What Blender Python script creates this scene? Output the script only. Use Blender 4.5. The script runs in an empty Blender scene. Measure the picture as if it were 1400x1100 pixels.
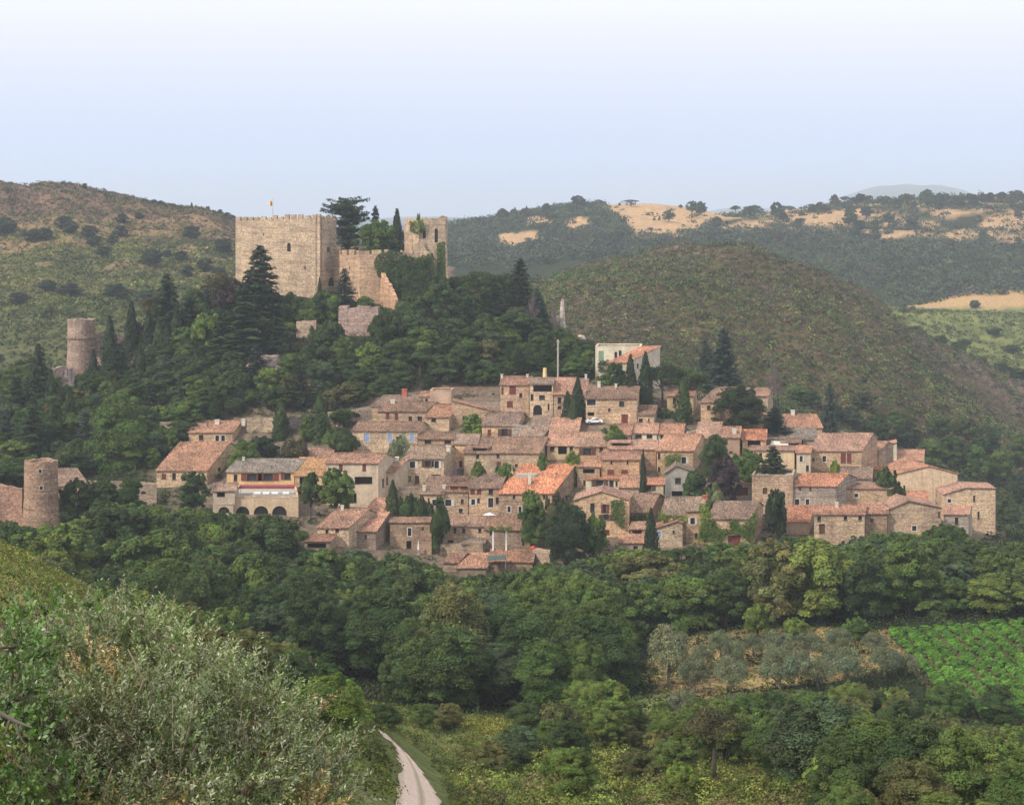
import bpy, math, random
import numpy as np
from mathutils import Vector
R = math.radians
F, CX, HY = 2400.0, 700.0, 300.0          # focal length, centre column, horizon row of the survey
rnd = random.Random(7)
SC = bpy.context.scene
COL = SC.collection

def P(px, py, D):
    return ((px-CX)/F*D, D, (HY-py)/F*D)

# ------------------------------------------------------------------ objects
def tag(o, label=None, cat=None, group=None, kind=None):
    if label: o['label'] = label
    if cat: o['category'] = cat
    if group: o['group'] = group
    if kind: o['kind'] = kind
    return o

def empty(name, loc, label=None, cat=None, group=None, rz=0.0, sc=(1, 1, 1)):
    o = bpy.data.objects.new(name, None)
    o.empty_display_size = 0.5
    o.location = loc; o.rotation_euler = (0, 0, rz); o.scale = sc
    COL.objects.link(o)
    return tag(o, label, cat, group)

def child(name, mesh, parent, color=None, loc=(0, 0, 0)):
    o = bpy.data.objects.new(name, mesh)
    COL.objects.link(o); o.parent = parent; o.location = loc
    if color: o.color = (*color, 1)
    return o

class MB:
    """collects faces; build() links them as one mesh object"""
    def __init__(s): s.v = []; s.f = []
    def poly(s, pts):
        i = len(s.v); s.v += [tuple(p) for p in pts]; s.f.append(tuple(range(i, i+len(pts))))
    def hexa(s, p):                      # p: 4 bottom + 4 top corners
        i = len(s.v); s.v += [tuple(q) for q in p]
        for f in ((3,2,1,0),(4,5,6,7),(0,1,5,4),(1,2,6,5),(2,3,7,6),(3,0,4,7)):
            s.f.append(tuple(i+k for k in f))
    def box(s, x0, x1, y0, y1, z0, z1):
        s.hexa([(x0,y0,z0),(x1,y0,z0),(x1,y1,z0),(x0,y1,z0),(x0,y0,z1),(x1,y0,z1),(x1,y1,z1),(x0,y1,z1)])
    def obar(s, a, b, ax, n, w, t):
        """bar from a to b (points), ax = width dir, n = thickness dir"""
        a, b, ax, n = Vector(a), Vector(b), Vector(ax)*w/2, Vector(n)*t
        s.hexa([a-ax, a+ax, a+ax+n, a-ax+n, b-ax, b+ax, b+ax+n, b-ax+n])
    def tube(s, pts, rad, seg=6):
        rings = []
        n = len(pts)
        for k, p in enumerate(pts):
            p = Vector(p)
            d = (Vector(pts[min(k+1, n-1)])-Vector(pts[max(k-1, 0)]))
            if d.length < 1e-6: d = Vector((0, 0, 1))
            d.normalize()
            u = d.orthogonal().normalized(); w = d.cross(u)
            r = rad[k] if isinstance(rad, (list, tuple)) else rad
            base = len(s.v)
            for q in range(seg):
                t = q/seg*2*math.pi
                s.v.append(tuple(p+u*math.cos(t)*r+w*math.sin(t)*r))
            rings.append(base)
        for k in range(n-1):
            for q in range(seg):
                a, b = rings[k]+q, rings[k]+(q+1) % seg
                c, d2 = rings[k+1]+(q+1) % seg, rings[k+1]+q
                s.f.append((a, b, c, d2))
        s.f.append(tuple(rings[0]+q for q in reversed(range(seg))))
        s.f.append(tuple(rings[-1]+q for q in range(seg)))
    def cyl(s, x, y, z0, z1, r0, r1=None, seg=12):
        s.tube([(x, y, z0), (x, y, z1)], [r0, r0 if r1 is None else r1], seg)
    def mesh(s, name, mat):
        m = bpy.data.meshes.new(name); m.from_pydata(s.v, [], s.f)
        if mat: m.materials.append(mat)
        m.update(); return m
    def build(s, name, mat, parent=None, color=None, smooth=False):
        m = s.mesh(name, mat)
        if smooth:
            m.polygons.foreach_set('use_smooth', [True]*len(m.polygons))
        o = bpy.data.objects.new(name, m); COL.objects.link(o)
        if parent: o.parent = parent
        if color: o.color = (*color, 1)
        return o

def quad_mesh(name, verts, mat, cols=None, tri=False):
    """verts (n*4,3) numpy -> mesh of n quads, cols per vertex (n*4,3)"""
    k = 3 if tri else 4
    n = len(verts)//k
    m = bpy.data.meshes.new(name)
    m.vertices.add(n*k); m.vertices.foreach_set('co', verts.astype(np.float32).ravel())
    m.loops.add(n*k); m.loops.foreach_set('vertex_index', np.arange(n*k, dtype=np.int32))
    m.polygons.add(n); m.polygons.foreach_set('loop_start', np.arange(0, n*k, k, dtype=np.int32))
    m.polygons.foreach_set('loop_total', np.full(n, k, dtype=np.int32))
    if cols is not None:
        a = m.color_attributes.new('tint', 'FLOAT_COLOR', 'POINT')
        c = np.ones((n*k, 4), np.float32); c[:, :3] = cols
        a.data.foreach_set('color', c.ravel())
    if mat: m.materials.append(mat)
    m.update(); m.validate()
    return m

# ------------------------------------------------------------------ noise
_T = np.random.RandomState(3).rand(256, 256)
def vnoise(x, y, seed=0):
    x = np.asarray(x, float)+seed*17.3; y = np.asarray(y, float)+seed*9.7
    xi = np.floor(x).astype(int); yi = np.floor(y).astype(int)
    fx = x-xi; fy = y-yi; fx = fx*fx*(3-2*fx); fy = fy*fy*(3-2*fy)
    a = _T[xi & 255, yi & 255]; b = _T[(xi+1) & 255, yi & 255]
    c = _T[xi & 255, (yi+1) & 255]; d = _T[(xi+1) & 255, (yi+1) & 255]
    return a*(1-fx)*(1-fy)+b*fx*(1-fy)+c*(1-fx)*fy+d*fx*fy
def fbm(x, y, o=4, seed=0):
    s = 0; a = .5; t = 0
    for k in range(o):
        s = s+a*vnoise(np.asarray(x)*2**k, np.asarray(y)*2**k, seed+k); t += a; a *= .5
    return s/t

# ------------------------------------------------------------------ materials
class NT:
    def __init__(s, name):
        s.m = bpy.data.materials.new(name); s.m.use_nodes = True
        s.t = s.m.node_tree; s.t.nodes.clear()
    def n(s, ty, **kw):
        d = s.t.nodes.new(ty)
        for k, v in kw.items():
            if k == 'inp':
                for a, b in v.items(): d.inputs[a].default_value = b
            else: setattr(d, k, v)
        return d
    def l(s, a, b): s.t.links.new(a, b)
    def out(s, sh):
        o = s.n('ShaderNodeOutputMaterial'); s.l(sh, o.inputs['Surface'])
        return s.m
    def noise(s, vec, scale, detail=4, rough=.6):
        d = s.n('ShaderNodeTexNoise', inp={'Scale': scale, 'Detail': detail, 'Roughness': rough})
        if vec is not None: s.l(vec, d.inputs['Vector'])
        return d
    def ramp(s, fac, stops):
        d = s.n('ShaderNodeValToRGB')
        e = d.color_ramp.elements
        while len(e) < len(stops): e.new(.5)
        for k, (p, c) in enumerate(stops):
            e[k].position = p; e[k].color = (c, c, c, 1) if isinstance(c, (int, float)) else (*c, 1)
        s.l(fac, d.inputs[0]); return d.outputs[0]
    def mix(s, fac, a, b, mode='MIX'):
        d = s.n('ShaderNodeMix', data_type='RGBA', blend_type=mode)
        for i, v in ((0, fac), (6, a), (7, b)):
            if isinstance(v, bpy.types.NodeSocket): s.l(v, d.inputs[i])
            elif isinstance(v, (int, float)): d.inputs[i].default_value = v
            else: d.inputs[i].default_value = (*v, 1)
        return d.outputs[2]
    def bump(s, h, strength, dist=.05):
        b = s.n('ShaderNodeBump', inp={'Strength': strength, 'Distance': dist}); s.l(h, b.inputs['Height'])
        return b.outputs[0]
    def bsdf(s, col, rough=.9, normal=None, spec=.2):
        d = s.n('ShaderNodeBsdfPrincipled', inp={'Roughness': rough, 'Specular IOR Level': spec})
        if isinstance(col, bpy.types.NodeSocket): s.l(col, d.inputs['Base Color'])
        else: d.inputs['Base Color'].default_value = (*col, 1)
        if normal: s.l(normal, d.inputs['Normal'])
        return d.outputs[0]
    def pos(s): return s.n('ShaderNodeNewGeometry').outputs['Position']

def plain(name, col, rough=.8, var=.15):
    t = NT(name); p = t.pos()
    c = t.mix(t.ramp(t.noise(p, 1.5).outputs[0], [(.3, 0), (.7, 1)]), tuple(v*(1-var) for v in col), tuple(min(1, v*(1+var)) for v in col))
    return t.out(t.bsdf(c, rough))

def m_stone(name, cell=3.3, contrast=1.0):
    """rubble masonry; tint comes from the object colour"""
    t = NT(name); p = t.pos(); oi = t.n('ShaderNodeObjectInfo')
    mp = t.n('ShaderNodeMapping'); mp.inputs['Scale'].default_value = (cell, cell, cell*1.5); t.l(p, mp.inputs[0])
    wob = t.noise(p, 1.2, 2)
    vec = t.n('ShaderNodeVectorMath', operation='ADD'); t.l(mp.outputs[0], vec.inputs[0])
    sc = t.n('ShaderNodeVectorMath', operation='SCALE'); sc.inputs[3].default_value = .7
    t.l(wob.outputs[1], sc.inputs[0]); t.l(sc.outputs[0], vec.inputs[1])
    v = t.n('ShaderNodeTexVoronoi'); v.inputs['Scale'].default_value = 1; t.l(vec.outputs[0], v.inputs['Vector'])
    v2 = t.n('ShaderNodeTexVoronoi', feature='DISTANCE_TO_EDGE'); v2.inputs['Scale'].default_value = 1; t.l(vec.outputs[0], v2.inputs['Vector'])
    sep = t.n('ShaderNodeSeparateColor'); t.l(v.outputs['Color'], sep.inputs[0])
    cell_c = t.ramp(sep.outputs[0], [(0, (.55, .50, .50)), (.35, (.86, .83, .80)), (.75, (1.08, 1.04, 1.0)), (1, (1.38, 1.30, 1.2))])
    big = t.ramp(t.noise(p, .22, 5, .65).outputs[0], [(.3, (.62, .60, .62)), (.52, (1., .98, .96)), (.72, (1.25, 1.2, 1.08))])
    c = t.mix(1.0, oi.outputs['Color'], cell_c, 'MULTIPLY')
    c = t.mix(1.0, c, big, 'MULTIPLY')
    mc = t.n('ShaderNodeMapping'); mc.inputs['Scale'].default_value = (.12, .12, 1.9); t.l(p, mc.inputs[0])
    c = t.mix(.75, c, t.mix(1.0, c, t.ramp(t.noise(mc.outputs[0], 1.0, 3).outputs[0], [(.38, (.68, .66, .66)), (.5, (1, 1, 1)), (.66, (1.2, 1.16, 1.1))]), 'MULTIPLY'))
    pk = t.ramp(t.noise(p, .9, 6, .8).outputs[0], [(.30, .75), (.40, 0)])
    c = t.mix(pk, c, t.mix(1.0, c, (.45, .43, .43), 'MULTIPLY'))
    mort = t.ramp(v2.outputs[0], [(0, 1), (.10, 0)])
    mm = t.n('ShaderNodeMath', operation='MULTIPLY'); t.l(mort, mm.inputs[0]); mm.inputs[1].default_value = .6
    c = t.mix(mm.outputs[0], c, t.mix(1.0, oi.outputs['Color'], (.95, .9, .82), 'MULTIPLY'))
    # weather streaks running down
    ms = t.n('ShaderNodeMapping'); ms.inputs['Scale'].default_value = (1.3, 1.3, .12); t.l(p, ms.inputs[0])
    st = t.ramp(t.noise(ms.outputs[0], .8, 3).outputs[0], [(.52, 0), (.75, .55)])
    c = t.mix(st, c, t.mix(1.0, c, (.55, .52, .52), 'MULTIPLY'))
    nb = t.noise(p, 3.5, 4)
    b = t.bump(t.mix(.5, v2.outputs[0], nb.outputs[0]), .6*contrast, .12)
    return t.out(t.bsdf(c, .95, b, .1))

def m_plaster(name):
    t = NT(name); p = t.pos(); oi = t.n('ShaderNodeObjectInfo')
    n1 = t.ramp(t.noise(p, .5, 5, .7).outputs[0], [(.3, (.72, .7, .68)), (.6, (1.05, 1.03, 1.0))])
    n2 = t.ramp(t.noise(p, 3, 5, .7).outputs[0], [(.35, (.75, .74, .72)), (.55, (1., 1., 1.))])
    c = t.mix(1.0, t.mix(1.0, oi.outputs['Color'], n1, 'MULTIPLY'), n2, 'MULTIPLY')
    ms = t.n('ShaderNodeMapping'); ms.inputs['Scale'].default_value = (1.6, 1.6, .1); t.l(p, ms.inputs[0])
    st = t.ramp(t.noise(ms.outputs[0], 1, 3).outputs[0], [(.5, 0), (.8, .6)])
    c = t.mix(st, c, t.mix(1.0, c, (.6, .55, .5), 'MULTIPLY'))
    return t.out(t.bsdf(c, .9, t.bump(t.noise(p, 5).outputs[0], .3)))

def m_tile(name):
    """old canal tiles, courses run down the slope"""
    t = NT(name); p = t.pos(); oi = t.n('ShaderNodeObjectInfo')
    mp = t.n('ShaderNodeMapping'); mp.inputs['Scale'].default_value = (5.0, 2.2, 2.2); t.l(p, mp.inputs[0])
    v = t.n('ShaderNodeTexVoronoi'); v.inputs['Scale'].default_value = 1; v.inputs['Randomness'].default_value = .8
    t.l(mp.outputs[0], v.inputs['Vector'])
    sep = t.n('ShaderNodeSeparateColor'); t.l(v.outputs['Color'], sep.inputs[0])
    cc = t.ramp(sep.outputs[1], [(0, (.5, .45, .45)), (.4, (.9, .86, .84)), (.8, (1.15, 1.12, 1.08)), (1, (1.6, 1.45, 1.3))])
    big = t.ramp(t.noise(p, .35, 5, .7).outputs[0], [(.3, (.6, .62, .62)), (.5, (1, 1, 1)), (.7, (1.25, 1.15, 1.08))])
    c = t.mix(1.0, t.mix(1.0, oi.outputs['Color'], cc, 'MULTIPLY'), big, 'MULTIPLY')
    li = t.ramp(t.noise(p, .9, 6, .75).outputs[0], [(.56, 0), (.72, .55)])
    c = t.mix(li, c, (.33, .28, .20))
    sm = t.ramp(t.noise(p, .16, 4, .6).outputs[0], [(.45, 0), (.62, .6)])
    c = t.mix(sm, c, t.mix(1.0, c, (.62, .64, .66), 'MULTIPLY'))
    w = t.n('ShaderNodeTexWave', bands_direction='X', inp={'Scale': 1.1, 'Distortion': .6, 'Detail': 1}); t.l(p, w.inputs['Vector'])
    dk = t.ramp(w.outputs[0], [(0, (.62, .6, .6)), (.5, (1.05, 1.05, 1.05))])
    c = t.mix(.8, c, t.mix(1.0, c, dk, 'MULTIPLY'))
    b = t.bump(w.outputs[0], .8, .12)
    return t.out(t.bsdf(c, .9, b, .1))

def m_leaf(name, trans=.25, rough=.7, spec=.15, var=.35):
    """foliage: object colour x vertex tint x noise"""
    t = NT(name); p = t.pos(); oi = t.n('ShaderNodeObjectInfo')
    at = t.n('ShaderNodeAttribute', attribute_name='tint')
    c = t.mix(1.0, oi.outputs['Color'], at.outputs['Color'], 'MULTIPLY')
    nz = t.ramp(t.noise(p, .45, 3).outputs[0], [(.3, (1-var, 1-var, 1-var)), (.7, (1+var, 1+var*.9, 1+var*.5))])
    c = t.mix(1.0, c, nz, 'MULTIPLY')
    d = t.bsdf(c, rough, None, spec)
    tr = t.n('ShaderNodeBsdfTranslucent')
    t.l(t.mix(1.0, c, (1.15, 1.2, .7), 'MULTIPLY'), tr.inputs[0])
    mx = t.n('ShaderNodeMixShader'); mx.inputs[0].default_value = trans
    t.l(d, mx.inputs[1]); t.l(tr.outputs[0], mx.inputs[2])
    return t.out(mx.outputs[0])

M = {
 'stone': m_stone('rubble_stone'), 'castle': m_stone('castle_stone', 2.6, 1.2), 'plaster': m_plaster('lime_plaster'),
 'tile': m_tile('canal_tile'), 'leaf': m_leaf('foliage'), 'olive': m_leaf('olive_foliage', .15, .5, .4, .2),
 'scrub': m_leaf('scrub_foliage', .1, .9, .05, .25),
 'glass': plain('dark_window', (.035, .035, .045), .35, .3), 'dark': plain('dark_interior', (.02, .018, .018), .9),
 'wood': plain('brown_wood', (.11, .06, .04), .7), 'redwood': plain('red_brown_paint', (.17, .045, .035), .7),
 'blue': plain('pale_blue_paint', (.27, .36, .56), .6), 'green': plain('faded_green_paint', (.22, .32, .22), .7),
 'lime': plain('limewash', (.62, .56, .47), .9), 'white': plain('white_paint', (.8, .8, .8), .6, .05),
 'bark': plain('bark', (.09, .07, .055), .95, .4), 'greybark': plain('grey_bark', (.19, .16, .13), .95, .4),
 'twig': plain('dry_twig', (.30, .22, .16), .95, .4), 'purpletwig': plain('purple_grey_twig', (.17, .125, .13), .95, .3),
 'rock': m_stone('bare_rock', .7, 1.5), 'awning': plain('dark_red_awning', (.26, .05, .06), .7),
 'metal': plain('grey_metal', (.35, .36, .37), .4), 'tyre': plain('tyre_rubber', (.03, .03, .03), .8),
 'brick': plain('red_brick', (.42, .13, .08), .9, .3), 'slab': plain('pale_slab', (.42, .37, .31), .95, .2),
 'yellow': plain('pale_yellow_cloth', (.78, .55, .28), .8), 'red': plain('red_cloth', (.5, .07, .05), .8),
 'tealglass': plain('green_glass', (.045, .09, .08), .3),
}
# ------------------------------------------------------------------ the land
KN = [-900, -500, -100, 0, 100, 200, 300, 400, 500, 600, 700, 800, 900, 1000, 1100, 1200, 1300, 1400, 1500, 1900, 2300]
def zrow(D, z): return [300-z*F/D]*len(KN)
ROWS = [
 (1.5, zrow(1.5, -1.9)), (8, zrow(8, -4.9)), (15, zrow(15, -8.0)), (30, zrow(30, -13.4)),
 (60, [700, 740, 830, 870, 940, 1010, 1090, 1170]+[1260]*13),
 (100, [520, 600, 705, 745, 800, 872, 945, 1010, 1080, 1150, 1190]+[1200]*10),
 (150, [560, 660, 770, 800, 825, 850, 872, 898, 985, 1095, 1085, 1080, 1085, 1090, 1085, 1085, 1085, 1085, 1080, 1080, 1080]),
 (200, [640, 740, 840, 880, 892, 905, 925, 945, 965, 1005, 1010, 1015, 1030, 1040, 1050, 1060, 1065, 1070, 1070, 1070, 1070]),
 (250, [700, 800, 900, 920, 930, 938, 942, 945, 950, 955, 952, 945, 930, 925, 922, 940, 955, 960, 960, 960, 960]),
 (290, [700, 780, 850, 865, 872, 880, 890, 898, 905, 908, 902, 892, 882, 872, 867, 864, 860, 857, 856, 850, 850]),
 (330, [660, 710, 765, 782, 795, 805, 815, 825, 838, 845, 845, 840, 838, 835, 832, 830, 830, 828, 828, 828, 828]),
 (360, [620, 660, 720, 738, 735, 735, 735, 742, 765, 792, 788, 775, 768, 762, 758, 756, 758, 768, 778, 800, 810]),
 (400, [560, 600, 660, 680, 676, 668, 664, 660, 662, 662, 658, 652, 655, 660, 668, 688, 712, 742, 762, 790, 800]),
 (430, [520, 555, 600, 618, 608, 596, 584, 578, 578, 572, 562, 560, 566, 582, 606, 648, 694, 738, 765, 790, 790]),
 (460, [500, 530, 560, 562, 545, 520, 498, 490, 490, 490, 490, 500, 522, 548, 592, 650, 705, 740, 765, 785, 780]),
 (500, [500, 520, 540, 535, 508, 462, 424, 407, 408, 408, 432, 470, 512, 550, 605, 665, 715, 742, 760, 770, 765]),
 (530, [505, 520, 542, 535, 502, 455, 402, 384, 376, 390, 422, 470, 518, 556, 612, 670, 715, 735, 750, 755, 750]),
 (600, [500, 520, 560, 560, 545, 510, 480, 470, 470, 470, 478, 490, 505, 530, 565, 612, 660, 700, 720, 720, 710]),
 (700, [400, 430, 440, 438, 428, 420, 418, 420, 430, 430, 418, 396, 382, 388, 418, 472, 545, 610, 640, 640, 620]),
 (780, [350, 375, 388, 388, 376, 370, 370, 372, 380, 392, 390, 355, 341, 346, 374, 417, 495, 574, 600, 590, 570]),
 (900, [290, 310, 317, 318, 312, 319, 332, 348, 366, 390, 405, 372, 366, 380, 435, 462, 478, 505, 525, 530, 520]),
 (1000, [240, 255, 262, 262, 269, 281, 298, 322, 348, 378, 402, 398, 400, 410, 432, 434, 442, 456, 470, 475, 470]),
 (1150, [260, 270, 285, 290, 300, 312, 330, 345, 355, 368, 376, 362, 368, 390, 412, 418, 418, 412, 415, 420, 415]),
 (1400, [270, 280, 300, 305, 310, 318, 326, 332, 340, 344, 332, 318, 326, 336, 348, 345, 345, 345, 340, 340, 335]),
 (1700, [270, 285, 300, 305, 310, 315, 322, 326, 325, 320, 300, 281, 280, 290, 289, 281, 271, 276, 270, 262, 260]),
 (2100, [300, 305, 312, 315, 318, 320, 322, 325, 325, 322, 312, 302, 300, 305, 305, 300, 296, 298, 295, 290, 288]),
 (4000, [312]*21),
 (11000, [292, 300, 306, 306, 304, 303, 302, 302, 299, 296, 300, 298, 302, 284, 288, 254, 256, 290, 300, 302, 300]),
 (12500, [302, 302, 304, 304, 303, 303, 302, 302, 300, 300, 301, 302, 302, 300, 300, 300, 300, 302, 303, 303, 303]),
 (15000, [303]*21),
]
TPX = np.arange(-900, 2301, 10.0)
RD = np.array([r[0] for r in ROWS])
RZ = np.array([[(HY-v)/F*r[0] for v in np.interp(TPX, KN, r[1])] for r in ROWS])     # rows x cols
# smooth across columns
ker = np.array([1, 2, 3, 4, 3, 2, 1.]); ker /= ker.sum()
RZ = np.array([np.convolve(np.pad(r, 3, mode='edge'), ker, mode='valid') for r in RZ])
# monotone cubic in depth
def pchip(xk, yk, x):
    h = np.diff(xk)[:, None]; d = np.diff(yk, axis=0)/h
    m = np.zeros_like(yk); m[0] = d[0]; m[-1] = d[-1]
    same = d[:-1]*d[1:] > 0
    w1 = 2*h[1:]+h[:-1]; w2 = h[1:]+2*h[:-1]
    with np.errstate(divide='ignore', invalid='ignore'):
        hm = (w1+w2)/(w1/d[:-1]+w2/d[1:])
    m[1:-1] = np.where(same, hm, 0)
    i = np.clip(np.searchsorted(xk, x, side='right')-1, 0, len(xk)-2)
    t = ((x-xk[i])/(xk[i+1]-xk[i]))[:, None]; hh = (xk[i+1]-xk[i])[:, None]
    return ((2*t**3-3*t**2+1)*yk[i]+(t**3-2*t**2+t)*hh*m[i]+(-2*t**3+3*t**2)*yk[i+1]+(t**3-t**2)*hh*m[i+1])
DL = [1.5]
while DL[-1] < 15000:
    d = DL[-1]; DL.append(d*(1.03 if d < 60 else 1.008 if d < 2000 else 1.03))
DG = np.array(DL); DG = DG[DG <= 15000]
ZT = pchip(RD, RZ, DG)                        # (len(DG), len(TPX))
def relief(x, D):
    amp = np.clip((D-60)/500, .15, 1.0)
    far = np.clip((D-560)/300, 0, 1)
    n = (fbm(x/22, D/22, 4, 5)-.5)*2.2*amp
    n = n+(fbm(x/90, D/90, 3, 2)-.5)*20*far+(np.abs(fbm(x/38+D/160, D/150, 3, 12)-.5)-.12)*24*far*(D < 1000)*np.clip(1.4-D/1500, 0, 1)
    return n
def hz(x, D):
    """ground height at x, depth D (arrays or floats)"""
    x = np.asarray(x, float); D = np.asarray(D, float)
    px = CX+F*x/D
    i = np.clip(np.searchsorted(DG, D, side='right')-1, 0, len(DG)-2)
    t = (D-DG[i])/(DG[i+1]-DG[i])
    c = np.clip((px+900)/10, 0, len(TPX)-1.001); ci = c.astype(int); f = c-ci
    z0 = ZT[i, ci]*(1-f)+ZT[i, ci+1]*f; z1 = ZT[i+1, ci]*(1-f)+ZT[i+1, ci+1]*f
    return z0*(1-t)+z1*t+relief(x, D)
def hpy(px, D): 
    x = (px-CX)/F*D
    return HY-hz(x, D)*F/D
def ground(px, py, dmin=60., dmax=2500.):
    """depth where the sight line through (px,py) meets the ground"""
    Ds = np.arange(dmin, dmax, 1.0)
    g = hpy(np.full(len(Ds), float(px)), Ds)
    k = np.argmax(g <= py)
    if g[k] > py: return dmax
    if k == 0: return dmin
    a, b = g[k-1], g[k]
    return float(Ds[k-1]+(a-py)/(a-b+1e-9))
def pip(px, py, poly):
    px = np.asarray(px, float); py = np.asarray(py, float)
    ins = np.zeros(px.shape, bool); n = len(poly)
    for k in range(n):
        x0, y0 = poly[k]; x1, y1 = poly[(k+1) % n]
        c = (y0 > py) != (y1 > py)
        with np.errstate(divide='ignore', invalid='ignore'):
            xx = (x1-x0)*(py-y0)/(y1-y0+1e-12)+x0
        ins ^= c & (px < xx)
    return ins

POLY_OLIVE = [(880, 935), (895, 880), (985, 862), (1130, 858), (1245, 866), (1240, 905), (1150, 930), (1050, 938), (960, 965)]
POLY_VINE = [(1212, 866), (1300, 861), (1420, 852), (1560, 850), (1560, 1005), (1340, 985), (1262, 930)]
def smooth(a, b, v): t = np.clip((v-a)/(b-a), 0, 1); return t*t*(3-2*t)
def zones(px, D, x):
    """base colour of the bare soil and short grass"""
    py = hpy(px, D)
    px0, py0 = px, py; px = px+(fbm(px/11, py/5, 3, 71)-.5)*26; py = py+(fbm(px/9, py/4, 3, 72)-.5)*np.where(D > 500, 7, 16)
    n1 = fbm(x/9, D/9, 4, 11)[..., None]; n2 = fbm(x/40, D/40, 4, 21)[..., None]; n3 = fbm(x/3, D/3, 3, 31)[..., None]
    wood = np.array([.028, .036, .016]); dry = np.array([.42, .27, .13]); grass = np.array([.17, .17, .055]); brown = np.array([.15, .085, .06])
    lush = np.array([.09, .12, .035]); rose = np.array([.20, .12, .10])
    c = np.ones(px.shape+(3,))*wood*(0.7+.7*n1)
    def lay(mask, col):
        nonlocal c
        m = np.asarray(mask, float)[..., None]
        c = c*(1-m)+col*m
    # near slope, left and bottom
    lay((D < 240), lush*(.6+.8*n1)+brown*.3*n2+grass*.3*n1)
    lay((D < 170)*smooth(230, 60, px), (grass*1.15*n1*1.3+lush*.5+dry*.28*n2))
    lay(pip(px, py, [(600, 975), (730, 985), (760, 1010), (640, 1000)]), grass*1.4)
    lay(pip(px, py, [(840, 1075), (1060, 1070), (1090, 1130), (820, 1130)])*(D < 190), (dry*.4+grass*.5)*n1*1.6)
    lay((D < 260)*(D > 110)*pip(px, py, [(415, 895), (480, 900), (480, 930), (420, 925)]), dry*.9)
    # village floor
    v = (D > 350+14*(n1[..., 0]*2-.6))*(D < 470)*smooth(190, 240, px+40*(n1[..., 0]-.5))*smooth(1390, 1350, px+40*(n1[..., 0]-.5))*(py > 520)
    lay(v*.8, np.array([.20, .15, .11])*(.6+.8*n1))
    lay(smooth(.56, .68, n1[..., 0])*(D > 420)*(D < 560)*(px < 820)*.6, rose*.8)
    # fields
    lay(pip(px, py, POLY_OLIVE)*(D > 225)*(D < 330), dry*(.1+.2*n1+.3*n3)+brown*.3+grass*.6*n1*1.5)
    lay(pip(px, py, POLY_VINE)*(D > 180)*(D < 330), np.array([.15, .13, .065])*(.7+.6*n3))
    # hills behind
    mid = (D > 560)*(D < 890)
    soil = brown*.55*(1.2*n2)+grass*.35*n1+rose*.22*n3
    lay(mid, soil)
    lay(mid*smooth(700, 760, D)*smooth(.42, .62, n2[..., 0])*smooth(850, 930, px)*.9, np.array([.20, .125, .105])*(.7+.6*n3))
    left = (px < 620)*(D > 620)*(D < 1300)
    lay(left, grass*.75*n1*1.5+brown*.35)
    lay(left*smooth(860, 950, D)*.8, brown*.9+rose*.3*n3)
    lay(left*smooth(900, 760, D)*.8, wood*1.6+grass*.2)
    lay(left*smooth(.52, .64, fbm(x/70+D/50, D/9, 3, 44))*(D < 950)*smooth(740, 800, D)*.8, dry*.5+rose*.3)
    lay((D > 860)*(D <= 1300)*(px > 1000), (grass*.95*n1*1.4+lush*.5))
    lay((D > 1125)*(D < 1215)*(px > 1232)*smooth(424, 418, py), dry*1.0)
    lay((D > 1205)*(D < 2600)*(px > 560), lush*.6*(n2*1.3))
    gold = (dry*.85+rose*.25)*(.75+.6*n3)+brown*.2*n1
    top = [(800, 268), (1010, 280), (1010, 294), (965, 302), (965, 318), (900, 326), (868, 324), (852, 300), (835, 288)]
    lay(pip(px, py, top)*(D > 1250)*(D < 2000), gold)
    lay(smooth(.38, .5, n2[..., 0])*pip(px, py, [(960, 284), (1110, 285), (1220, 276), (1500, 262), (1500, 338), (1250, 330), (1130, 316), (980, 314)])*(D > 1250)*(D < 2000), gold*.92)
    for q in ([(675, 322), (735, 312), (740, 328), (690, 342)], [(718, 298), (752, 294), (752, 306), (716, 310)], [(775, 298), (808, 296), (806, 310), (778, 312)]):
        lay(pip(px, py, q)*(D > 1250)*(D < 1900), gold)
    lay(D > 2600, np.array([.10, .12, .11])*(.8+.4*n2))
    return c

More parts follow.
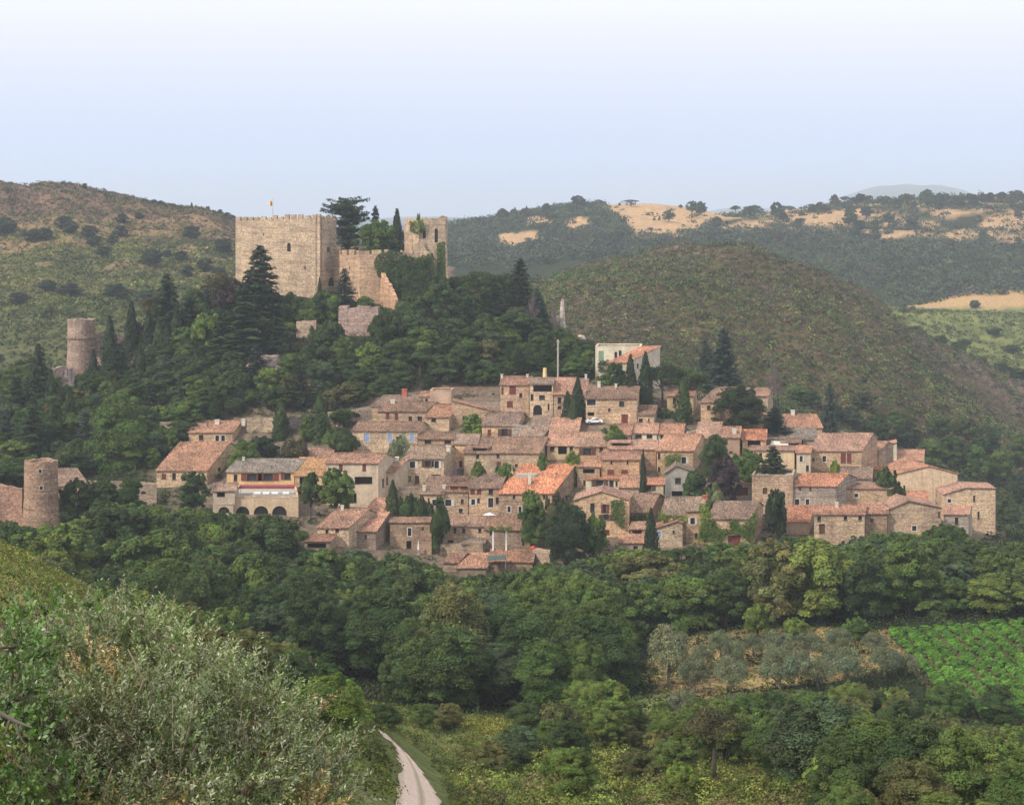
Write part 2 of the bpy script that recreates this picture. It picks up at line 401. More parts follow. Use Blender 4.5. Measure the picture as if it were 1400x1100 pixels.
def make_ground():
    cols = np.concatenate([np.arange(-900, -120, 26.), np.arange(-120, 1520, 3.6), np.arange(1520, 2301, 26.)])
    rows = DG
    PX, DD = np.meshgrid(cols, rows)
    X = (PX-CX)/F*DD; Z = hz(X, DD)
    v = np.stack([X, DD, Z], -1).reshape(-1, 3).astype(np.float32)
    nr, nc = PX.shape
    i = np.arange((nr-1)*(nc-1)); r = i//(nc-1); c = i % (nc-1); a = r*nc+c
    q = np.stack([a, a+1, a+nc+1, a+nc], -1).astype(np.int32)
    m = bpy.data.meshes.new('ground')
    m.vertices.add(len(v)); m.vertices.foreach_set('co', v.ravel())
    m.loops.add(q.size); m.loops.foreach_set('vertex_index', q.ravel())
    m.polygons.add(len(q)); m.polygons.foreach_set('loop_start', np.arange(0, q.size, 4, dtype=np.int32))
    m.polygons.foreach_set('loop_total', np.full(len(q), 4, dtype=np.int32))
    m.polygons.foreach_set('use_smooth', np.ones(len(q), bool))
    zc = zones(PX, DD, X).reshape(-1, 3)
    at = m.color_attributes.new('tint', 'FLOAT_COLOR', 'POINT')
    cc = np.ones((len(v), 4), np.float32); cc[:, :3] = np.clip(zc, 0.004, 1); at.data.foreach_set('color', cc.ravel())
    t = NT('soil_and_grass'); p = t.pos()
    at = t.n('ShaderNodeAttribute', attribute_name='tint')
    n = t.ramp(t.noise(p, .9, 6, .7).outputs[0], [(.3, (.5, .52, .5)), (.5, (1, 1, 1)), (.7, (1.55, 1.45, 1.35))])
    c = t.mix(1.0, at.outputs['Color'], n, 'MULTIPLY')
    m.materials.append(t.out(t.bsdf(c, .95, t.bump(t.noise(p, .6, 5, .7).outputs[0], 1.0, .5), .05)))
    m.update()
    o = bpy.data.objects.new('ground', m); COL.objects.link(o); tag(o, kind='structure')
    return o
make_ground()

# ------------------------------------------------------------------ dirt track
def make_road():
    pts = [(579, 1180, 70), (578, 1110, 62), (575, 1080, 56), (568, 1055, 47), (557, 1035, 37), (544, 1019, 28), (532, 1009, 19), (520, 1003, 12)]
    V = []; uv = []
    fine = []
    for k in range(len(pts)-1):
        for j in range(8):
            t = j/8; fine.append([pts[k][q]*(1-t)+pts[k+1][q]*t for q in range(3)])
    for k, (px, py, w) in enumerate(fine):
        D = ground(px, py, 60)
        xc = (px-CX)/F*D; hw = w/2/F*D
        for j in range(9):
            s = -1+j/4; wob = (vnoise(k*.9, 3 if s < 0 else 9)-.5)*.42 if abs(s) == 1 else 0
            x = xc+hw*(s+wob); V.append((x, D, float(hz(x, D))+.07-.05*(abs(abs(s)-.5) < .2)))
            uv.append(s)
    mb = MB(); mb.v = V
    for k in range(len(fine)-1):
        for j in range(8):
            a = k*9+j; mb.f.append((a, a+1, a+10, a+9))
    t = NT('pale_dirt'); p = t.pos(); at = t.n('ShaderNodeAttribute', attribute_name='tint')
    n = t.ramp(t.noise(p, 1.6, 6, .7).outputs[0], [(.3, (.7, .68, .66)), (.7, (1.2, 1.18, 1.16))])
    me = mb.mesh('dirt_road', t.out(t.bsdf(t.mix(1.0, at.outputs['Color'], n, 'MULTIPLY'), .95, t.bump(t.noise(p, 3, 4).outputs[0], .5), .05)))
    a = me.color_attributes.new('tint', 'FLOAT_COLOR', 'POINT')
    for k, s in enumerate(uv):
        g = max(0, 1-abs(s)/.22)*.75+max(0, (abs(s)-.82)/.18)*.6
        c = [.82*(1-g)+.36*g, .63*(1-g)+.31*g, .52*(1-g)+.19*g]
        a.data[k].color = (*c, 1)
    o = bpy.data.objects.new('dirt_road', me); COL.objects.link(o); tag(o, kind='structure')
    me.polygons.foreach_set('use_smooth', [True]*len(me.polygons))
make_road()

# ------------------------------------------------------------------ camera, sky, air
cd = bpy.data.cameras.new('camera'); cam = bpy.data.objects.new('camera', cd); COL.objects.link(cam)
cam.location = (0, 0, 0); cam.rotation_euler = (R(90), 0, 0)
cd.sensor_width = 36; cd.sensor_fit = 'HORIZONTAL'; cd.lens = 36*F/1400; cd.shift_y = -250/1400
cd.clip_start = .5; cd.clip_end = 40000
SC.camera = cam
W = bpy.data.worlds.new('World'); SC.world = W; W.use_nodes = True
nt = W.node_tree; nt.nodes.clear()
SUN_EL, SUN_AZ = 40, 232           # azimuth of the sun, from +Y clockwise: behind the viewer, to the left
sk = nt.nodes.new('ShaderNodeTexSky'); sk.sky_type = 'NISHITA'; sk.sun_disc = False
sk.sun_elevation = R(SUN_EL); sk.sun_rotation = R(SUN_AZ); sk.dust_density = 2.5; sk.air_density = 1.0
tc = nt.nodes.new('ShaderNodeTexCoord'); sx = nt.nodes.new('ShaderNodeSeparateXYZ')
nt.links.new(tc.outputs['Generated'], sx.inputs[0])
rp = nt.nodes.new('ShaderNodeValToRGB'); nt.links.new(sx.outputs['Z'], rp.inputs[0])
K = 1/.10
stops = [(0.0, (.50, .61, .87)), (.03, (.50, .60, .83)), (.05, (.515, .585, .785)), (.08, (.59, .63, .76)), (.105, (.66, .67, .745)), (.13, (.75, .755, .77)), (1.0, (.70, .72, .77))]
e = rp.color_ramp.elements
while len(e) < len(stops): e.new(.5)
for k, (p_, c_) in enumerate(stops): e[k].position = p_; e[k].color = (*c_, 1)
# thin high cloud veil laid over the clear sky (strength .1 scales both)
vm = nt.nodes.new('ShaderNodeVectorMath'); vm.operation = 'SCALE'; vm.inputs[3].default_value = K
nt.links.new(rp.outputs[0], vm.inputs[0])
mx = nt.nodes.new('ShaderNodeMix'); mx.data_type = 'RGBA'; mx.inputs[0].default_value = .9
nt.links.new(sk.outputs[0], mx.inputs[6]); nt.links.new(vm.outputs[0], mx.inputs[7])
bg = nt.nodes.new('ShaderNodeBackground'); bg.inputs[1].default_value = .1
nt.links.new(mx.outputs[2], bg.inputs[0])
wo = nt.nodes.new('ShaderNodeOutputWorld'); nt.links.new(bg.outputs[0], wo.inputs[0])
sl = bpy.data.lights.new('sun', 'SUN'); sl.energy = 2.5; sl.angle = R(6); sl.color = (1, .93, .82)
so = bpy.data.objects.new('sun', sl); COL.objects.link(so)
az = R(SUN_AZ); el = R(SUN_EL)
sdir = Vector((math.sin(az)*math.cos(el), math.cos(az)*math.cos(el), math.sin(el)))
so.rotation_euler = (-sdir).to_track_quat('-Z', 'Y').to_euler(); so.location = (0, -50, 200)
SC.view_settings.view_transform = 'Standard'; SC.view_settings.look = 'None'; SC.view_settings.gamma = 1
SC.view_settings.exposure = .60
SC.cycles.max_bounces = 6; SC.cycles.diffuse_bounces = 3; SC.cycles.transmission_bounces = 3; SC.cycles.volume_bounces = 2
SC.cycles.use_denoising = True
SC.cycles.use_adaptive_sampling = True

def make_haze():
    mb = MB(); mb.box(-10400, 10400, -400, 15100, -260, 236)
    t = NT('haze_air'); v = t.n('ShaderNodeVolumePrincipled')
    v.inputs['Color'].default_value = (.83, .895, 1.0, 1); v.inputs['Density'].default_value = .00015
    v.inputs['Anisotropy'].default_value = 0.2
    o = t.n('ShaderNodeOutputMaterial'); t.l(v.outputs[0], o.inputs['Volume'])
    ob = mb.build('haze', t.m); tag(ob, kind='stuff'); ob.display_type = 'WIRE'
HAZE = True
if HAZE: make_haze()
# ------------------------------------------------------------------ foliage
def rng_dirs(rs, n):
    v = rs.normal(size=(n, 3)); return v/np.linalg.norm(v, axis=1)[:, None]
def leaves(rs, pos, nrm, size, asp=.55, jit=.7, lift=0.0):
    """rhombic leaves at pos facing roughly nrm"""
    n = len(pos)
    nn = nrm+rng_dirs(rs, n)*jit; nn /= np.linalg.norm(nn, axis=1)[:, None]
    t = np.cross(nn, rng_dirs(rs, n)); t /= np.linalg.norm(t, axis=1)[:, None]+1e-9
    if lift: t[:, 2] += lift; t /= np.linalg.norm(t, axis=1)[:, None]
    b = np.cross(nn, t); s = (size*(.6+.8*rs.rand(n)))[:, None]
    q = np.stack([pos-t*s*.5, pos+b*s*.5*asp-t*s*.08, pos+t*s*.5, pos-b*s*.5*asp-t*s*.08], 1)
    return q.reshape(-1, 3)
def clump_cloud(rs, cen, rad, per, size, up=.25, zs=.8, asp=.7):
    P_, N_, T_ = [], [], []
    for c, r in zip(cen, rad):
        n = max(12, int(per*(r/np.mean(rad))**2))
        d = rng_dirs(rs, n); d[:, 2] = np.where(d[:, 2] < -.35, -d[:, 2], d[:, 2])
        rr = r*(.62+.5*rs.rand(n)**.7)
        P_.append(np.asarray(c)+d*rr[:, None]*np.array([1, 1, zs])); N_.append(d+np.array([0, 0, up]))
        tone = .66+.68*rs.rand(); T_.append(np.tile(np.array([tone*(.88+.26*rs.rand()), tone, tone*(.80+.25*rs.rand())]), (n, 1))*(.82+.36*rs.rand(n, 1)))
    P_ = np.concatenate(P_); N_ = np.concatenate(N_); T_ = np.concatenate(T_)
    return leaves(rs, P_, N_, size, asp), np.repeat(T_, 4, 0)

def limb_mesh(name, segs, mat):
    mb = MB()
    for pts, rad in segs: mb.tube(pts, rad, 6)
    m = mb.mesh(name, mat); return m

def p_broad(seed, w=7., h=8., base=1.0, nc=58, per=200, size=.26, cr=.20, pointy=0.):
    rs = np.random.RandomState(seed); cen = []; rad = []; ph = rs.rand(4)*6.28
    ch = h-base; R0 = w/2
    for k in range(nc):
        u = rs.rand()*2-1 if k > 5 else rs.rand()
        u = max(-.75, u); a = rs.rand()*6.283
        rr = math.sqrt(max(0, 1-u*u)); sh = .55+.25*rs.rand()+.17*math.sin(2*a+ph[0])+.10*math.sin(3*a+ph[1])
        if pointy: rr *= 1-pointy*max(0, u)
        r = R0*cr*(.5+1.0*rs.rand()**1.3)
        cen.append((math.cos(a)*rr*(R0-r)*(sh+.22), math.sin(a)*rr*(R0-r)*(sh+.22), base+ch*.5+u*(ch*.5-r*.7)*(1+.12*math.sin(a+ph[2])))); rad.append(r)
    for k in range(12):
        a = rs.rand()*6.283; q = rs.rand()*.75; r = R0*.11*(.7+.7*rs.rand())
        for st in range(3): cen.append((math.cos(a)*q*R0+rs.normal()*.1, math.sin(a)*q*R0+rs.normal()*.1, base+ch*(.5+.5*math.sqrt(1-q*q)*.86)+st*r*.9)); rad.append(r*(1-.22*st))
    for k in range(4): cen.append((rs.normal()*R0*.2, rs.normal()*R0*.2, base+ch*(.3+.12*k))); rad.append(R0*.42)
    V, T = clump_cloud(rs, cen, rad, per, size)
    crown = quad_mesh('broad_crown', V, M['leaf'], T)
    segs = [([(0, 0, -.6), (.05*w*rs.normal()*.3, 0, base), (rs.normal()*.3, rs.normal()*.3, base+ch*.5)], [w*.032, w*.024, w*.012])]
    for c in cen[:7]:
        segs.append(([(0, 0, base*.9), (c[0]*.5, c[1]*.5, (base+c[2])*.5+.2), c], [w*.016, w*.010, w*.004]))
    return crown, limb_mesh('broad_trunk', segs, M['bark']), w, h
def p_conifer(seed, w=6., h=14., droop=.25, gap=.62, dens=1.0, size=.40, top=.72, flat=False):
    rs = np.random.RandomState(seed); P_, N_, T_ = [], [], []; segs = [([(0, 0, -.6), (0, 0, h*.98)], [w*.045, w*.006])]
    z = h*.08
    while z < h*.97:
        f = z/h; rr = w/2*(1-f)**top*(.8+.35*rs.rand())+.15
        if flat: rr = w/2*(np.interp(f, [0, .3, .55, .8, .93, 1], [.35, .55, .8, 1.0, .85, .4]))*(.75+.45*rs.rand())
        nb = max(4, int(8*rr/w*2+3)); a0 = rs.rand()*6.28
        z0_ = z
        for k in range(nb):
            z = z0_+rs.normal()*(.45 if flat else .15)
            a = a0+k/nb*6.283+rs.normal()*.25; L = rr*(.45+.65*rs.rand() if flat else .7+.4*rs.rand()); dirr = np.array([math.cos(a), math.sin(a), 0]); side = np.array([-math.sin(a), math.cos(a), 0])
            n = int(34*dens*L/3*(1.6 if flat else 1.15))+6; t = rs.rand(n)**.7
            wd = (.10+.30*(1-t))*L
            p = np.array([0, 0, z])+dirr*(t*L)[:, None]+side*(rs.normal(size=n)*wd*.55)[:, None]
            p[:, 2] += -droop*L*t**1.4+(0 if flat else .12*L*t**3)+rs.normal(size=n)*.10
            P_.append(p); N_.append(np.tile(np.array([0, 0, 1.0]), (n, 1))+dirr*.35)
            tone = .7+.55*rs.rand(); T_.append(np.tile([tone, tone, tone], (n, 1))*(.8+.4*rs.rand(n, 1)))
            if k % 2 == 0: segs.append(([(0, 0, z), tuple(np.array([0, 0, z-droop*L*.4])+dirr*L*.7)], [w*.010, w*.003]))
        z = z0_+gap*(.7+.6*rs.rand())*max(.5, (1-f))*(1.15 if flat else .8)
    P_ = np.concatenate(P_); N_ = np.concatenate(N_); T_ = np.concatenate(T_)
    V = leaves(rs, P_, N_, size, .6, .55)
    return quad_mesh('conifer_crown', V, M['leaf'], np.repeat(T_, 4, 0)), limb_mesh('conifer_trunk', segs, M['bark']), w, h
def p_cypress(seed, w=2., h=9.):
    rs = np.random.RandomState(seed); n = 3000
    f = rs.rand(n)**1.15; prof = w/2*np.clip(np.sin(np.pi*np.clip(f*.92+.08, 0, 1)**.62)**.75, .04, 1)
    a = rs.rand(n)*6.283; lob = 1+.16*np.sin(a*3+f*9+seed)+.12*np.sin(a*5-f*23)
    rr = prof*lob*(.72+.32*rs.rand(n))
    p = np.stack([np.cos(a)*rr, np.sin(a)*rr, .25+f*(h-.25)], 1)
    nn = np.stack([np.cos(a), np.sin(a), np.full(n, .3)], 1); tone = (.7+.6*vnoise(a*2, f*14, seed))*(.8+.4*rs.rand(n))
    V = leaves(rs, p, nn, .42, .42, .5, 1.2)
    return quad_mesh('cypress_crown', V, M['leaf'], np.repeat(np.stack([tone]*3, 1), 4, 0)), limb_mesh('cypress_trunk', [([(0, 0, -.8), (0, 0, h*.8)], [.16, .05])], M['bark']), w, h
def p_pine(seed, w=8., h=10.):
    rs = np.random.RandomState(seed); cen = []; rad = []; segs = [([(0, 0, -.6), (.15, 0, h*.35), (0, .1, h*.62)], [.28, .22, .15])]
    for k in range(20):
        a = rs.rand()*6.283; r = math.sqrt(rs.rand())*w*.36; z = h*(.62+.27*rs.rand()*(1-r/w))
        cen.append((math.cos(a)*r, math.sin(a)*r, z)); rad.append(.8+.6*rs.rand())
        if k < 10: segs.append(([(0, 0, h*.5), (cen[-1][0]*.6, cen[-1][1]*.6, z-1), cen[-1]], [.12, .07, .03]))
    V, T = clump_cloud(rs, cen, rad, 250, .30, .4, .65, .5)
    return quad_mesh('pine_crown', V, M['leaf'], T), limb_mesh('pine_trunk', segs, M['bark']), w, h
def p_bare(seed, w=5., h=9.):
    rs = np.random.RandomState(seed); mb = MB(); tips = []
    def grow(p, d, L, r, lv):
        q = p+d*L; mid = (p+q)/2+Vector(rs.normal(size=3)*L*.06)
        mb.tube([p, mid, q], [r, r*.8, r*.6], 4)
        if lv == 0: tips.append(q); return
        for _ in range(4 if lv > 1 else 5):
            v = Vector(rs.normal(size=3)); v.z = abs(v.z)*.7+.15
            grow(p+(q-p)*(.4+.6*rs.rand()), (d*.75+v*.55).normalized(), L*(.55+.2*rs.rand()), r*.55, lv-1)
    grow(Vector((0, 0, -.5)), Vector((0, 0, 1)), h*.42, .16, 4)
    m = mb.mesh('bare_branches', M['purpletwig'])
    co = np.zeros(len(m.vertices)*3); m.vertices.foreach_get('co', co); co = co.reshape(-1, 3)
    co[:, 2] *= h/co[:, 2].max(); co[:, :2] *= (w/2)/np.abs(co[:, :2]).max()
    m.vertices.foreach_set('co', co.ravel()); m.update()
    return m, None, w, h
def p_olive(seed, w=5., h=5.):
    rs = np.random.RandomState(seed); cen = []; rad = []
    for k in range(26):
        u = rs.rand()*1.7-.7; a = rs.rand()*6.283; rr = math.sqrt(max(0, 1-u*u)); r = .55+.5*rs.rand()
        cen.append((math.cos(a)*rr*(w/2-r), math.sin(a)*rr*(w/2-r), h*.56+u*(h*.42-r*.8))); rad.append(r)
    V, T = clump_cloud(rs, cen, rad, 230, .24, .2, .9, .4)
    segs = [([(0, 0, -.5), (.1, 0, h*.25), (0, .1, h*.45)], [.2, .16, .09])]+[([(0, 0, h*.2), c], [.09, .03]) for c in cen[:5]]
    return quad_mesh('olive_crown', V, M['olive'], T), limb_mesh('olive_trunk', segs, M['greybark']), w, h
def p_vine(seed, w=1.5, h=1.1):
    rs = np.random.RandomState(seed)
    cen = [(rs.normal()*.3, rs.normal()*.3, .55+.3*rs.rand()) for _ in range(7)]
    V, T = clump_cloud(rs, cen, [.34]*7, 42, .24, .5, .9, .9)
    return quad_mesh('vine_leaves', V, M['leaf'], T), limb_mesh('vine_stem', [([(0, 0, -.2), (.05, 0, .5)], [.05, .04])], M['bark']), w, h

PROTO = {
 'broad': [p_broad(s, 7, 8, b) for s, b in ((1, .7), (2, 1.0), (3, .6), (4, .9), (5, .5))]+[p_broad(6, 7, 9, .8, 60, 200, .27, .19, .55), p_broad(16, 7, 7, .5, 46, 240, .27, .25), p_broad(17, 7, 8.5, 1.2, 76, 170, .24, .16), p_broad(18, 7, 9.5, .4, 50, 220, .26, .22, .7)],
 'fine': [p_broad(s, 7, 7.5, .5, nc_, 330, .155, cr_, pt) for s, pt, nc_, cr_ in ((21, 0, 70, .19), (22, .45, 62, .21), (23, .2, 90, .15), (24, 0, 50, .24))],
 'orchard': [p_broad(s, 6, 6, 1.7, 26, 240, .30) for s in (31, 32)],
 'conifer': [p_conifer(41), p_conifer(42, 6, 13, .32, .8, 1.2), p_conifer(43, 5, 12, .15, .55, 1.1, .3)],
 'cypress': [p_cypress(51), p_cypress(52)],
 'cedar': [p_conifer(61, 12, 13, -.10, .95, 1.5, .42, 1, True)],
 'pine': [p_pine(71), p_pine(72)],
 'olive': [p_olive(81), p_olive(82)],
 'bush': [p_broad(s, 3, 2.4, .05, 16, 120, .24, .34) for s in (91, 92, 93)],
 'bare': [p_bare(101)],
 'vine': [p_vine(111), p_vine(112)],
}
NAMES = {'broad': 'broadleaf_tree', 'fine': 'oak_tree', 'orchard': 'orchard_tree', 'conifer': 'conifer_tree', 'cypress': 'cypress_tree', 'cedar': 'cedar_tree',
         'pine': 'pine_tree', 'olive': 'olive_tree', 'bush': 'bush', 'bare': 'bare_tree', 'vine': 'grapevine'}
CATS = {k: ('bush' if k == 'bush' else 'grapevine' if k == 'vine' else 'tree') for k in NAMES}
DARK = (.038, .056, .028); DEEP = (.052, .082, .030); MID = (.082, .128, .036); LITE = (.14, .195, .046); OLV = (.15, .17, .095); YEL = (.14, .15, .035)
BLUEG = (.050, .074, .060); PURP = (.065, .042, .052); BRN = (.085, .078, .040)
PLACED = []
def plant(kind, x, D, w, h, col, label=None, group=None, variant=None, sink=.15, z=None):
    if label and len(label.split()) > 16: print('LONGT', label)
    pr = PROTO[kind][rnd.randrange(len(PROTO[kind])) if variant is None else variant]
    z = float(hz(x, D)) if z is None else z
    o = empty(NAMES[kind], (x, D, z-sink), label, CATS[kind], group, rnd.random()*6.28, (w/pr[2], w/pr[2], h/pr[3]))
    if kind == 'bare':
        child('branches', pr[0], o); return o
    j = 1+.22*(rnd.random()-.5)
    j *= 1.14
    child('foliage' if kind in ('bush', 'vine') else 'crown', pr[0], o, (col[0]*j*(1+.14*(rnd.random()-.5)), col[1]*j, col[2]*j))
    child('stem' if kind in ('bush', 'vine') else 'trunk', pr[1], o)
    return o
def tree_at(kind, px, base, top, wpx, col, label, D=None, group=None, variant=None, z=None):
    """a tree whose foot shows at row base, tip at row top"""
    if D is None: D = ground(px, base)
    h = (base-top)/F*D; w = wpx/F*D; x = (px-CX)/F*D
    zb = (HY-base)/F*D if z is None else z
    PLACED.append((px, base, top, wpx, D))
    g = float(hz(x, D))
    if g < zb-.3: h += zb-g; zb = g
    return plant(kind, x, D, w, h, col, label, group, variant, .1, zb)

# ------------------------------------------------------------------ maquis scrub as one mesh per hill
def scrub(name, label_kind, pxr, Dr, step, size, colf, nq=34, leaf=.42, keep=None, hh=.75, seed=1, mat='scrub'):
    rs = np.random.RandomState(seed)
    x0 = min((pxr[0]-CX)/F*d for d in Dr); x1 = max((pxr[1]-CX)/F*d for d in Dr)
    gx, gy = np.meshgrid(np.arange(x0, x1, step), np.arange(Dr[0], Dr[1], step))
    x = (gx+rs.uniform(-.5, .5, gx.shape)*step).ravel(); y = (gy+rs.uniform(-.5, .5, gx.shape)*step).ravel()
    px = CX+F*x/y; m = (px > pxr[0]) & (px < pxr[1]) & (y > Dr[0]) & (y < Dr[1])
    x, y, px = x[m], y[m], px[m]; py = hpy(px, y)
    if keep is not None:
        k = rs.rand(len(x)) < keep(px, py, y, x); x, y, px, py = x[k], y[k], px[k], py[k]
    n = len(x); z = hz(x, y)
    r = size*(.45+.95*rs.rand(n)**1.6)
    d = rng_dirs(rs, n*nq).reshape(n, nq, 3); d[..., 2] = np.abs(d[..., 2])
    lum = 1+.25*np.sin(d[..., :1]*5+rs.rand(n, 1, 1)*6)+.2*np.sin(d[..., 1:2]*6+rs.rand(n, 1, 1)*6)
    p = d*r[:, None, None]*(.75+.3*rs.rand(n, nq, 1))*lum*np.array([1, 1, hh])+np.stack([x, y, z], 1)[:, None, :]
    c = colf(px, py, y, x, rs); c = c*(.38+1.15*rs.rand(n, 1))
    cc = (c[:, None, :]*(.6+.8*rs.rand(n, nq, 1))).reshape(-1, 3)
    L = (leaf*(.5+r/size*.6))[:, None]*np.ones((1, nq))
    V = leaves(rs, p.reshape(-1, 3), d.reshape(-1, 3)+np.array([0, 0, .3]), L.ravel(), .8, .6)
    me = quad_mesh(name, V, M[mat], np.repeat(cc, 4, 0))
    o = bpy.data.objects.new(name, me); COL.objects.link(o); o.color = (1, 1, 1, 1)
    tag(o, kind='stuff'); return o, n

def mixc(rs, n, pal, w):
    k = rs.choice(len(pal), n, p=np.array(w)/sum(w)); return np.array(pal)[k]
G1 = (.092, .120, .038); G2 = (.145, .160, .052); G3 = (.046, .068, .032); B1 = (.135, .098, .068); V1 = (.15, .105, .100); Y1 = (.22, .215, .072)
def blend(a, b, m): return a*(1-m[:, None])+b*m[:, None]
def col_mid(px, py, D, x, rs):
    n = len(px); a = mixc(rs, n, [(.085, .13, .040), G2, G3, B1, V1], [6, 5, 3, .8, .7]); b = mixc(rs, n, [V1, B1, G1, (.14, .10, .10)], [4, 1.6, 3, 1.5])
    m = smooth(690, 770, D+(fbm(x/30, D/30, 3, 8)-.5)*160)*smooth(780, 900, px)*.6
    m = np.maximum(m, .4*smooth(.58, .70, fbm(x/28, D/40, 3, 9)))
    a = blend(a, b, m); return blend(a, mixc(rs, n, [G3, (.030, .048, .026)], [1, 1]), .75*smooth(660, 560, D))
def col_left(px, py, D, x, rs):
    n = len(px); a = mixc(rs, n, [G1, G2, Y1, G3], [3, 4, 2.6, 1.0]); b = mixc(rs, n, [B1, V1, G1, (.12, .085, .07)], [3, 3.4, 2.6, 1])
    m = smooth(880, 960, D+(fbm(x/60, D/25, 3, 18)-.5)*190); a = blend(a, b, m*.9)
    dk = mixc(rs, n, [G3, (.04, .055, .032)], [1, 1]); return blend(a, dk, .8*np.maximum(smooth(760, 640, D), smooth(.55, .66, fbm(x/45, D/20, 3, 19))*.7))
def col_far(px, py, D, x, rs):
    n = len(px); return mixc(rs, n, [(.055, .078, .042), (.048, .07, .042), (.085, .10, .05), (.075, .062, .06)], [4, 4, 2, 1.3])
def in_gold(px, py, D):
    g = pip(px, py, [(800, 262), (1012, 276), (1010, 292), (965, 302), (955, 315), (900, 320), (868, 322), (852, 300), (835, 288)])
    g2 = pip(px, py, [(960, 276), (1500, 255), (1500, 338), (1250, 330), (1130, 314), (980, 312)])
    g3 = pip(px, py, [(675, 320), (735, 310), (740, 327), (690, 341)]) | pip(px, py, [(718, 297), (752, 293), (752, 305), (716, 309)]) | pip(px, py, [(775, 297), (808, 295), (806, 309), (778, 311)])
    return g, g2, g3
def keep_far(px, py, D, x):
    g, g2, g3 = in_gold(px, py, D)
    k = np.where(g, .03, np.where(g2, .13+.34*(fbm(x/30, D/40, 3, 55) > .57), np.where(g3, .06, 1.0)))
    return k*(px > 560)
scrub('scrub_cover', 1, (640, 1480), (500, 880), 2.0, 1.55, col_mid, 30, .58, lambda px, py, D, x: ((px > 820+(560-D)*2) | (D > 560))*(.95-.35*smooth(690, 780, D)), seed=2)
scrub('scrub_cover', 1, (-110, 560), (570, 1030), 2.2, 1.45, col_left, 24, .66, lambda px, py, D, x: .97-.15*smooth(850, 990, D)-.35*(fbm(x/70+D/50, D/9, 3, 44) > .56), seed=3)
scrub('woodland_cover', 1, (540, 1500), (1190, 1790), 6.0, 4.6, col_far, 40, 1.5, keep_far, .8, seed=4)
scrub('scrub_cover', 1, (1090, 1480), (800, 1190), 4.0, 2.0, lambda px, py, D, x, rs: mixc(rs, len(px), [G2, (.12, .13, .045), G1, G3], [3, 3, 2, 1.3]), 30, .8, lambda px, py, D, x: .62*~((D > 1120) & (px > 1226) & (py < 424)), seed=5)

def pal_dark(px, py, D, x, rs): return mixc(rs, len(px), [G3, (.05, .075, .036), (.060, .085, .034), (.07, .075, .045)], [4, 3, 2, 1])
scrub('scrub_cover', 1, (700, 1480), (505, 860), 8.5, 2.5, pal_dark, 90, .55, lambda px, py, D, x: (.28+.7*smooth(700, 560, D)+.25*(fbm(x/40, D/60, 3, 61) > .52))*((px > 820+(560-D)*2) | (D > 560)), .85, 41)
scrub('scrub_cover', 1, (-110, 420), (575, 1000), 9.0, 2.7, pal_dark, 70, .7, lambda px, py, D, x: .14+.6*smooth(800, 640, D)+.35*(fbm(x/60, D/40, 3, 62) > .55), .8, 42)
# ------------------------------------------------------------------ buildings
V2 = lambda x, y: Vector((x, y, 0))
class Wall:
    """one straight wall: O (x,y) start, a unit direction, length W, outward normal n"""
    def __init__(s, A, B, flip=False):
        s.A = Vector((A[0], A[1])); d = Vector((B[0]-A[0], B[1]-A[1])); s.W = d.length; s.a = d/s.W
        s.n = Vector((s.a.y, -s.a.x)) if not flip else Vector((-s.a.y, s.a.x))
    def pt(s, u, z, off=0.0):
        p = s.A+s.a*u+s.n*off; return (p.x, p.y, z)
    def ray(s, px, py):
        k = (px-CX)/F; den = s.a.x-k*s.a.y
        u = (k*s.A.y-s.A.x)/den; y = s.A.y+s.a.y*u
        return u, (HY-py)/F*y
def rel(mb, L):
    mb.v = [(p[0]-L[0], p[1]-L[1], p[2]-L[2]) for p in mb.v]; return mb

WALLC = {'s': (.49, .355, .25), 't': (.57, .43, .30), 'd': (.35, .27, .21), 'g': (.42, .36, .305), 'p': (.62, .49, .36), 'c': (.70, .57, .40), 'w': (.72, .62, .47), 'k': (.50, .365, .28), 'o': (.62, .45, .26)}
ROOFC = {'b': (.30, .205, .155), 'n': (.345, .24, .18), 'o': (.53, .25, .155), 'm': (.45, .27, .19), 'g': (.275, .22, .175), 'r': (.36, .215, .16), 'y': (.44, .28, .16), 'k': (.47, .275, .195)}

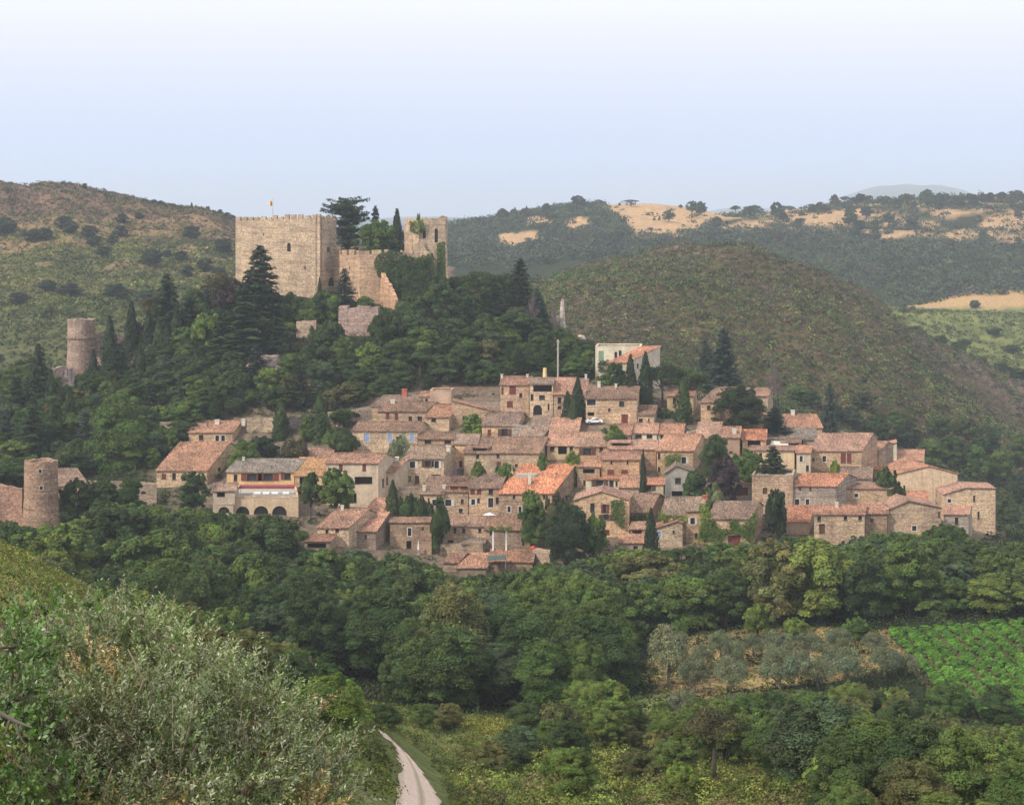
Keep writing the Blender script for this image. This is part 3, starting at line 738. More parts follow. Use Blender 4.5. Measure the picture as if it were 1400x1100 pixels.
def openings(wall, zb, zt, wins, root, L, wmb, sides=None):
    """cuts openings in a rectangular wall and fills them; wins: (px,py,w,h,kind)"""
    rects = []
    for (px, py, w, h, k) in wins:
        u0, z0 = wall.ray(px-w/2, py+h/2); u1, z1 = wall.ray(px+w/2, py-h/2)
        zc = wall.ray(px, py)[1]; Dy = wall.A.y+wall.a.y*(u0+u1)/2
        if u1 < u0: u0, u1 = u1, u0
        hh = h/F*Dy/2; z0, z1 = zc-hh, zc+hh
        u0 = max(.25, u0); u1 = min(wall.W-.25, u1); z1 = min(z1, zt-.18)
        if u1-u0 < .35 or z1-z0 < .35: continue
        if any(not (u1 < r[0]+.05 or u0 > r[1]-.05 or z1 < r[2]+.05 or z0 > r[3]-.05) for r in rects): continue
        rects.append((u0, u1, z0, z1, k))
    us = sorted({0, wall.W} | {v for r in rects for v in r[:2]}); zs = sorted({zb, zt} | {v for r in rects for v in r[2:4]})
    for i in range(len(us)-1):
        for j in range(len(zs)-1):
            uc, zc = (us[i]+us[i+1])/2, (zs[j]+zs[j+1])/2
            if any(r[0] < uc < r[1] and r[2] < zc < r[3] for r in rects): continue
            wmb.poly([wall.pt(us[i], zs[j]), wall.pt(us[i+1], zs[j]), wall.pt(us[i+1], zs[j+1]), wall.pt(us[i], zs[j+1])])
    for (u0, u1, z0, z1, k) in rects:
        rc = -.28 if k not in 'O' else -1.2
        for a, b in (((u0, z0), (u1, z0)), ((u1, z0), (u1, z1)), ((u1, z1), (u0, z1)), ((u0, z1), (u0, z0))):
            wmb.poly([wall.pt(*a), wall.pt(*b), wall.pt(b[0], b[1], rc), wall.pt(a[0], a[1], rc)])
        if k in 'A':                       # round head: fill the two corners flush
            r = (u1-u0)/2; uc = (u0+u1)/2
            for sgn in (-1, 1):
                cor = wall.pt(uc+sgn*r, z1)
                arc = [wall.pt(uc+sgn*r*math.cos(t), z1-r+r*math.sin(t)) for t in [q*math.pi/16 for q in range(9)]]
                for q in range(8): wmb.poly([cor, arc[q], arc[q+1]])
                arci = [wall.pt(uc+sgn*r*math.cos(t), z1-r+r*math.sin(t), rc) for t in [q*math.pi/16 for q in range(9)]]
                for q in range(8): wmb.poly([arc[q], arc[q+1], arci[q+1], arci[q]])
        f = MB()
        def bar(ua, ub, za, zb_, o0, o1):
            f.hexa([wall.pt(ua, za, o0), wall.pt(ub, za, o0), wall.pt(ub, za, o1), wall.pt(ua, za, o1), wall.pt(ua, zb_, o0), wall.pt(ub, zb_, o0), wall.pt(ub, zb_, o1), wall.pt(ua, zb_, o1)])
        light = k in 'lSb'
        isdoor = k in 'dDA'
        if light:                         # pale surround proud of the wall
            q = .17
            bar(u0-q, u0, z0-q, z1+q, .0, .05); bar(u1, u1+q, z0-q, z1+q, .0, .05); bar(u0, u1, z1, z1+q, .0, .05); bar(u0, u1, z0-q, z0, .0, .09)
            rel(f, L); fr = f.build('door' if isdoor else 'window', M['lime'], root)
        else:
            q = .07; iu0, iu1 = u0, u1
            bar(u0, u0+q, z0, z1, -.24, -.17); bar(u1-q, u1, z0, z1, -.24, -.17); bar(u0+q, u1-q, z1-q, z1, -.24, -.17)
            if not isdoor:
                bar(u0+q, u1-q, z0, z0+q, -.24, -.17)
                if k not in 'O': bar(u0-.08, u1+.08, z0-.1, z0, .0, .08)
            rel(f, L); fr = f.build('door' if isdoor else 'window', M['wood'], root)
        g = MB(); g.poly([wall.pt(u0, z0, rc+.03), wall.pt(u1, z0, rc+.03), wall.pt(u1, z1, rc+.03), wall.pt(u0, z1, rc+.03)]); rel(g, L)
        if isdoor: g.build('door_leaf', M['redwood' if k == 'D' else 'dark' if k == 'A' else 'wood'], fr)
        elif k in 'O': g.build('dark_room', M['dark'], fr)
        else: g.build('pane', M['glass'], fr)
        if k in 'rbg':                     # closed shutters fill the opening
            s_ = MB(); um = (u0+u1)/2
            for a, b in ((u0+.03, um-.015), (um+.015, u1-.03)):
                s_.hexa([wall.pt(a, z0+.03, -.12), wall.pt(b, z0+.03, -.12), wall.pt(b, z0+.03, -.06), wall.pt(a, z0+.03, -.06), wall.pt(a, z1-.03, -.12), wall.pt(b, z1-.03, -.12), wall.pt(b, z1-.03, -.06), wall.pt(a, z1-.03, -.06)])
            rel(s_, L).build('shutter', M[{'r': 'redwood', 'b': 'blue', 'g': 'green'}[k]], fr)
        if k in 'sSR':                     # open shutters beside it
            for a, b in ((u0-(u1-u0)/2-.04, u0-.04), (u1+.04, u1+(u1-u0)/2+.04)):
                if a < .05 or b > wall.W-.05: continue
                s_ = MB(); s_.hexa([wall.pt(a, z0, .06), wall.pt(b, z0, .06), wall.pt(b, z0, .11), wall.pt(a, z0, .11), wall.pt(a, z1, .06), wall.pt(b, z1, .06), wall.pt(b, z1, .11), wall.pt(a, z1, .11)])
                rel(s_, L).build('shutter', M['wood' if k == 's' else 'lime' if k == 'S' else 'redwood'], fr)

def slope(mb, c, nu=6, nv=3, th=.16, jit=.05, seed=0):
    """roof slab over corners c (a,b,c,d: eave-left, eave-right, ridge-right, ridge-left), slightly uneven"""
    rs = random.Random(seed); a, b, cc, d = [Vector(q) for q in c]
    top = []
    for j in range(nv+1):
        for i in range(nu+1):
            p = a.lerp(b, i/nu).lerp(d.lerp(cc, i/nu), j/nv)
            top.append(p+Vector((0, 0, (rs.random()-.5)*2*jit)))
    k = len(mb.v); mb.v += [tuple(p) for p in top]; mb.v += [(p.x, p.y, p.z-th) for p in top]
    n = (nu+1)*(nv+1); w = nu+1
    for j in range(nv):
        for i in range(nu):
            q = k+j*w+i; mb.f.append((q, q+1, q+w+1, q+w)); q += n; mb.f.append((q, q+w, q+w+1, q+1))
    rim = [i for i in range(w)]+[w*(j+1)-1 for j in range(1, nv+1)]+[w*nv+i for i in range(nu-1, -1, -1)]+[w*j for j in range(nv-1, 0, -1)]
    for q in range(len(rim)):
        x, y = rim[q], rim[(q+1) % len(rim)]; mb.f.append((k+x, k+n+x, k+n+y, k+y))

def edging(mb, p, q, r=.11, seg=5, n=5):
    p, q = Vector(p), Vector(q); mb.tube([tuple(p.lerp(q, t/n)+Vector((0, 0, (rnd.random()-.5)*.05))) for t in range(n+1)], r, seg)

HOUSES = []
def house(label, xl, xr, ye, yb, yr, sh=0, wins=(), right=(), left=(), ch=(), wall='s', roof='b', typ='g', D=None, cat='house', t=.36, dorm=(), top=None, dep=8., name=None, mat=None, group=None, eave=.35, dn=1.2, back=4., bs=0):
    if len(label.split()) > 16: print("LONG", len(label.split()), label)
    xc = (xl+xr)/2
    if D is None: D = ground(xc, yb, 330, 560)
    seed = int(xl*7+yr*3) % 9999
    wmat = mat or ('plaster' if wall in 'cwpok' else 'stone')
    jw = .84+.32*random.Random(seed).random(); hu = random.Random(seed+5).uniform(-.07, .07); wc = tuple(min(.85, v*jw*(1+hu*(1-i))) for i, v in enumerate(WALLC[wall]))
    jr = .82+.36*random.Random(seed+9).random(); hr_ = random.Random(seed+3).uniform(-.08, .08); rc = tuple(v*jr*(1+hr_*(1-i)) for i, v in enumerate(ROOFC[roof]))
    X0, X1 = (xl-CX)/F*D, (xr-CX)/F*D; nm = name or ('stone_house' if wmat == 'stone' else 'plastered_house')
    wmb, rmb, emb = MB(), MB(), MB()
    HOUSES.append((xl, xr, min(yr if typ in 'gs' else ye if not top else min(p[1] for p in top), ye), yb, D))
    if typ in 'gs' or typ == 'x':
        ze = (HY-ye)/F*D
        if typ == 'x': b, tt, zr = dep, 0, ze
        else:
            den = t+(yr-HY)/F; b = D*(ye-yr)/F/den; tt = t
            if b < 4.5:
                tt = max(.10, D*(ye-yr)/F/4.5-(yr-HY)/F); b = D*(ye-yr)/F/(tt+(yr-HY)/F)
            b = max(b, 2.0); zr = ze+b*tt
        dx = ((xl+sh)-CX)/F*(D+b)-X0
        b2 = min(b, back) if typ == 'g' else 0
        k2 = (b+b2)/b; zb2 = zr-b2*tt
        A, B = (X0, D), (X1, D); Ar, Br = (X0+dx, D+b), (X1+dx, D+b); Ab, Bb = (X0+dx*k2, D+b*k2), (X1+dx*k2, D+b*k2)
        gz = min(float(hz(q[0], q[1])) for q in (A, B, Ab, Bb)); zbot = min(gz, (HY-yb)/F*D)-dn
        L = ((A[0]+Bb[0])/2, (A[1]+Bb[1])/2, zbot+dn)
        root = empty(nm, L, label, cat, group)
        openings(Wall(A, B), zbot, ze, wins, root, L, wmb)
        for (C0, C1, C2, wn, fl) in ((B, Br, Bb, right, False), (A, Ar, Ab, left, True)):
            w1 = Wall(C0, C2, fl); zt = min(ze, zb2) if typ == 'g' else ze
            openings(w1, zbot, zt, wn, root, L, wmb)
            c = (w1.A+w1.a*w1.W*(b/(b+b2) if b2 else 1))
            pts = [(C0[0], C0[1], zt)]
            if ze > zt+.01: pts.append((C0[0], C0[1], ze))
            pts.append((C1[0], C1[1], zr))
            if b2:
                if zb2 > zt+.01: pts.append((C2[0], C2[1], zb2))
                pts.append((C2[0], C2[1], zt))
            else: pts.append((C1[0], C1[1], zt))
            if typ != 'x': wmb.poly(pts)
        wmb.poly([(Ab[0], Ab[1], zbot), (Bb[0], Bb[1], zbot), (Bb[0], Bb[1], zb2 if b2 else zr), (Ab[0], Ab[1], zb2 if b2 else zr)])
        ov = .22
        if typ == 'x':
            rmb.poly([(A[0], A[1], ze-.35), (B[0], B[1], ze-.35), (Bb[0], Bb[1], ze-.35), (Ab[0], Ab[1], ze-.35)])
            for p, q in ((A, B), (B, Bb), (Bb, Ab), (Ab, A)):
                w1 = Wall(p, q); n = max(2, int(w1.W/2.5)); 
                for i in range(n):
                    u0, u1 = w1.W*i/n, w1.W*(i+1)/n; h = rnd.random()*.10
                    emb.hexa([w1.pt(u0, ze, .05), w1.pt(u1, ze, .05), w1.pt(u1, ze, -.4), w1.pt(u0, ze, -.4), w1.pt(u0, ze+.12+h, .05), w1.pt(u1, ze+.12+h, .05), w1.pt(u1, ze+.12+h, -.4), w1.pt(u0, ze+.12+h, -.4)])
            r_ = rel(rmb, L).build('roof', M['slab'], root); rel(emb, L).build('parapet', M['stone'], r_, wc)
        else:
            e = eave/b
            ex0, ex1 = X0-dx*e-ov, X1-dx*e+ov; ey, ez = D-eave, ze-tt*eave+.17
            nu = max(3, int((X1-X0)/2.5)); R0, R1 = (Ar[0]-ov, Ar[1], zr+.17), (Br[0]+ov, Br[1], zr+.17)
            slope(rmb, [(ex0, ey, ez), (ex1, ey, ez), R1, R0], nu, 4, seed=seed)
            if b2:
                k3 = k2+eave/b; slope(rmb, [(X0+dx*k3-ov, D+b*k3, zb2-tt*eave+.17), (X1+dx*k3+ov, D+b*k3, zb2-tt*eave+.17), R1, R0], nu, 3, seed=seed+1)
            r_ = rel(rmb, L).build('roof', M['tile'], root, rc)
            edging(emb, (R0[0], R0[1], R0[2]+.05), (R1[0], R1[1], R1[2]+.05))
            for (p, q) in (((ex0, ey, ez), R0), ((ex1, ey, ez), R1)): edging(emb, p, q, .09)
            lc = tuple(min(.8, v*1.2+.02) for v in rc)
            rel(emb, L).build('ridge_tiles', M['tile'], r_, lc)
        plane = lambda px, py: max(.2, min(b-.1, (D*(HY-py)/F-ze)/(tt-(HY-py)/F)))   # distance up the slope
        for c in ch:
            cpx, ctop, cw, chh = c[:4]; mt = c[4] if len(c) > 4 else 'lime'
            k = plane(cpx, ctop+chh) if ctop+chh > yr else b*.97
            y = D+k; x = (cpx-CX)/F*y; w = cw/F*y; z1 = (HY-ctop)/F*y; z0 = ze+tt*k-.5
            m = MB(); m.box(x-w/2, x+w/2, y-w*.4, y+w*.4, z0, z1-.18); m.box(x-w/2-.09, x+w/2+.09, y-w*.4-.09, y+w*.4+.09, z1-.18, z1-.06)
            rel(m, L).build('chimney', M[mt], r_, (1, 1, 1) )
        for d in dorm:
            dx0, dx1, dy0, dy1, dk = d
            k = plane((dx0+dx1)/2, dy1); y = D+k; z0 = ze+tt*k; xa, xb = (dx0-CX)/F*y, (dx1-CX)/F*y; z1 = (HY-dy0)/F*y-.1
            ln = min((z1-z0)/max(tt, .1)+.6, b-k+.3)
            sk = dx/b
            m = MB(); m.hexa([(xa, y, z0-.6), (xb, y, z0-.6), (xb+sk*ln, y+ln, z0-.6), (xa+sk*ln, y+ln, z0-.6), (xa, y, z1), (xb, y, z1), (xb+sk*ln, y+ln, z1+.1), (xa+sk*ln, y+ln, z1+.1)])
            if dk == 'terrace':
                db = rel(m, L).build('roof_terrace', M['slab'], r_, wc)
            else:
                db = rel(m, L).build('dormer', M['plaster' if wall in 'cwpok' else 'stone'], root, wc)
                m = MB(); q = .12; n_ = max(1, int((xb-xa)/2.2)); g = (xb-xa)/n_
                for i in range(n_): m.box(xa+g*i+q*2, xa+g*(i+1)-q*2, y-.05, y+.02, z0+.2, z1-.15)
                rel(m, L).build('window', M['redwood' if dk == 'red' else 'dark'], db)
                m = MB(); slope(m, [(xa-.3, y-.45, z1+.05), (xb+.3, y-.45, z1+.05), (xb+.3+sk*ln, y+ln, z1+.24), (xa-.3+sk*ln, y+ln, z1+.24)], 3, 2)
                rel(m, L).build('dormer_roof', M['tile'], db, rc)
    else:   # 'f': the front wall has the profile `top`, the house runs straight back
        zt = [(((p[0]-CX)/F*D), (HY-p[1])/F*D) for p in top]
        zlow = min(q[1] for q in zt)
        b = dep; bx = bs/F*D
        A, B = (X0, D), (X1, D); Ab, Bb = (X0+bx, D+b), (X1+bx, D+b)
        gz = min(float(hz(q[0], q[1])) for q in (A, B, Ab, Bb)); zbot = min(gz, (HY-yb)/F*D)-dn
        L = ((A[0]+Bb[0])/2, (A[1]+Bb[1])/2, zbot+dn); root = empty(nm, L, label, cat, group)
        wn = [w for w in wins]
        openings(Wall(A, B), zbot, zlow, wn, root, L, wmb)
        prof = [(X0, zt[0][1])]+[q for q in zt[1:-1]]+[(X1, zt[-1][1])]
        pts = [(X0, D, zlow)]+[(q[0], D, q[1]) for q in prof]+[(X1, D, zlow)]
        wmb.poly([p for i, p in enumerate(pts) if i == 0 or (Vector(p)-Vector(pts[i-1])).length > .02])
        pb = [(X0+bx, D+b, zbot)]+[(q[0]+bx, D+b, q[1]) for q in prof]+[(X1+bx, D+b, zbot)]; wmb.poly(pb)
        openings(Wall(B, Bb), zbot, prof[-1][1], right, root, L, wmb); openings(Wall(A, Ab, True), zbot, prof[0][1], left, root, L, wmb)
        for i in range(len(prof)-1):
            (xa, za), (xb_, zb_) = prof[i], prof[i+1]; o = .2
            if i == 0: s_ = (zb_-za)/(xb_-xa+1e-9); xa -= o; za -= o*s_
            if i == len(prof)-2: s_ = (zb_-za)/(xb_-xa+1e-9); xb_ += o; zb_ += o*s_
            f_ = .3; sk = bx/b
            slope(rmb, [(xa-sk*f_, D-f_, za+.17), (xb_-sk*f_, D-f_, zb_+.17), (xb_+bx, D+b, zb_+.17), (xa+bx, D+b, za+.17)], 3, 4, seed=seed+i)
            edging(emb, (xa-sk*f_, D-f_, za+.18), (xb_-sk*f_, D-f_, zb_+.18), .09)
            if i: edging(emb, (xa-sk*f_, D-f_, za+.22), (xa+bx, D+b, za+.22), .11)
        r_ = rel(rmb, L).build('roof', M['tile'], root, rc)
        rel(emb, L).build('ridge_tiles', M['tile'], r_, tuple(min(.8, v*1.2+.02) for v in rc))
        for c in ch:
            cpx, ctop, cw, chh = c[:4]; mt = c[4] if len(c) > 4 else 'lime'; y = D+b*.4; x = (cpx-CX)/F*y; w = cw/F*y; z1 = (HY-ctop)/F*y; z0 = z1-chh/F*y-1
            m = MB(); m.box(x-w/2, x+w/2, y-w*.4, y+w*.4, z0, z1-.15); m.box(x-w/2-.09, x+w/2+.09, y-w*.4-.09, y+w*.4+.09, z1-.15, z1)
            rel(m, L).build('chimney', M[mt], r_)
    rel(wmb, L).build('wall', M[wmat], root, wc)
    return root, D, L
H = house
# windows: (centre x, centre y, width, height, kind)   w dark, l pale surround, s/S/R open shutters, r/b/g closed shutters, O deep opening, d/D door, A arched door
# --- left end
H('long barn-like house with a broad brown tiled roof at the left end of the village', 214, 283, 643, 665, 605, 33, [(224,651,6,7,'r'),(238,651,5,9,'w'),(262,650,5,6,'w')], right=[(300,640,4,7,'w')], wall='t', roof='m', t=.42)
H('small tan house with two square windows and a white chimney above the broad-roofed barn', 258, 318, 591, 606, 576, 12, [(297,599,5,8,'l'),(305,599,5,8,'l'),(275,598,6,7,'w')], right=[(326,600,4,8,'w')], ch=[(297,573,6,7),(333,572,5,7)], wall='t', roof='m', dn=2)
H('restaurant building with red-brown arched windows and yellow plaster behind the dining terrace', 310, 402, 645, 672, 628, 16, [(322,653,5,9,'w'),(345,652,15,10,'R'),(366,652,15,10,'R'),(393,651,9,9,'R'),(340,668,8,9,'O'),(362,668,14,10,'D'),(384,668,9,10,'O')], wall='o', roof='g', ch=[(333,624,3,6)])
H('low house with a rusty brown roof and dark porch joining the restaurant on its right', 403, 446, 650, 676, 626, 8, [(414,657,9,10,'O'),(428,657,8,10,'O'),(410,670,4,10,'w'),(436,669,4,10,'w')], wall='t', roof='y')
H('cream house with two brown shutters above a dark loggia, right of the rusty roof', 446, 517, 633, 692, 620, 12, [(466,639,5,9,'r'),(498,639,5,9,'r'),(497,657,24,11,'O'),(467,681,9,14,'O'),(484,681,7,14,'O')], right=[(524,660,3,12,'w')], wall='p', roof='m', dn=2)
H('small shed-like house with an orange roof and dark slot opening behind the restaurant roofs', 403, 452, 624, 634, 614, 6, [(415,628,18,4,'O'),(438,628,12,4,'O')], wall='p', roof='k')
H('pale stone house with blue shutters and a long straight brown roof', 482, 571, 589, 618, 577, 9, [(501,598,7,11,'b'),(533,598,6,11,'b'),(552,597,5,9,'g'),(563,598,6,11,'b'),(487,612,3,4,'w')], wall='t', roof='b')
H('tall house with two brown shutters and two dark windows directly above the blue-shuttered house', 516, 582, 562, 582, 550, 15, [(530,568,5,8,'r'),(542,569,5,8,'r'),(561,573,5,8,'w'),(574,573,6,8,'w')], wall='s', roof='b')
H('uppermost left house with a tall red brick chimney on a grey-brown roof', 509, 566, 555, 574, 541, 16, [(520,560,4,5,'w')], ch=[(553,531,7,11,'brick'),(537,546,6,6)], wall='t', roof='n', t=.3)
H('narrow light house with two small black windows beside the brick-chimney roof', 574, 602, 542, 560, 536, 3, [(583,547,4,4,'w'),(595,546,4,4,'w')], wall='p', roof='m')
H('blank rose-grey wall block standing tallest behind the upper left houses', 588, 617, 534, 562, 534, 4, [], wall='k', typ='x', dep=6)
H('gabled stone house with one small window and a dark doorway on its right side', 582, 614, 570, 592, 553, 14, [(593,574,6,5,'w')], right=[(622,573,5,12,'w'),(620,585,3,6,'w')], wall='t', roof='m')
H('low stone house whose orange tiled edge slopes down to the right above a green bush', 618, 680, 560, 582, 548, 0, [(634,571,3,5,'w'),(637,562.5,4,4,'w'),(665,569,4,5,'w'),(672,568,3,4,'w')], wall='s', roof='k', typ='f', top=[(618,548),(680,563)], dep=5, bs=3)
H('brown-roofed house with a mullioned shuttered window, left of the grey stone stair', 659, 707, 582, 601, 564, 9, [(669,591,5,8,'r'),(690,591,9,10,'s')], wall='t', roof='b')
H('house with a steep brown roof and a pale verge right of the grey stone stair', 707, 742, 596, 612, 569, 25, [(720,600,5,5,'w')], wall='d', roof='n')
H('house with a mottled orange and white tiled roof above a wide dark doorway', 748, 786, 609, 628, 572, 9, [(755,613,6,8,'w'),(769,615,12,12,'O'),(781,615,5,9,'l')], wall='o', roof='m', back=2)
H('low brown-roofed house with a shuttered window right of the mottled orange roof', 786, 834, 610, 630, 592, 8, [(803,617,11,9,'s'),(822,613,5,9,'w'),(826,622,4,7,'w')], wall='s', roof='n')
H('house with two small square openings, just above the grey roof of the white-shuttered house', 572, 620, 600, 622, 591, 2, [(585,604,9,5,'w'),(612,604,9,5,'w'),(663,634,4,8,'w')], wall='s', roof='b', back=2)
H('house with a plain brown roof joining the left end of the very long stone house', 622, 652, 607, 640, 594, 4, [(630,634,4,9,'w')], wall='t', roof='n', back=3)
H('very long stone house with a roof loggia and two rows of small windows, mid-village', 634, 738, 619, 648, 598, 12, [(653,624,4,5,'w'),(653,634,5,6,'w'),(681,623,4,5,'w'),(682,635,6,8,'r'),(736,623,3,5,'w'),(706,636,4,4,'w'),(663,630,2,2,'w')], wall='t', roof='b', dorm=[(645,667,611,617,'dark')])
H('house with a dark brown roof and white open shutters under the two-opening house', 553, 607, 627, 668, 609, 11, [(564,635,7,9,'S'),(585,634,8,9,'s'),(597,635,6,10,'S'),(560,654,4,7,'w'),(570,656,6,12,'d'),(596,651,13,5,'O')], ch=[(613,609,5,8)], wall='t', roof='g')
H('narrow house with a brown shutter and a gabled right side above the clipped cone bush', 519, 540, 645, 684, 629, 17, [(527,657,7,11,'r')], right=[(549,641,2.5,8,'w')], ch=[(541,624,8,6)], wall='p', roof='m', dn=2)
H('stone house with a leaning brown roof and two pale chimneys above the garden hedge', 573, 606, 675, 706, 652, 14, [(594,687,6,9,'l')], ch=[(580,663,4,8),(607,662,4,8)], wall='t', roof='n')
H('stone house with a red wooden attic dormer and half-open white shutters', 604, 640, 672, 705, 652, 8, [(613,687,8,9,'S'),(632,685,4,6,'w'),(630,698,5,6,'w')], dorm=[(614,642,663,670,'red')], wall='s', roof='b')
H('stone house with brown attic windows and white-framed door, left of the big orange roof', 641, 684, 667, 705, 648, 9, [(646,672,6,6,'r'),(655,672,6,6,'r'),(671,672,6,8,'w'),(647,686,5,8,'S'),(654,684,4,6,'w'),(671,687,7,13,'l'),(680,684,4,9,'w')], wall='s', roof='b', ch=[(700,644,3,5)])
H('large house with a broad bright orange roof holding a grey roof terrace', 682, 756, 674, 708, 635, 33, [(696,696,4,8,'l'),(711,696,4,8,'l'),(703,679,3,5,'w'),(744,679,3,5,'w'),(732,686,4,5,'w')], right=[(785,650,2.5,9,'w'),(785,671,2.5,10,'w'),(775,687,4,11,'l'),(763,668,2,4,'w')], ch=[(724,646,4,16,'lime')], dorm=[(704,732,648,654,'terrace')], wall='s', roof='o', t=.40)
H('low stone house with a wide brown roof right under the white parasol', 600, 664, 719, 746, 706, 9, [(622,725,4,7,'w'),(634,725,4,6,'w'),(656,725,4,6,'w'),(616,740,8,4,'O')], wall='s', roof='b')
H('brown-roofed house behind the white pergola posts, left of the small two-window house', 664, 714, 724, 748, 706, 2, [(672,728,5,6,'w')], wall='d', roof='b')
H('small square house with two reddish windows, one over the other, below the big orange-roofed house', 717, 750, 707, 748, 696, 6, [(727,713,5,8,'r'),(727,731,5,8,'r')], wall='t', roof='n', back=2)
# --- lowest front
H('little low house with a red-brown roof at the very bottom edge of the village', 606, 626, 769, 781, 757, 12, [], wall='d', roof='r', back=1.5)
H('low building with a pinkish roof and pale verge at the bottom village edge', 624, 664, 776, 788, 757, 22, [], wall='d', roof='m', t=.25, back=1)
H('low building with a pale pink roof beside the red and white parasol', 668, 728, 768, 782, 752, 4, [], wall='d', roof='m', t=.25, back=1)
H('grey stone outbuilding with a wide dark opening and a little balcony above the bottom roofs', 632, 661, 744, 762, 737, 4, [(650,750,16,6,'O'),(637,749,6,4,'w')], wall='g', roof='g', typ='s')
H('stone house with a mottled brown roof and small white chimney, lowest at the left', 434, 477, 721, 745, 697, 27, [(447,727,4,7,'w'),(461,725,5,5,'w')], ch=[(468,690,4,7)], wall='t', roof='m')
H('stone house with lichen-streaked orange roof attached to the right of the lowest left house', 478, 514, 726, 748, 701, 18, [(500,733,3,5,'w')], wall='d', roof='k')
H('tall narrow house with a streaky white and orange roof and bare stone right side', 500, 529, 698, 722, 682, 14, [], right=[(534,702,2.5,9,'w')], wall='d', roof='k', dn=2)
H('open-fronted shed with a low brown tiled roof at the lower left village edge', 416, 452, 740, 752, 731, 8, [(433,746,26,7,'O')], wall='d', roof='r', typ='s', cat='shed', name='open_shed')
H('two-storey stone house with a white-framed window and dark ground-floor door beside a closed white umbrella', 533, 590, 714, 752, 708, 2, [(560,727,5,11,'l'),(559,745,7,12,'O'),(534.8,729,3,7,'w'),(578,722,3,4,'w')], wall='d', roof='b', typ='s')
H('small cream attic house with an orange roof and three square windows in a row', 554, 583, 700, 716, 690, 10, [(564,705,4,5,'w'),(570,705,4,5,'w'),(577,705,4,5,'w')], wall='c', roof='o', back=2)
# --- top row
H('upper stone house with brown balcony shutters at the left of the arched-gate house', 684, 723, 526, 566, 515, 4, [(686.5,534,4,9,'r'),(701,533,9,11,'r'),(697,552,8,8,'r'),(712,540,4,6,'w')], ch=[(686,511,3,6),(721,511,3,5)], wall='s', roof='r')
H('house with a big dark arched door under a wide wooden loggia', 724, 756, 525, 569, 517, 1, [(742,531,26,9,'O'),(727,543,5,8,'w'),(741,543,8,6,'w'),(735,562,12,17,'A'),(750,556,2.6,9,'w')], wall='t', roof='g')
H('orange-roofed house right of the wide wooden loggia, partly behind two cypresses', 757, 786, 539, 568, 517, 4, [(765,547,5,8,'w'),(765,557,5,4,'w'),(775,552,4,6,'w')], wall='s', roof='k')
H('slim house with a steep red-orange roof squeezed between the cypresses and the long stone house', 790, 801, 541, 562, 518, 3, [], ch=[(801,511,3,7)], wall='k', roof='k', t=.5, back=2)
H('long stone house with a straight brown roof and two pale chimneys behind the parked car', 801, 871, 545, 578, 529, 4, [(808,550,13,8,'l'),(850,552,7,7,'w'),(854,572,9,12,'r'),(808,566,9,5,'O'),(833,560,3,4,'w')], ch=[(819,521,4,9),(842,524,3,6)], wall='t', roof='b')
H('tiny square stone house at the right end of the long two-chimney house', 872, 894, 567, 581, 555, 4, [(876,575,6,6,'w'),(887,574,2,4,'w')], wall='t', roof='b', top=None, back=4)
H('pale rendered flat-topped house with twin narrow windows and green shutter on the hillside', 814, 876, 474, 512, 474, 3, [(822,486,7,13,'g'),(842,485,4,8,'w'),(848,483,4,8,'w')], wall='w', typ='x', dep=9, D=449)
H('cream hillside house with a long bright orange roof slanting up to a tall right-hand wall', 832, 857, 496, 524, 474, 46, [(840,506,3,6,'w')], right=[(899,487,4,8,'w'),(872,500,2.5,6,'w')], wall='w', roof='o', typ='s', D=440, eave=.3, dn=4)
# --- right upper rows
H('small brown-roofed house with one dark window, left of the twin pink roofs', 834, 862, 594, 610, 580, 3, [(844,599,7,7,'w'),(856,600,4,6,'l')], wall='k', roof='r')
H('pale house with two wide dark windows, left one of the twin pink roofs', 864, 898, 592, 606, 579, 2, [(873,596.5,9,5,'w'),(888,596.5,8,5,'w')], wall='w', roof='k')
H('pale house with two small dark windows, right one of the twin pink roofs', 899, 933, 593, 606, 580, 3, [(906,597,6,5,'w'),(918,597,6,5,'w')], wall='w', roof='k')
H('house with a dark dormer slot in its orange roof, just below the twin pink roofs', 832, 897, 614, 642, 603, 2, [(840,618,4,6,'w')], dorm=[(835,861,604,610,'dark')], wall='s', roof='k', back=2)
H('house with half orange half brown roof and shuttered window above the climbing green vine', 898, 948, 616, 648, 594, 12, [(900.8,623,4,8,'w'),(935,629,6,9,'S'),(901,642,4,7,'w')], wall='t', roof='m', back=2)
H('house with a steep brown roof just above the round dark tree', 952, 983, 599, 620, 578, 4, [(975,605,4,5,'w')], wall='k', roof='m')
H('house with a brown roof and pale verge right of the round dark tree', 985, 1011, 598, 625, 584, 2, [(993,604,4,6,'w')], ch=[(1004,585,5,8)], wall='k', roof='m', back=3)
H('narrow upper house with a thin yellow-brown roof behind the orange canopy roof', 1004, 1040, 588, 600, 580, 3, [], wall='k', roof='y', back=2)
H('house with a bright orange canopy roof over a wide dark window bay', 1015, 1047, 601, 622, 588, 1, [(1031,606.5,18,9,'O')], wall='t', roof='o', back=2)
H('flat-topped building with a large pale grey stone roof beside the white awning', 1044, 1112, 601, 612, 586, 4, [(1095,603,6,5,'w')], wall='g', roof='g', typ='g', t=.22, back=2, mat='plaster')
H('house with a thin dark red roof over a veranda right of the white awning', 1068, 1094, 605, 622, 600, 2, [(1085,609,16,7,'O')], wall='t', roof='r', back=1)
H('low house with a long red-brown eave and cream wall under the white awning', 1022, 1086, 616, 636, 610, 3, [(1040,622,4,6,'w'),(1060,623,4,6,'w')], wall='c', roof='r', back=1)
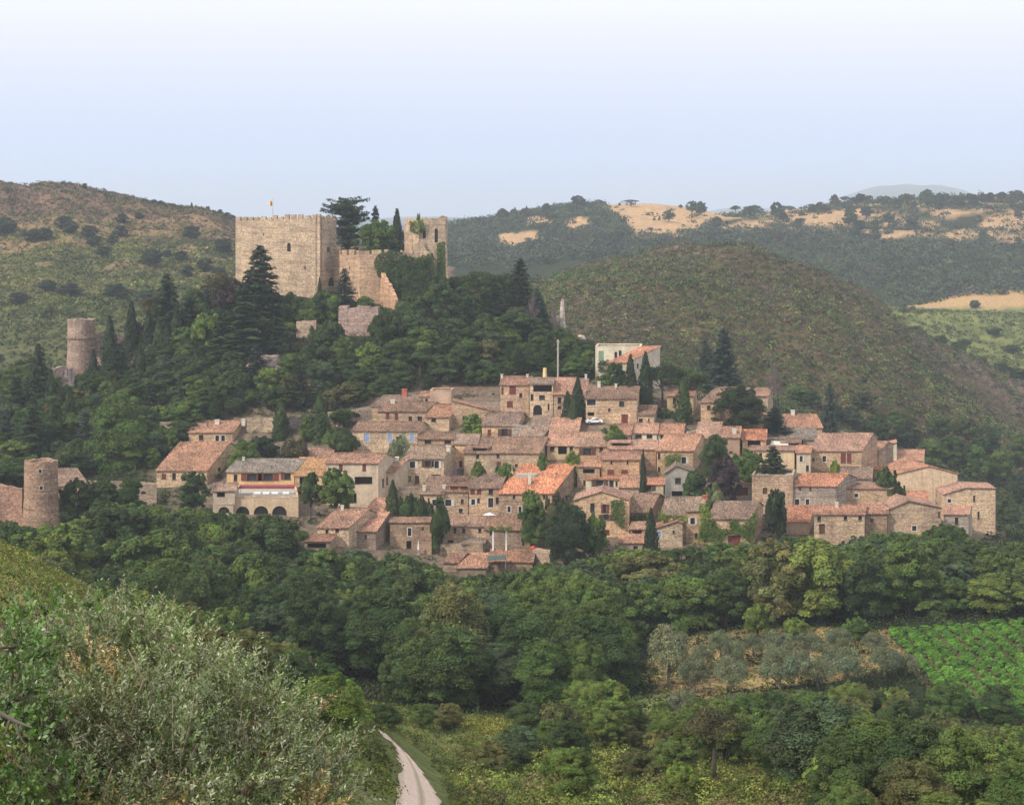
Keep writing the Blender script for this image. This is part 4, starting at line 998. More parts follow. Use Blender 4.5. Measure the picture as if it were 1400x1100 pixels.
H('highest right house with a pinkish hipped roof and one small window', 1078, 1124, 585, 606, 567, -8, [(1100,590,5,4,'w')], ch=[(1084,560,5,5)], wall='g', roof='k', back=4)
H('stone house half hidden by the big dark tree, roof showing left of it', 958, 984, 550, 582, 530, 22, [(969,557,5,6,'w')], wall='t', roof='n')
H('low house with an orange-brown roof showing to the right of the big dark tree', 1018, 1050, 541, 562, 531, 4, [], wall='t', roof='m')
H('ochre wall of a small house glimpsed between the umbrella pines', 912, 948, 541, 566, 531, 3, [(922,548,4,8,'w')], wall='o', roof='k')
# --- middle right
H('broad stone red-brown-roofed house with two wide shuttered windows, left of the thin cypress', 822, 874, 628, 663, 618, 1, [(835,645,9,6,'r'),(854,645,9,6,'r'),(836,632,2.5,4,'w'),(858,632,2.5,4,'w')], wall='s', roof='r')
H('low house with an orange strip roof and gallery window touching the big orange roof', 789, 820, 638, 666, 631, 1, [(805,644,16,6,'O'),(799,660,3,7,'w')], wall='s', roof='k', back=2)
H('cream house with an orange roof and a row of four dark windows', 801, 846, 655, 670, 648, 1, [(811,660,4,8,'w'),(820,660,11,8,'s'),(836,661,6,9,'w'),(843,661,3,7,'w')], wall='c', roof='o', back=2)
H('house with a plain red-brown roof between the cream four-window house and the small cream house', 847, 873, 666, 690, 650, 3, [], wall='g', roof='m', back=2)
H('small cream house with an orange roof and one big brown window above the ivy', 876, 907, 662, 676, 654, 1, [(886,667,10,7,'s')], wall='c', roof='o', back=2)
H('gable-fronted stone house with a shuttered balcony window and ivy on its right corner', 785, 860, 684, 735, 672, 0, [(810,694,6,12,'w'),(827,695,5,12,'R'),(829,707,8,8,'s'),(827,728,13,8,'D'),(838,690,4,6,'w')], typ='f', top=[(785,684),(822,672),(860,684)], bs=6, dep=9, wall='t', roof='k')
H('house with a big plain brown roof above an ivy hedge, right of the gable-fronted house', 854, 888, 700, 722, 675, 14, [(862,708,4,6,'w')], wall='d', roof='n')
H('little tan-roofed house with a wide dark window left of the tall front cypress', 862, 882, 723, 740, 714, 3, [(871,728,13,6,'O')], wall='k', roof='n', back=2)
H('low house with a pinkish roof under the little tan-roofed house', 846, 881, 742, 758, 731, 2, [(869,749,6,6,'w')], wall='k', roof='m', back=1)
H('small stone house with slanting top and blue window, right of the tall front cypress', 897, 933, 721, 748, 715, 0, [(901,730,6,8,'b'),(921,727,3,4,'w')], typ='f', top=[(897,722),(926,713),(933,715)], bs=4, dep=6, wall='t', roof='m')
H('house with a square olive-brown roof bordered by bright green ivy', 904, 938, 704, 740, 680, 8, [(910,712,6,6,'w'),(923,712,6,6,'w')], wall='t', roof='g')
H('tall narrow ivy-edged house with one white-framed window between the two brown roofs', 938, 962, 698, 742, 680, 2, [(947,712,6,9,'S'),(952,732,4,7,'w')], ch=[(964,676,6,6,'brick')], wall='t', roof='g')
H('wide house covered in bright green climbing vine, with a brown arched garage door', 968, 1026, 709, 748, 686, 12, [(976,717,7,7,'r'),(1003,717,8,7,'w'),(1004,739,17,15,'D')], right=[(1031,730,3,6,'w')], wall='t', roof='b')
H('house with a red shuttered window under a little orange roof and a grey gable spur', 1005, 1030, 663, 690, 657, 0, [(1015,671,15,10,'r')], wall='g', roof='o', typ='f', top=[(1005,656),(1030,664)], bs=3, dep=4, mat='plaster')
H('grey triangular wall spur standing left of the red shuttered window', 995, 1004, 652, 692, 650, 0, [], wall='g', roof='g', typ='f', top=[(995,649),(1004,655)], bs=2, dep=5, mat='plaster')
H('roofless-looking stone house with a pale capped wall top and a small wooden door', 1028, 1084, 650, 702, 650, 4, [(1046,671,6,9,'d'),(1071,674,4,4,'w'),(1035,664,2,3,'w')], wall='s', typ='x', dep=8)
H('shaded house with a dark gable roof and windows behind the green courtyard tree', 909, 950, 646, 682, 638, 0, [(927,657,8,8,'w'),(926,675,15,8,'O'),(941,661,3,5,'w')], typ='f', top=[(909,648),(924,637),(950,646)], bs=4, dep=7, wall='g', roof='g', mat='plaster')
H('long house with a bright orange middle section in its brown roof, two tall door-windows below', 1106, 1178, 616, 650, 593, 16, [(1127,627,5,8,'l'),(1153,626,7,13,'r'),(1161,626,6,13,'r'),(1112,628,3,4,'w')], wall='s', roof='k')
H('cream tower-like house with grey shutters and an outside stair left of the long orange-roofed house', 1089, 1108, 619, 648, 610, 1, [(1095.5,627,4,8,'S'),(1104,640,4,8,'w')], wall='c', roof='k', back=2)
H('stone house with a thin orange roof and several dark slits below the lemon-walled house', 1179, 1202, 616, 648, 604, 12, [(1182.5,622,2.5,9,'w'),(1184,638,3,6,'w'),(1195,638,4,7,'w'),(1200,637,2.5,7,'w')], wall='s', roof='k', back=3)
H('yellow-walled house with an orange roof and pale chimney high at the right end', 1206, 1262, 630, 648, 615, 2, [(1215,634,3,4,'w')], ch=[(1221,614,5,8)], wall='c', roof='k', t=.4, typ='g', back=3)
H('narrow orange-roofed house with a lemon wall at the upper right corner of the village', 1196, 1226, 613, 632, 604, 6, [], wall='c', roof='k', typ='f', top=[(1196,613),(1226,605)], bs=6, dep=8)
H('large plain grey gable wall with an orange roof slope on its left', 1225, 1309, 648, 694, 637, -20, [(1228,658,2,6,'w')], typ='f', top=[(1225,648),(1270,637),(1309,648)], bs=-22, dep=10, wall='p', roof='k', mat='plaster', dn=2)
H('grey stone house with an orange roof and two white-framed windows low in its wall', 1084, 1144, 664, 702, 648, 16, [(1090,686,6,8,'l'),(1104,686,5,8,'l'),(1094,667.5,2.5,4,'w'),(1108,668,2.5,4,'w')], wall='g', roof='o')
H('house with a square brown roof between the orange-roofed grey house and the green shrub', 1146, 1191, 654, 668, 639, 2, [], wall='g', roof='n', back=2)
H('plain stone house with a thin red roof line and a single small window', 1146, 1220, 668, 700, 661, 0, [(1171,677,5,5,'l')], wall='s', roof='r', back=2)
H('low house with an orange-red roof at the foot of the long double-window house', 1072, 1106, 713, 730, 692, 6, [], wall='k', roof='o')
H('stone house with a pink roof, small white chimney and tall door near the right end', 1113, 1182, 703, 745, 691, 2, [(1120,709,5,7,'w'),(1124,723,8,14,'d'),(1156,708,5,6,'w'),(1176,708,5,6,'w'),(1136,720,2,3,'w')], ch=[(1144,686,4,8)], wall='t', roof='r')
H('shaded stone house with a red roof between the white-flashed roof and the wide gable', 1183, 1213, 702, 742, 691, 2, [(1192,711,4,4,'w')], wall='d', roof='r')
H('wide gable-fronted stone house with one small square window near the right end', 1214, 1287, 696, 742, 685, 0, [(1250,722,6,7,'l'),(1231,709,2,2,'w'),(1284,703,2.5,8,'w')], typ='f', top=[(1214,697),(1242,685),(1287,694)], bs=-4, dep=9, wall='s', roof='k', dn=2)
H('bright orange low roof tucked behind the wide stone gable', 1240, 1268, 683, 700, 672, 0, [], wall='s', roof='o', back=1)
H('stone house with small orange roof patches at the right end, one tiny square window', 1290, 1361, 672, 722, 668, 0, [(1298,684.5,5,5,'l'),(1332,681,3,9,'w'),(1338,704,3,10,'w')], typ='f', top=[(1290,676),(1320,667),(1361,668)], bs=2, dep=9, wall='t', roof='k', dn=3)
H('low orange-brown roofed annex with a grey door in front of the right end house', 1290, 1324, 703, 735, 692, 3, [(1308,712,5,10,'w')], wall='g', roof='k', dn=3)
# ------------------------------------------------------------------ castle, towers, field walls
CS = (.475, .375, .275)
def rampart(mb, A, B, za, zb, zbot, root, L, wins=(), mer=(1.45, .75, 1.05), thick=1.2, flip=False, seed=1, skip=()):
    """a wall from A to B with its top running za..zb, small merlons on it"""
    rs = random.Random(seed); w = Wall(A, B, flip); zt = min(za, zb)-.2
    openings(w, zbot, zt, wins, root, L, mb)
    T = lambda u: za+(zb-za)*u/w.W
    mb.poly([w.pt(0, zt), w.pt(w.W, zt), w.pt(w.W, T(w.W)), w.pt(0, T(0))])
    mb.poly([w.pt(0, T(0)), w.pt(w.W, T(w.W)), w.pt(w.W, T(w.W), -thick), w.pt(0, T(0), -thick)])
    mb.poly([w.pt(0, zbot, -thick), w.pt(w.W, zbot, -thick), w.pt(w.W, T(w.W), -thick), w.pt(0, T(0), -thick)])
    if mer:
        u = .1
        while u < w.W-.4:
            m = mer[0]*(.85+.3*rs.random()); u1 = min(w.W-.05, u+m); h = mer[2]*(.55+.6*rs.random())
            if not any(a < (u+u1)/2 < b for a, b in skip):
                mb.hexa([w.pt(u, T(u)-.15, .01), w.pt(u1, T(u1)-.15, .01), w.pt(u1, T(u1)-.15, -.6), w.pt(u, T(u)-.15, -.6), w.pt(u, T(u)+h, .01), w.pt(u1, T(u1)+h*(.9+.15*rs.random()), .01), w.pt(u1, T(u1)+h, -.6), w.pt(u, T(u)+h, -.6)])
            u = u1+mer[1]*(.8+.4*rs.random())
    return w
def xy(px, D): return ((px-CX)/F*D, D)
def zz(py, D): return (HY-py)/F*D
def jagwall(name, pts, root, L, color, thick=.8, mat='castle', seed=1, cat=None, label=None, step=1.2, jag=.25, group=None):
    """broken-topped wall through pts (px, D, top row, bottom z or None)"""
    rs = random.Random(seed); mb = MB(); P0 = []
    for k in range(len(pts)-1):
        (a, Da, ta, ba), (b, Db, tb, bb) = pts[k], pts[k+1]
        x0, y0 = xy(a, Da); x1, y1 = xy(b, Db); n = max(1, int(math.hypot(x1-x0, y1-y0)/step))
        for i in range(n+(k == len(pts)-2)):
            t = i/n; D = Da+(Db-Da)*t; x = x0+(x1-x0)*t; z1 = zz(ta, Da)*(1-t)+zz(tb, Db)*t+(rs.random()-.5)*2*jag
            g = float(hz(x, D))-1.0; z0 = g if ba is None else min(g, ba*(1-t)+(bb if bb is not None else ba)*t)
            P0.append((x, D, z0, z1))
    n = len(P0)
    for i in range(n-1):
        (xa, ya, ba, ta), (xb, yb, bb, tb) = P0[i], P0[i+1]
        d = Vector((xb-xa, yb-ya)); d.normalize(); nx, ny = -d.y*thick, d.x*thick
        tb_ = tb if jag < .05 or i % 2 else (ta+tb)/2
        mb.hexa([(xa, ya, ba), (xb, yb, bb), (xb+nx, yb+ny, bb), (xa+nx, ya+ny, ba), (xa, ya, ta), (xb, yb, tb_), (xb+nx, yb+ny, tb_), (xa+nx, ya+ny, ta)])
    if root is None:
        c = P0[n//2]; L = (c[0], c[1], c[2]+1)
        o = rel(mb, L).build(name, M[mat], None, color); o.location = L; return tag(o, label, cat or 'wall', group)
    return rel(mb, L).build(name, M[mat], root, color)

L = (*xy(430, 512), zz(398, 505)); castle = empty('castle', L, 'large ruined tan stone castle with a square crenellated keep crowning the wooded hill', 'castle')
A, B, C = xy(322, 513), xy(437, 499), xy(460, 511); E = (A[0]+C[0]-B[0], A[1]+C[1]-B[1])
zA, zB, zC = zz(302, 513), zz(297, 499), zz(302, 511); zb_ = zz(440, 500)
mb = MB()
rampart(mb, A, B, zA, zB, zb_, castle, L, [(395,338,5,12,'A'),(395,338,4,8,'w'),(340,372,1.6,5,'w'),(417,366,1.6,4,'w'),(360,320,1.5,3,'w')], seed=2)
rampart(mb, B, C, zB, zC, zb_, castle, L, [(449,341,4,6,'w'),(453,385,8,12,'A'),(447,368,1.5,3,'w')], seed=3)
rampart(mb, C, E, zC, zC, zb_, castle, L, seed=4); rampart(mb, E, A, zC, zA, zb_, castle, L, seed=5)
mb.poly([(A[0], A[1], zA-1.5), (B[0], B[1], zB-1.5), (C[0], C[1], zC-1.5), (E[0], E[1], zC-1.5)])
rel(mb, L).build('keep', M['castle'], castle, CS)
mb = MB(); d = MB()                       # quoins on the near corner, ledge line
for k in range(26):
    z = zz(396, 499)+k*.78; w_ = .55 if k % 2 else .32; v = Wall(A, B); u = v.W
    mb.hexa([v.pt(u-w_, z, .03), v.pt(u+.03, z, .03), v.pt(u+.03, z, -.2), v.pt(u-w_, z, -.2), v.pt(u-w_, z+.7, .03), v.pt(u+.03, z+.7, .03), v.pt(u+.03, z+.7, -.2), v.pt(u-w_, z+.7, -.2)])
rel(mb, L).build('corner_stones', M['stone'], castle, (.62, .50, .37))
# lower curtain wall with broad merlons
mb = MB(); c0, c1, c2 = xy(457, 505), xy(492, 496), xy(531, 496)
rampart(mb, c0, c1, zz(349, 505), zz(348, 496), zz(440, 490), castle, L, [(478,366,1.5,3,'w')], mer=(2.6, .9, 1.5), seed=6)
rampart(mb, c1, c2, zz(348, 496), zz(347, 496), zz(440, 490), castle, L, [(513,352,1.2,3,'w')], mer=(2.7, .8, 1.5), seed=7)
rel(mb, L).build('curtain_wall', M['castle'], castle, (.50, .36, .255))
jagwall('spur_wall', [(520, 495, 372, None), (531, 487, 392, None), (540, 480, 412, None)], castle, L, (.52, .34, .23), 1.2, seed=8, jag=.4)
jagwall('ivy_wall', [(529, 496, 347, None), (550, 497, 343, None), (568, 499, 349, None), (590, 500, 356, None)], castle, L, (.50, .38, .28), 1.1, seed=9, jag=.3)
# ruined tower at the right end
mb = MB(); t0, t1, t2 = xy(574, 501), xy(609, 501), xy(611.5, 510); t3 = xy(572, 511)
rampart(mb, t0, t1, zz(300, 501), zz(300, 501), zz(430, 501), castle, L, [(580,320,4,12,'A'),(596.5,322,4.5,19,'A')], mer=(.9, .25, .55), thick=1, seed=10)
rampart(mb, t1, t2, zz(300, 501), zz(302, 510), zz(430, 501), castle, L, mer=(.9, .3, .5), thick=1, seed=11)
rampart(mb, t2, t3, zz(302, 510), zz(304, 510), zz(430, 501), castle, L, mer=(.9, .4, .4), thick=1, seed=12)
mb.hexa([(*xy(608.4, 500.4), zz(430, 500)), (*xy(614, 500), zz(430, 500)), (*xy(614, 503), zz(430, 500)), (*xy(608.4, 503), zz(430, 500)), (*xy(608.4, 500.6), zz(318, 501)), (*xy(609.3, 500.6), zz(318, 501)), (*xy(609.3, 502), zz(318, 501)), (*xy(608.4, 502), zz(318, 501))])
rel(mb, L).build('ruined_tower', M['castle'], castle, (.46, .365, .27))
jagwall('broken_wall', [(553, 509, 299, None), (562, 506, 300, None), (573.5, 502, 301, None)], castle, L, (.50, .38, .28), 1, seed=13, jag=.5)
jagwall('broken_wall', [(574, 511, 304, None), (590, 511, 299, None), (611, 510, 296, None)], castle, L, (.46, .36, .27), .7, seed=15, jag=.55)
jagwall('broken_wall', [(566, 499, 334, None), (573, 499, 327, None), (583, 499, 343, None), (588, 499, 352, None)], castle, L, (.52, .40, .29), .8, seed=14, jag=.5)
# flag on the keep
fz = zC-1.5; fx, fy = xy(373, 509)
fl = empty('flag', (fx, fy, fz), 'small pale yellow flag flying from a thin pole on the keep roof', 'flag')
m = MB(); m.cyl(0, 0, 0, zz(272, 509)-fz+.1, .09, .06, 6); m.build('pole', M['metal'], fl)
m = MB(); zt = zz(272.5, 509)-fz
for i in range(6):
    a, b = i/6, (i+1)/6; off = lambda t: .25*math.sin(t*7)
    m.hexa([(-.1-1.0*a, off(a), zt-2.1+a*.3), (-.1-1.0*b, off(b), zt-2.1+b*.3), (-.1-1.0*b, off(b)+.03, zt-2.1+b*.3), (-.1-1.0*a, off(a)+.03, zt-2.1+a*.3), (-.1-1.0*a, off(a), zt-a*.9), (-.1-1.0*b, off(b), zt-b*.9), (-.1-1.0*b, off(b)+.03, zt-b*.9), (-.1-1.0*a, off(a)+.03, zt-a*.9)])
cl = m.build('cloth', M['yellow'], fl)
m = MB(); m.box(-.75, -.35, -.05, .30, zt-1.5, zt-.75); m.build('stripe', M['red'], cl)
# bastion and little wall pieces under the keep
def block(name, label, pl, pr, yt, D, zb, dep, color, slant=0, seed=1):
    x0, x1 = (pl-CX)/F*D, (pr-CX)/F*D; zt = zz(yt, D); mb = MB(); rs = random.Random(seed); n = max(3, int((x1-x0)/1.1)); L = ((x0+x1)/2, D, zb)
    for i in range(n):
        a, b = x0+(x1-x0)*i/n, x0+(x1-x0)*(i+1)/n; h = (rs.random()-.4)*.7
        mb.hexa([(a, D-slant, zb-1), (b, D-slant, zb-1), (b, D+dep, zb-1), (a, D+dep, zb-1), (a, D, zt+h), (b, D, zt+h), (b, D+dep, zt+h), (a, D+dep, zt+h)])
    o = rel(mb, L).build(name, M['castle'], None, color); o.location = L; tag(o, label, 'wall'); return o
block('bastion_wall', 'tall tapering rose-grey stone bastion standing below the castle curtain wall', 463, 517, 421, 474, float(hz(xy(490, 470)[0], 466)), 7, (.36, .27, .24), 2.5, 2)
block('stone_wall', 'short blank stone wall piece among the trees left of the tall bastion', 405, 432, 439, 472, float(hz(xy(418, 470)[0], 468)), 1.4, (.48, .37, .29), .3, 3)

def round_tower(name, label, px, w, yt, yb, D, color, flare, ledge, wins, seed=1, merl=False):
    x, y = xy(px, D); r = w/2/F*D; y = D+r*.6; g = float(hz(x, y-r)); zb = min(zz(yb, D), g); zt = zz(yt, y)
    root = empty(name, (x, y, zb), label, 'tower'); mb = MB(); rs = random.Random(seed); S = 28
    prof = [(r*(1+flare), -1.5), (r*(1+flare*.6), (zt-zb)*.18), (r*1.02, (zt-zb)*.45), (r, zt-zb-.5)]
    rings = []
    for (rr, z) in prof: rings.append([(rr*math.cos(t), rr*math.sin(t), z) for t in [k/S*6.2832 for k in range(S)]])
    top = [(r*math.cos(k/S*6.2832), r*math.sin(k/S*6.2832), zt-zb-.1+rs.random()*(.45 if merl else .3)) for k in range(S)]; rings.append(top)
    rings.append([(p[0]*.8, p[1]*.8, p[2]) for p in top]); rings.append([(p[0]*.8, p[1]*.8, zt-zb-1.6) for p in top])
    for a, b in zip(rings, rings[1:]):
        for k in range(S): mb.poly([a[k], a[(k+1) % S], b[(k+1) % S], b[k]])
    mb.poly(rings[-1]); body = mb.build('wall', M['castle'], root, color)
    if ledge:
        m = MB(); zl = zz(ledge, y)-zb
        for k in range(S):
            a, b = k/S*6.2832, (k+1)/S*6.2832; q = lambda t, rr, z: (rr*math.cos(t), rr*math.sin(t), z)
            m.hexa([q(a, r*1.09, zl-.25), q(b, r*1.09, zl-.25), q(b, r*.97, zl-.25), q(a, r*.97, zl-.25), q(a, r*1.09, zl+.15), q(b, r*1.09, zl+.15), q(b, r*.97, zl+.15), q(a, r*.97, zl+.15)])
        m.build('ledge', M['castle'], root, tuple(v*.85 for v in color))
    for (wx, wy, ww, wh) in wins:
        m = MB(); X = (wx-CX)/F*(y-r)-x; Z = zz(wy, y-r)-zb; a = ww/2/F*D; b = wh/2/F*D; yy = -math.sqrt(max(.1, r*r-X*X))*1.03
        q = .16; m.box(X-a-q, X-a, yy-.06, yy+.5, Z-b-q, Z+b+q); m.box(X+a, X+a+q, yy-.06, yy+.5, Z-b-q, Z+b+q); m.box(X-a, X+a, yy-.06, yy+.5, Z+b, Z+b+q); m.box(X-a, X+a, yy-.06, yy+.5, Z-b-q, Z-b)
        f = m.build('window', M['slab'], root); m = MB(); m.poly([(X-a, yy-.03, Z-b), (X+a, yy-.03, Z-b), (X+a, yy-.03, Z+b), (X-a, yy-.03, Z+b)]); m.build('pane', M['dark'], f)
    return root
round_tower('round_tower', 'round rubble-stone tower with two small windows standing lowest at the left edge', 52.5, 45, 630, 724, 366, (.36, .255, .195), .2, 0, [(55,644,4,5),(56.5,667,4,5)], 4, True)
round_tower('round_tower', 'tall ruined round stone tower with a projecting ledge among cypresses on the upper left slope', 108.5, 37, 437, 512, 488, (.35, .27, .225), .10, 461, [], 5, True)
jagwall('ruined_wall', [(126, 492, 458, None), (150, 494, 455, None), (172, 496, 462, None), (196, 497, 478, None)], None, None, (.33, .26, .235), .8, 'castle', 21, label='dark ruined wall with a broken top joined to the upper round tower', jag=.5)
jagwall('stone_wall', [(126, 486, 488, None), (160, 486, 487, None), (196, 487, 487, None)], None, None, (.42, .32, .28), .7, 'castle', 22, label='low pinkish stone wall between cypresses right of the upper round tower', jag=.15)
jagwall('stone_wall', [(72, 482, 506, None), (92, 484, 500, None)], None, None, (.38, .31, .29), 1.5, 'castle', 23, label='short rough stone footing left of the upper round tower', jag=.4)
jagwall('stone_wall', [(-40, 369, 655, None), (0, 368, 662, None), (30, 367, 668, None)], None, None, (.38, .24, .19), .8, 'castle', 24, label='reddish stone rampart wall running off the left edge beside the round tower', jag=.15)
H('low house with a brown lean-to roof standing against the lower round tower', 78, 121, 664, 678, 641, -16, [(81,671,6,7,'O'),(104,670,3,4,'w')], wall='t', roof='b')
GW = [
 ([(120, 385, 657), (165, 386, 658), (214, 387, 660)], 'long low wall with a pale coping between the round tower house and the barn', (.42, .34, .27)),
 ([(214, 432, 576), (240, 432, 577), (282, 433, 579)], 'terrace wall with a pale top edge left of the small tan house', (.40, .31, .25)),
 ([(337, 438, 571), (360, 439, 570), (378, 440, 572)], 'high tan retaining wall left of the broad garden cypress', (.44, .36, .27)),
 ([(392, 440, 574), (412, 441, 568), (425, 442, 566)], 'purplish grey retaining wall right of the broad garden cypress', (.30, .25, .25)),
 ([(448, 436, 563), (480, 437, 560), (510, 438, 554)], 'long garden wall rising behind the leafy pergola at the upper left', (.36, .30, .25)),
 ([(616, 452, 551), (650, 452, 549), (684, 452, 550)], 'thin grey wall behind the house with the sloping orange edge', (.34, .30, .27)),
 ([(558, 410, 648), (572, 411, 646)], 'little dark stone wall beside the white-shuttered house', (.30, .26, .23)),
 ([(545, 401, 666), (575, 401, 664)], 'rough grey garden wall above the long clipped hedge', (.33, .29, .24)),
 ([(600, 372, 744), (632, 371, 742), (660, 370, 740)], 'rubble terrace wall in front of the wide brown roof under the parasol', (.38, .30, .23)),
 ([(1028, 367, 700), (1050, 366, 704), (1072, 366, 712)], 'bare earth-coloured retaining wall right of the vine-covered house', (.42, .33, .26)),
 ([(1150, 436, 588), (1178, 434, 597), (1208, 432, 606)], 'pale stone track wall climbing behind the long orange-roofed house', (.46, .40, .34)),
 ([(862, 437, 579), (900, 438, 577), (940, 438, 580)], 'tan courtyard wall under the umbrella pines', (.46, .37, .29)),
 ([(940, 428, 590), (965, 428, 586), (1000, 428, 590)], 'pale rubble wall behind the steep brown roof above the round dark tree', (.46, .40, .33)),
 ([(500, 379, 702), (530, 379, 700)], 'short wall below the cream loggia house', (.38, .32, .27)),
 ([(950, 393, 656), (985, 392, 660), (996, 391, 664)], 'grey courtyard wall beside the purple-leaved tree', (.36, .31, .27)),
 ([(728, 372, 748), (752, 371, 752)], 'pale terrace wall beside the big round dark tree', (.48, .38, .30)),
 ([(700, 443, 580), (728, 441, 582)], 'grey stone stair wall below the arched door house', (.40, .36, .32)),
]
for i, (p, lab, c) in enumerate(GW):
    jagwall('stone_wall', [(a, (D if i in (0, 8, 11) else ground(a, t+(8 if i in (5, 10, 13) else 20), 335)), t, None) for a, D, t in p], None, None, c, .5, 'stone', 40+i, label=lab, jag=.06)
# outcrops
def rock(px, py, w, h, label, color, seed, D=None):
    D = D or ground(px, py); x, y = xy(px, D); r = w/2/F*D; hh = h/F*D; rs = random.Random(seed); m = MB()
    nn = 12; rings = []
    for j in range(6):
        f = j/5; z = -1+f*(hh+1); rr = r*(1.05-.6*f**1.6)
        rings.append([(rr*(.7+.5*rs.random())*math.cos(t), rr*.8*(.7+.5*rs.random())*math.sin(t), z+(rs.random()-.5)*hh*.12) for t in [k/nn*6.2832 for k in range(nn)]])
    for a, b in zip(rings, rings[1:]):
        for k in range(nn): m.poly([a[k], a[(k+1) % nn], b[(k+1) % nn], b[k]])
    m.poly(rings[-1]); o = m.build('rock', M['rock'], None, color); o.location = (x, y, float(hz(x, y))); tag(o, label, 'rock')
rock(40, 530, 34, 14, 'long pale boulder on the slope left of the upper round tower', (.34, .31, .30), 1)
rock(93, 548, 26, 44, 'craggy grey rock face below the upper round tower', (.26, .22, .21), 2)
rock(368, 503, 66, 17, 'bare pinkish outcrop among the trees under the keep', (.31, .255, .235), 3)
rock(769, 452, 9, 50, 'tall pale stone pillar of a ruin standing on the right shoulder of the hill', (.62, .55, .50), 4, 503)
rock(762, 448, 8, 26, 'shorter broken stone stump leaning beside the tall pale pillar', (.52, .42, .38), 5, 502)
rock(795, 466, 16, 8, 'flat pale boulder under the small trees right of the ruined pillar', (.52, .44, .41), 6)
rock(268, 552, 40, 10, 'low pinkish rocks on the slope above the small tan house', (.36, .28, .26), 8)
# ------------------------------------------------------------------ terrace, parasols, cars, posts
H('small hut-roofed corner building with one wide window at the left end of the dining terrace', 291, 321, 671, 702, 661, 3, [(302,676,11,7,'O')], wall='p', roof='n', D=377, back=3, dn=3)
TR, TD, TL = H('pale rendered dining terrace on four dark arches in front of the restaurant', 321, 408, 680, 704, 680, 0, [(331,699,20,14,'A'),(357,699,20,15,'A'),(382,699,20,15,'A')], wall='p', typ='x', D=378, dep=15, cat='terrace', name='dining_terrace', dn=3)
H('arched cellar front under the hut-roofed corner building', 297, 319, 690, 702, 690, 0, [(306,697,16,9,'A')], wall='p', typ='x', D=376.6, dep=.3, cat='cellar front', name='cellar_front', dn=3)
TZ = zz(680, 378)-.33
aw = empty('awning', (*xy(366, 386), TZ), 'long dark red awning on thin posts over the restaurant terrace', 'awning')
ax0, ax1 = (329-366)/F*386, (404-366)/F*386; zt = zz(662.5, 386)-TZ
m = MB(); m.hexa([(ax0, -2, zt-.2), (ax1, -2, zt-.2), (ax1, -.6, zt), (ax0, -.6, zt), (ax0, -2, zt-.12), (ax1, -2, zt-.12), (ax1, -.6, zt+.1), (ax0, -.6, zt+.1)]); m.box(ax0, ax1, -2.04, -2.0, zt-.42, zt-.1); m.build('canopy', M['awning'], aw)
for i in range(5):
    m = MB(); x = ax0+.3+(ax1-ax0-.6)*i/4; m.box(x-.06, x+.06, -1.9, -1.78, 0, zt-.3); m.build('post', M['lime'], aw)
for i, (px, wd) in enumerate(((352, 'leftmost'), (364, 'second from the left'), (376, 'third from the left'), (391, 'rightmost'))):
    t = empty('terrace_table', (*xy(px, 382.5), TZ), 'small white-clothed terrace table, %s of the four under the awning' % wd, 'table', 'tables on the restaurant terrace')
    m = MB(); m.box(-.7, .7, -.5, .5, .72, .77); m.box(-.72, .72, -.52, -.5, .5, .77); m.build('tabletop', M['white'], t)
    m = MB(); m.box(-.06, .06, -.06, .06, .02, .72); m.box(-.3, .3, -.3, .3, 0, .03); m.build('leg', M['metal'], t)
def parasol(px, py, w, h, label, col, D, closed=False, base=None):
    x, y = xy(px, D); z1 = zz(py, D); z0 = float(hz(x, y)) if base is None else base
    if z1-z0 > 5 or z1-z0 < 1.5: z0 = z1-2.6
    o = empty('parasol', (x, y, z0), label, 'parasol'); r = w/2/F*D; H_ = z1-z0
    m = MB(); m.cyl(0, 0, 0, H_-.05, .05, .04, 6); m.cyl(0, 0, 0, .12, .35, .3, 8); m.build('pole', M['metal'], o)
    m = MB(); n = 8; rr = .22 if closed else r; d = h/F*D
    for k in range(n):
        a, b = k/n*6.2832, (k+1)/n*6.2832; p = lambda t, q, z: (q*math.cos(t), q*math.sin(t), z)
        m.poly([p(a, rr, H_-d), p(b, rr, H_-d), (0, 0, H_)]); m.poly([p(a, rr, H_-d-.18), p(b, rr, H_-d-.18), p(b, rr, H_-d), p(a, rr, H_-d)]); m.poly([p(a, rr*.98, H_-d-.02), (0, 0, H_-.05), p(b, rr*.98, H_-d-.02)])
    m.build('canopy', M[col], o)
parasol(669, 700, 24, 5, 'open white parasol in front of the white-framed door', 'white', ground(669, 706)-3)
parasol(729, 745, 9, 3, 'small red and white parasol on the bottom terrace beside the big dark tree', 'red', 361)
parasol(572, 736, 5, 14, 'closed white parasol standing beside the two-storey stone house', 'white', ground(572, 752)-2, True)
sD = ground(1066, 620); sx_, sy_ = xy(1066, sD); sz_ = zz(606, sD)
ss = empty('sun_sail', (sx_, sy_, sz_-2.2), 'pale stretched sun sail over the terrace right of the orange canopy roof', 'sun sail')
m = MB(); c_ = [(-2.5, -1.1, 2.1), (1.9, -1.3, 1.75), (2.7, 1.3, 2.5), (-1.9, 1.1, 2.75)]; n_q = 6; g_ = []
for j in range(n_q+1):
    for i in range(n_q+1):
        u, v = i/n_q, j/n_q; p_ = [(1-u)*(1-v)*c_[0][k]+u*(1-v)*c_[1][k]+u*v*c_[2][k]+(1-u)*v*c_[3][k] for k in range(3)]
        sg = u*(1-u)*v*(1-v)*4; g_.append((p_[0]*(1-.10*4*v*(1-v)), p_[1]*(1-.2*4*u*(1-u)), p_[2]-.45*sg))
m.v = g_+[(a, b, c-.03) for a, b, c in g_]
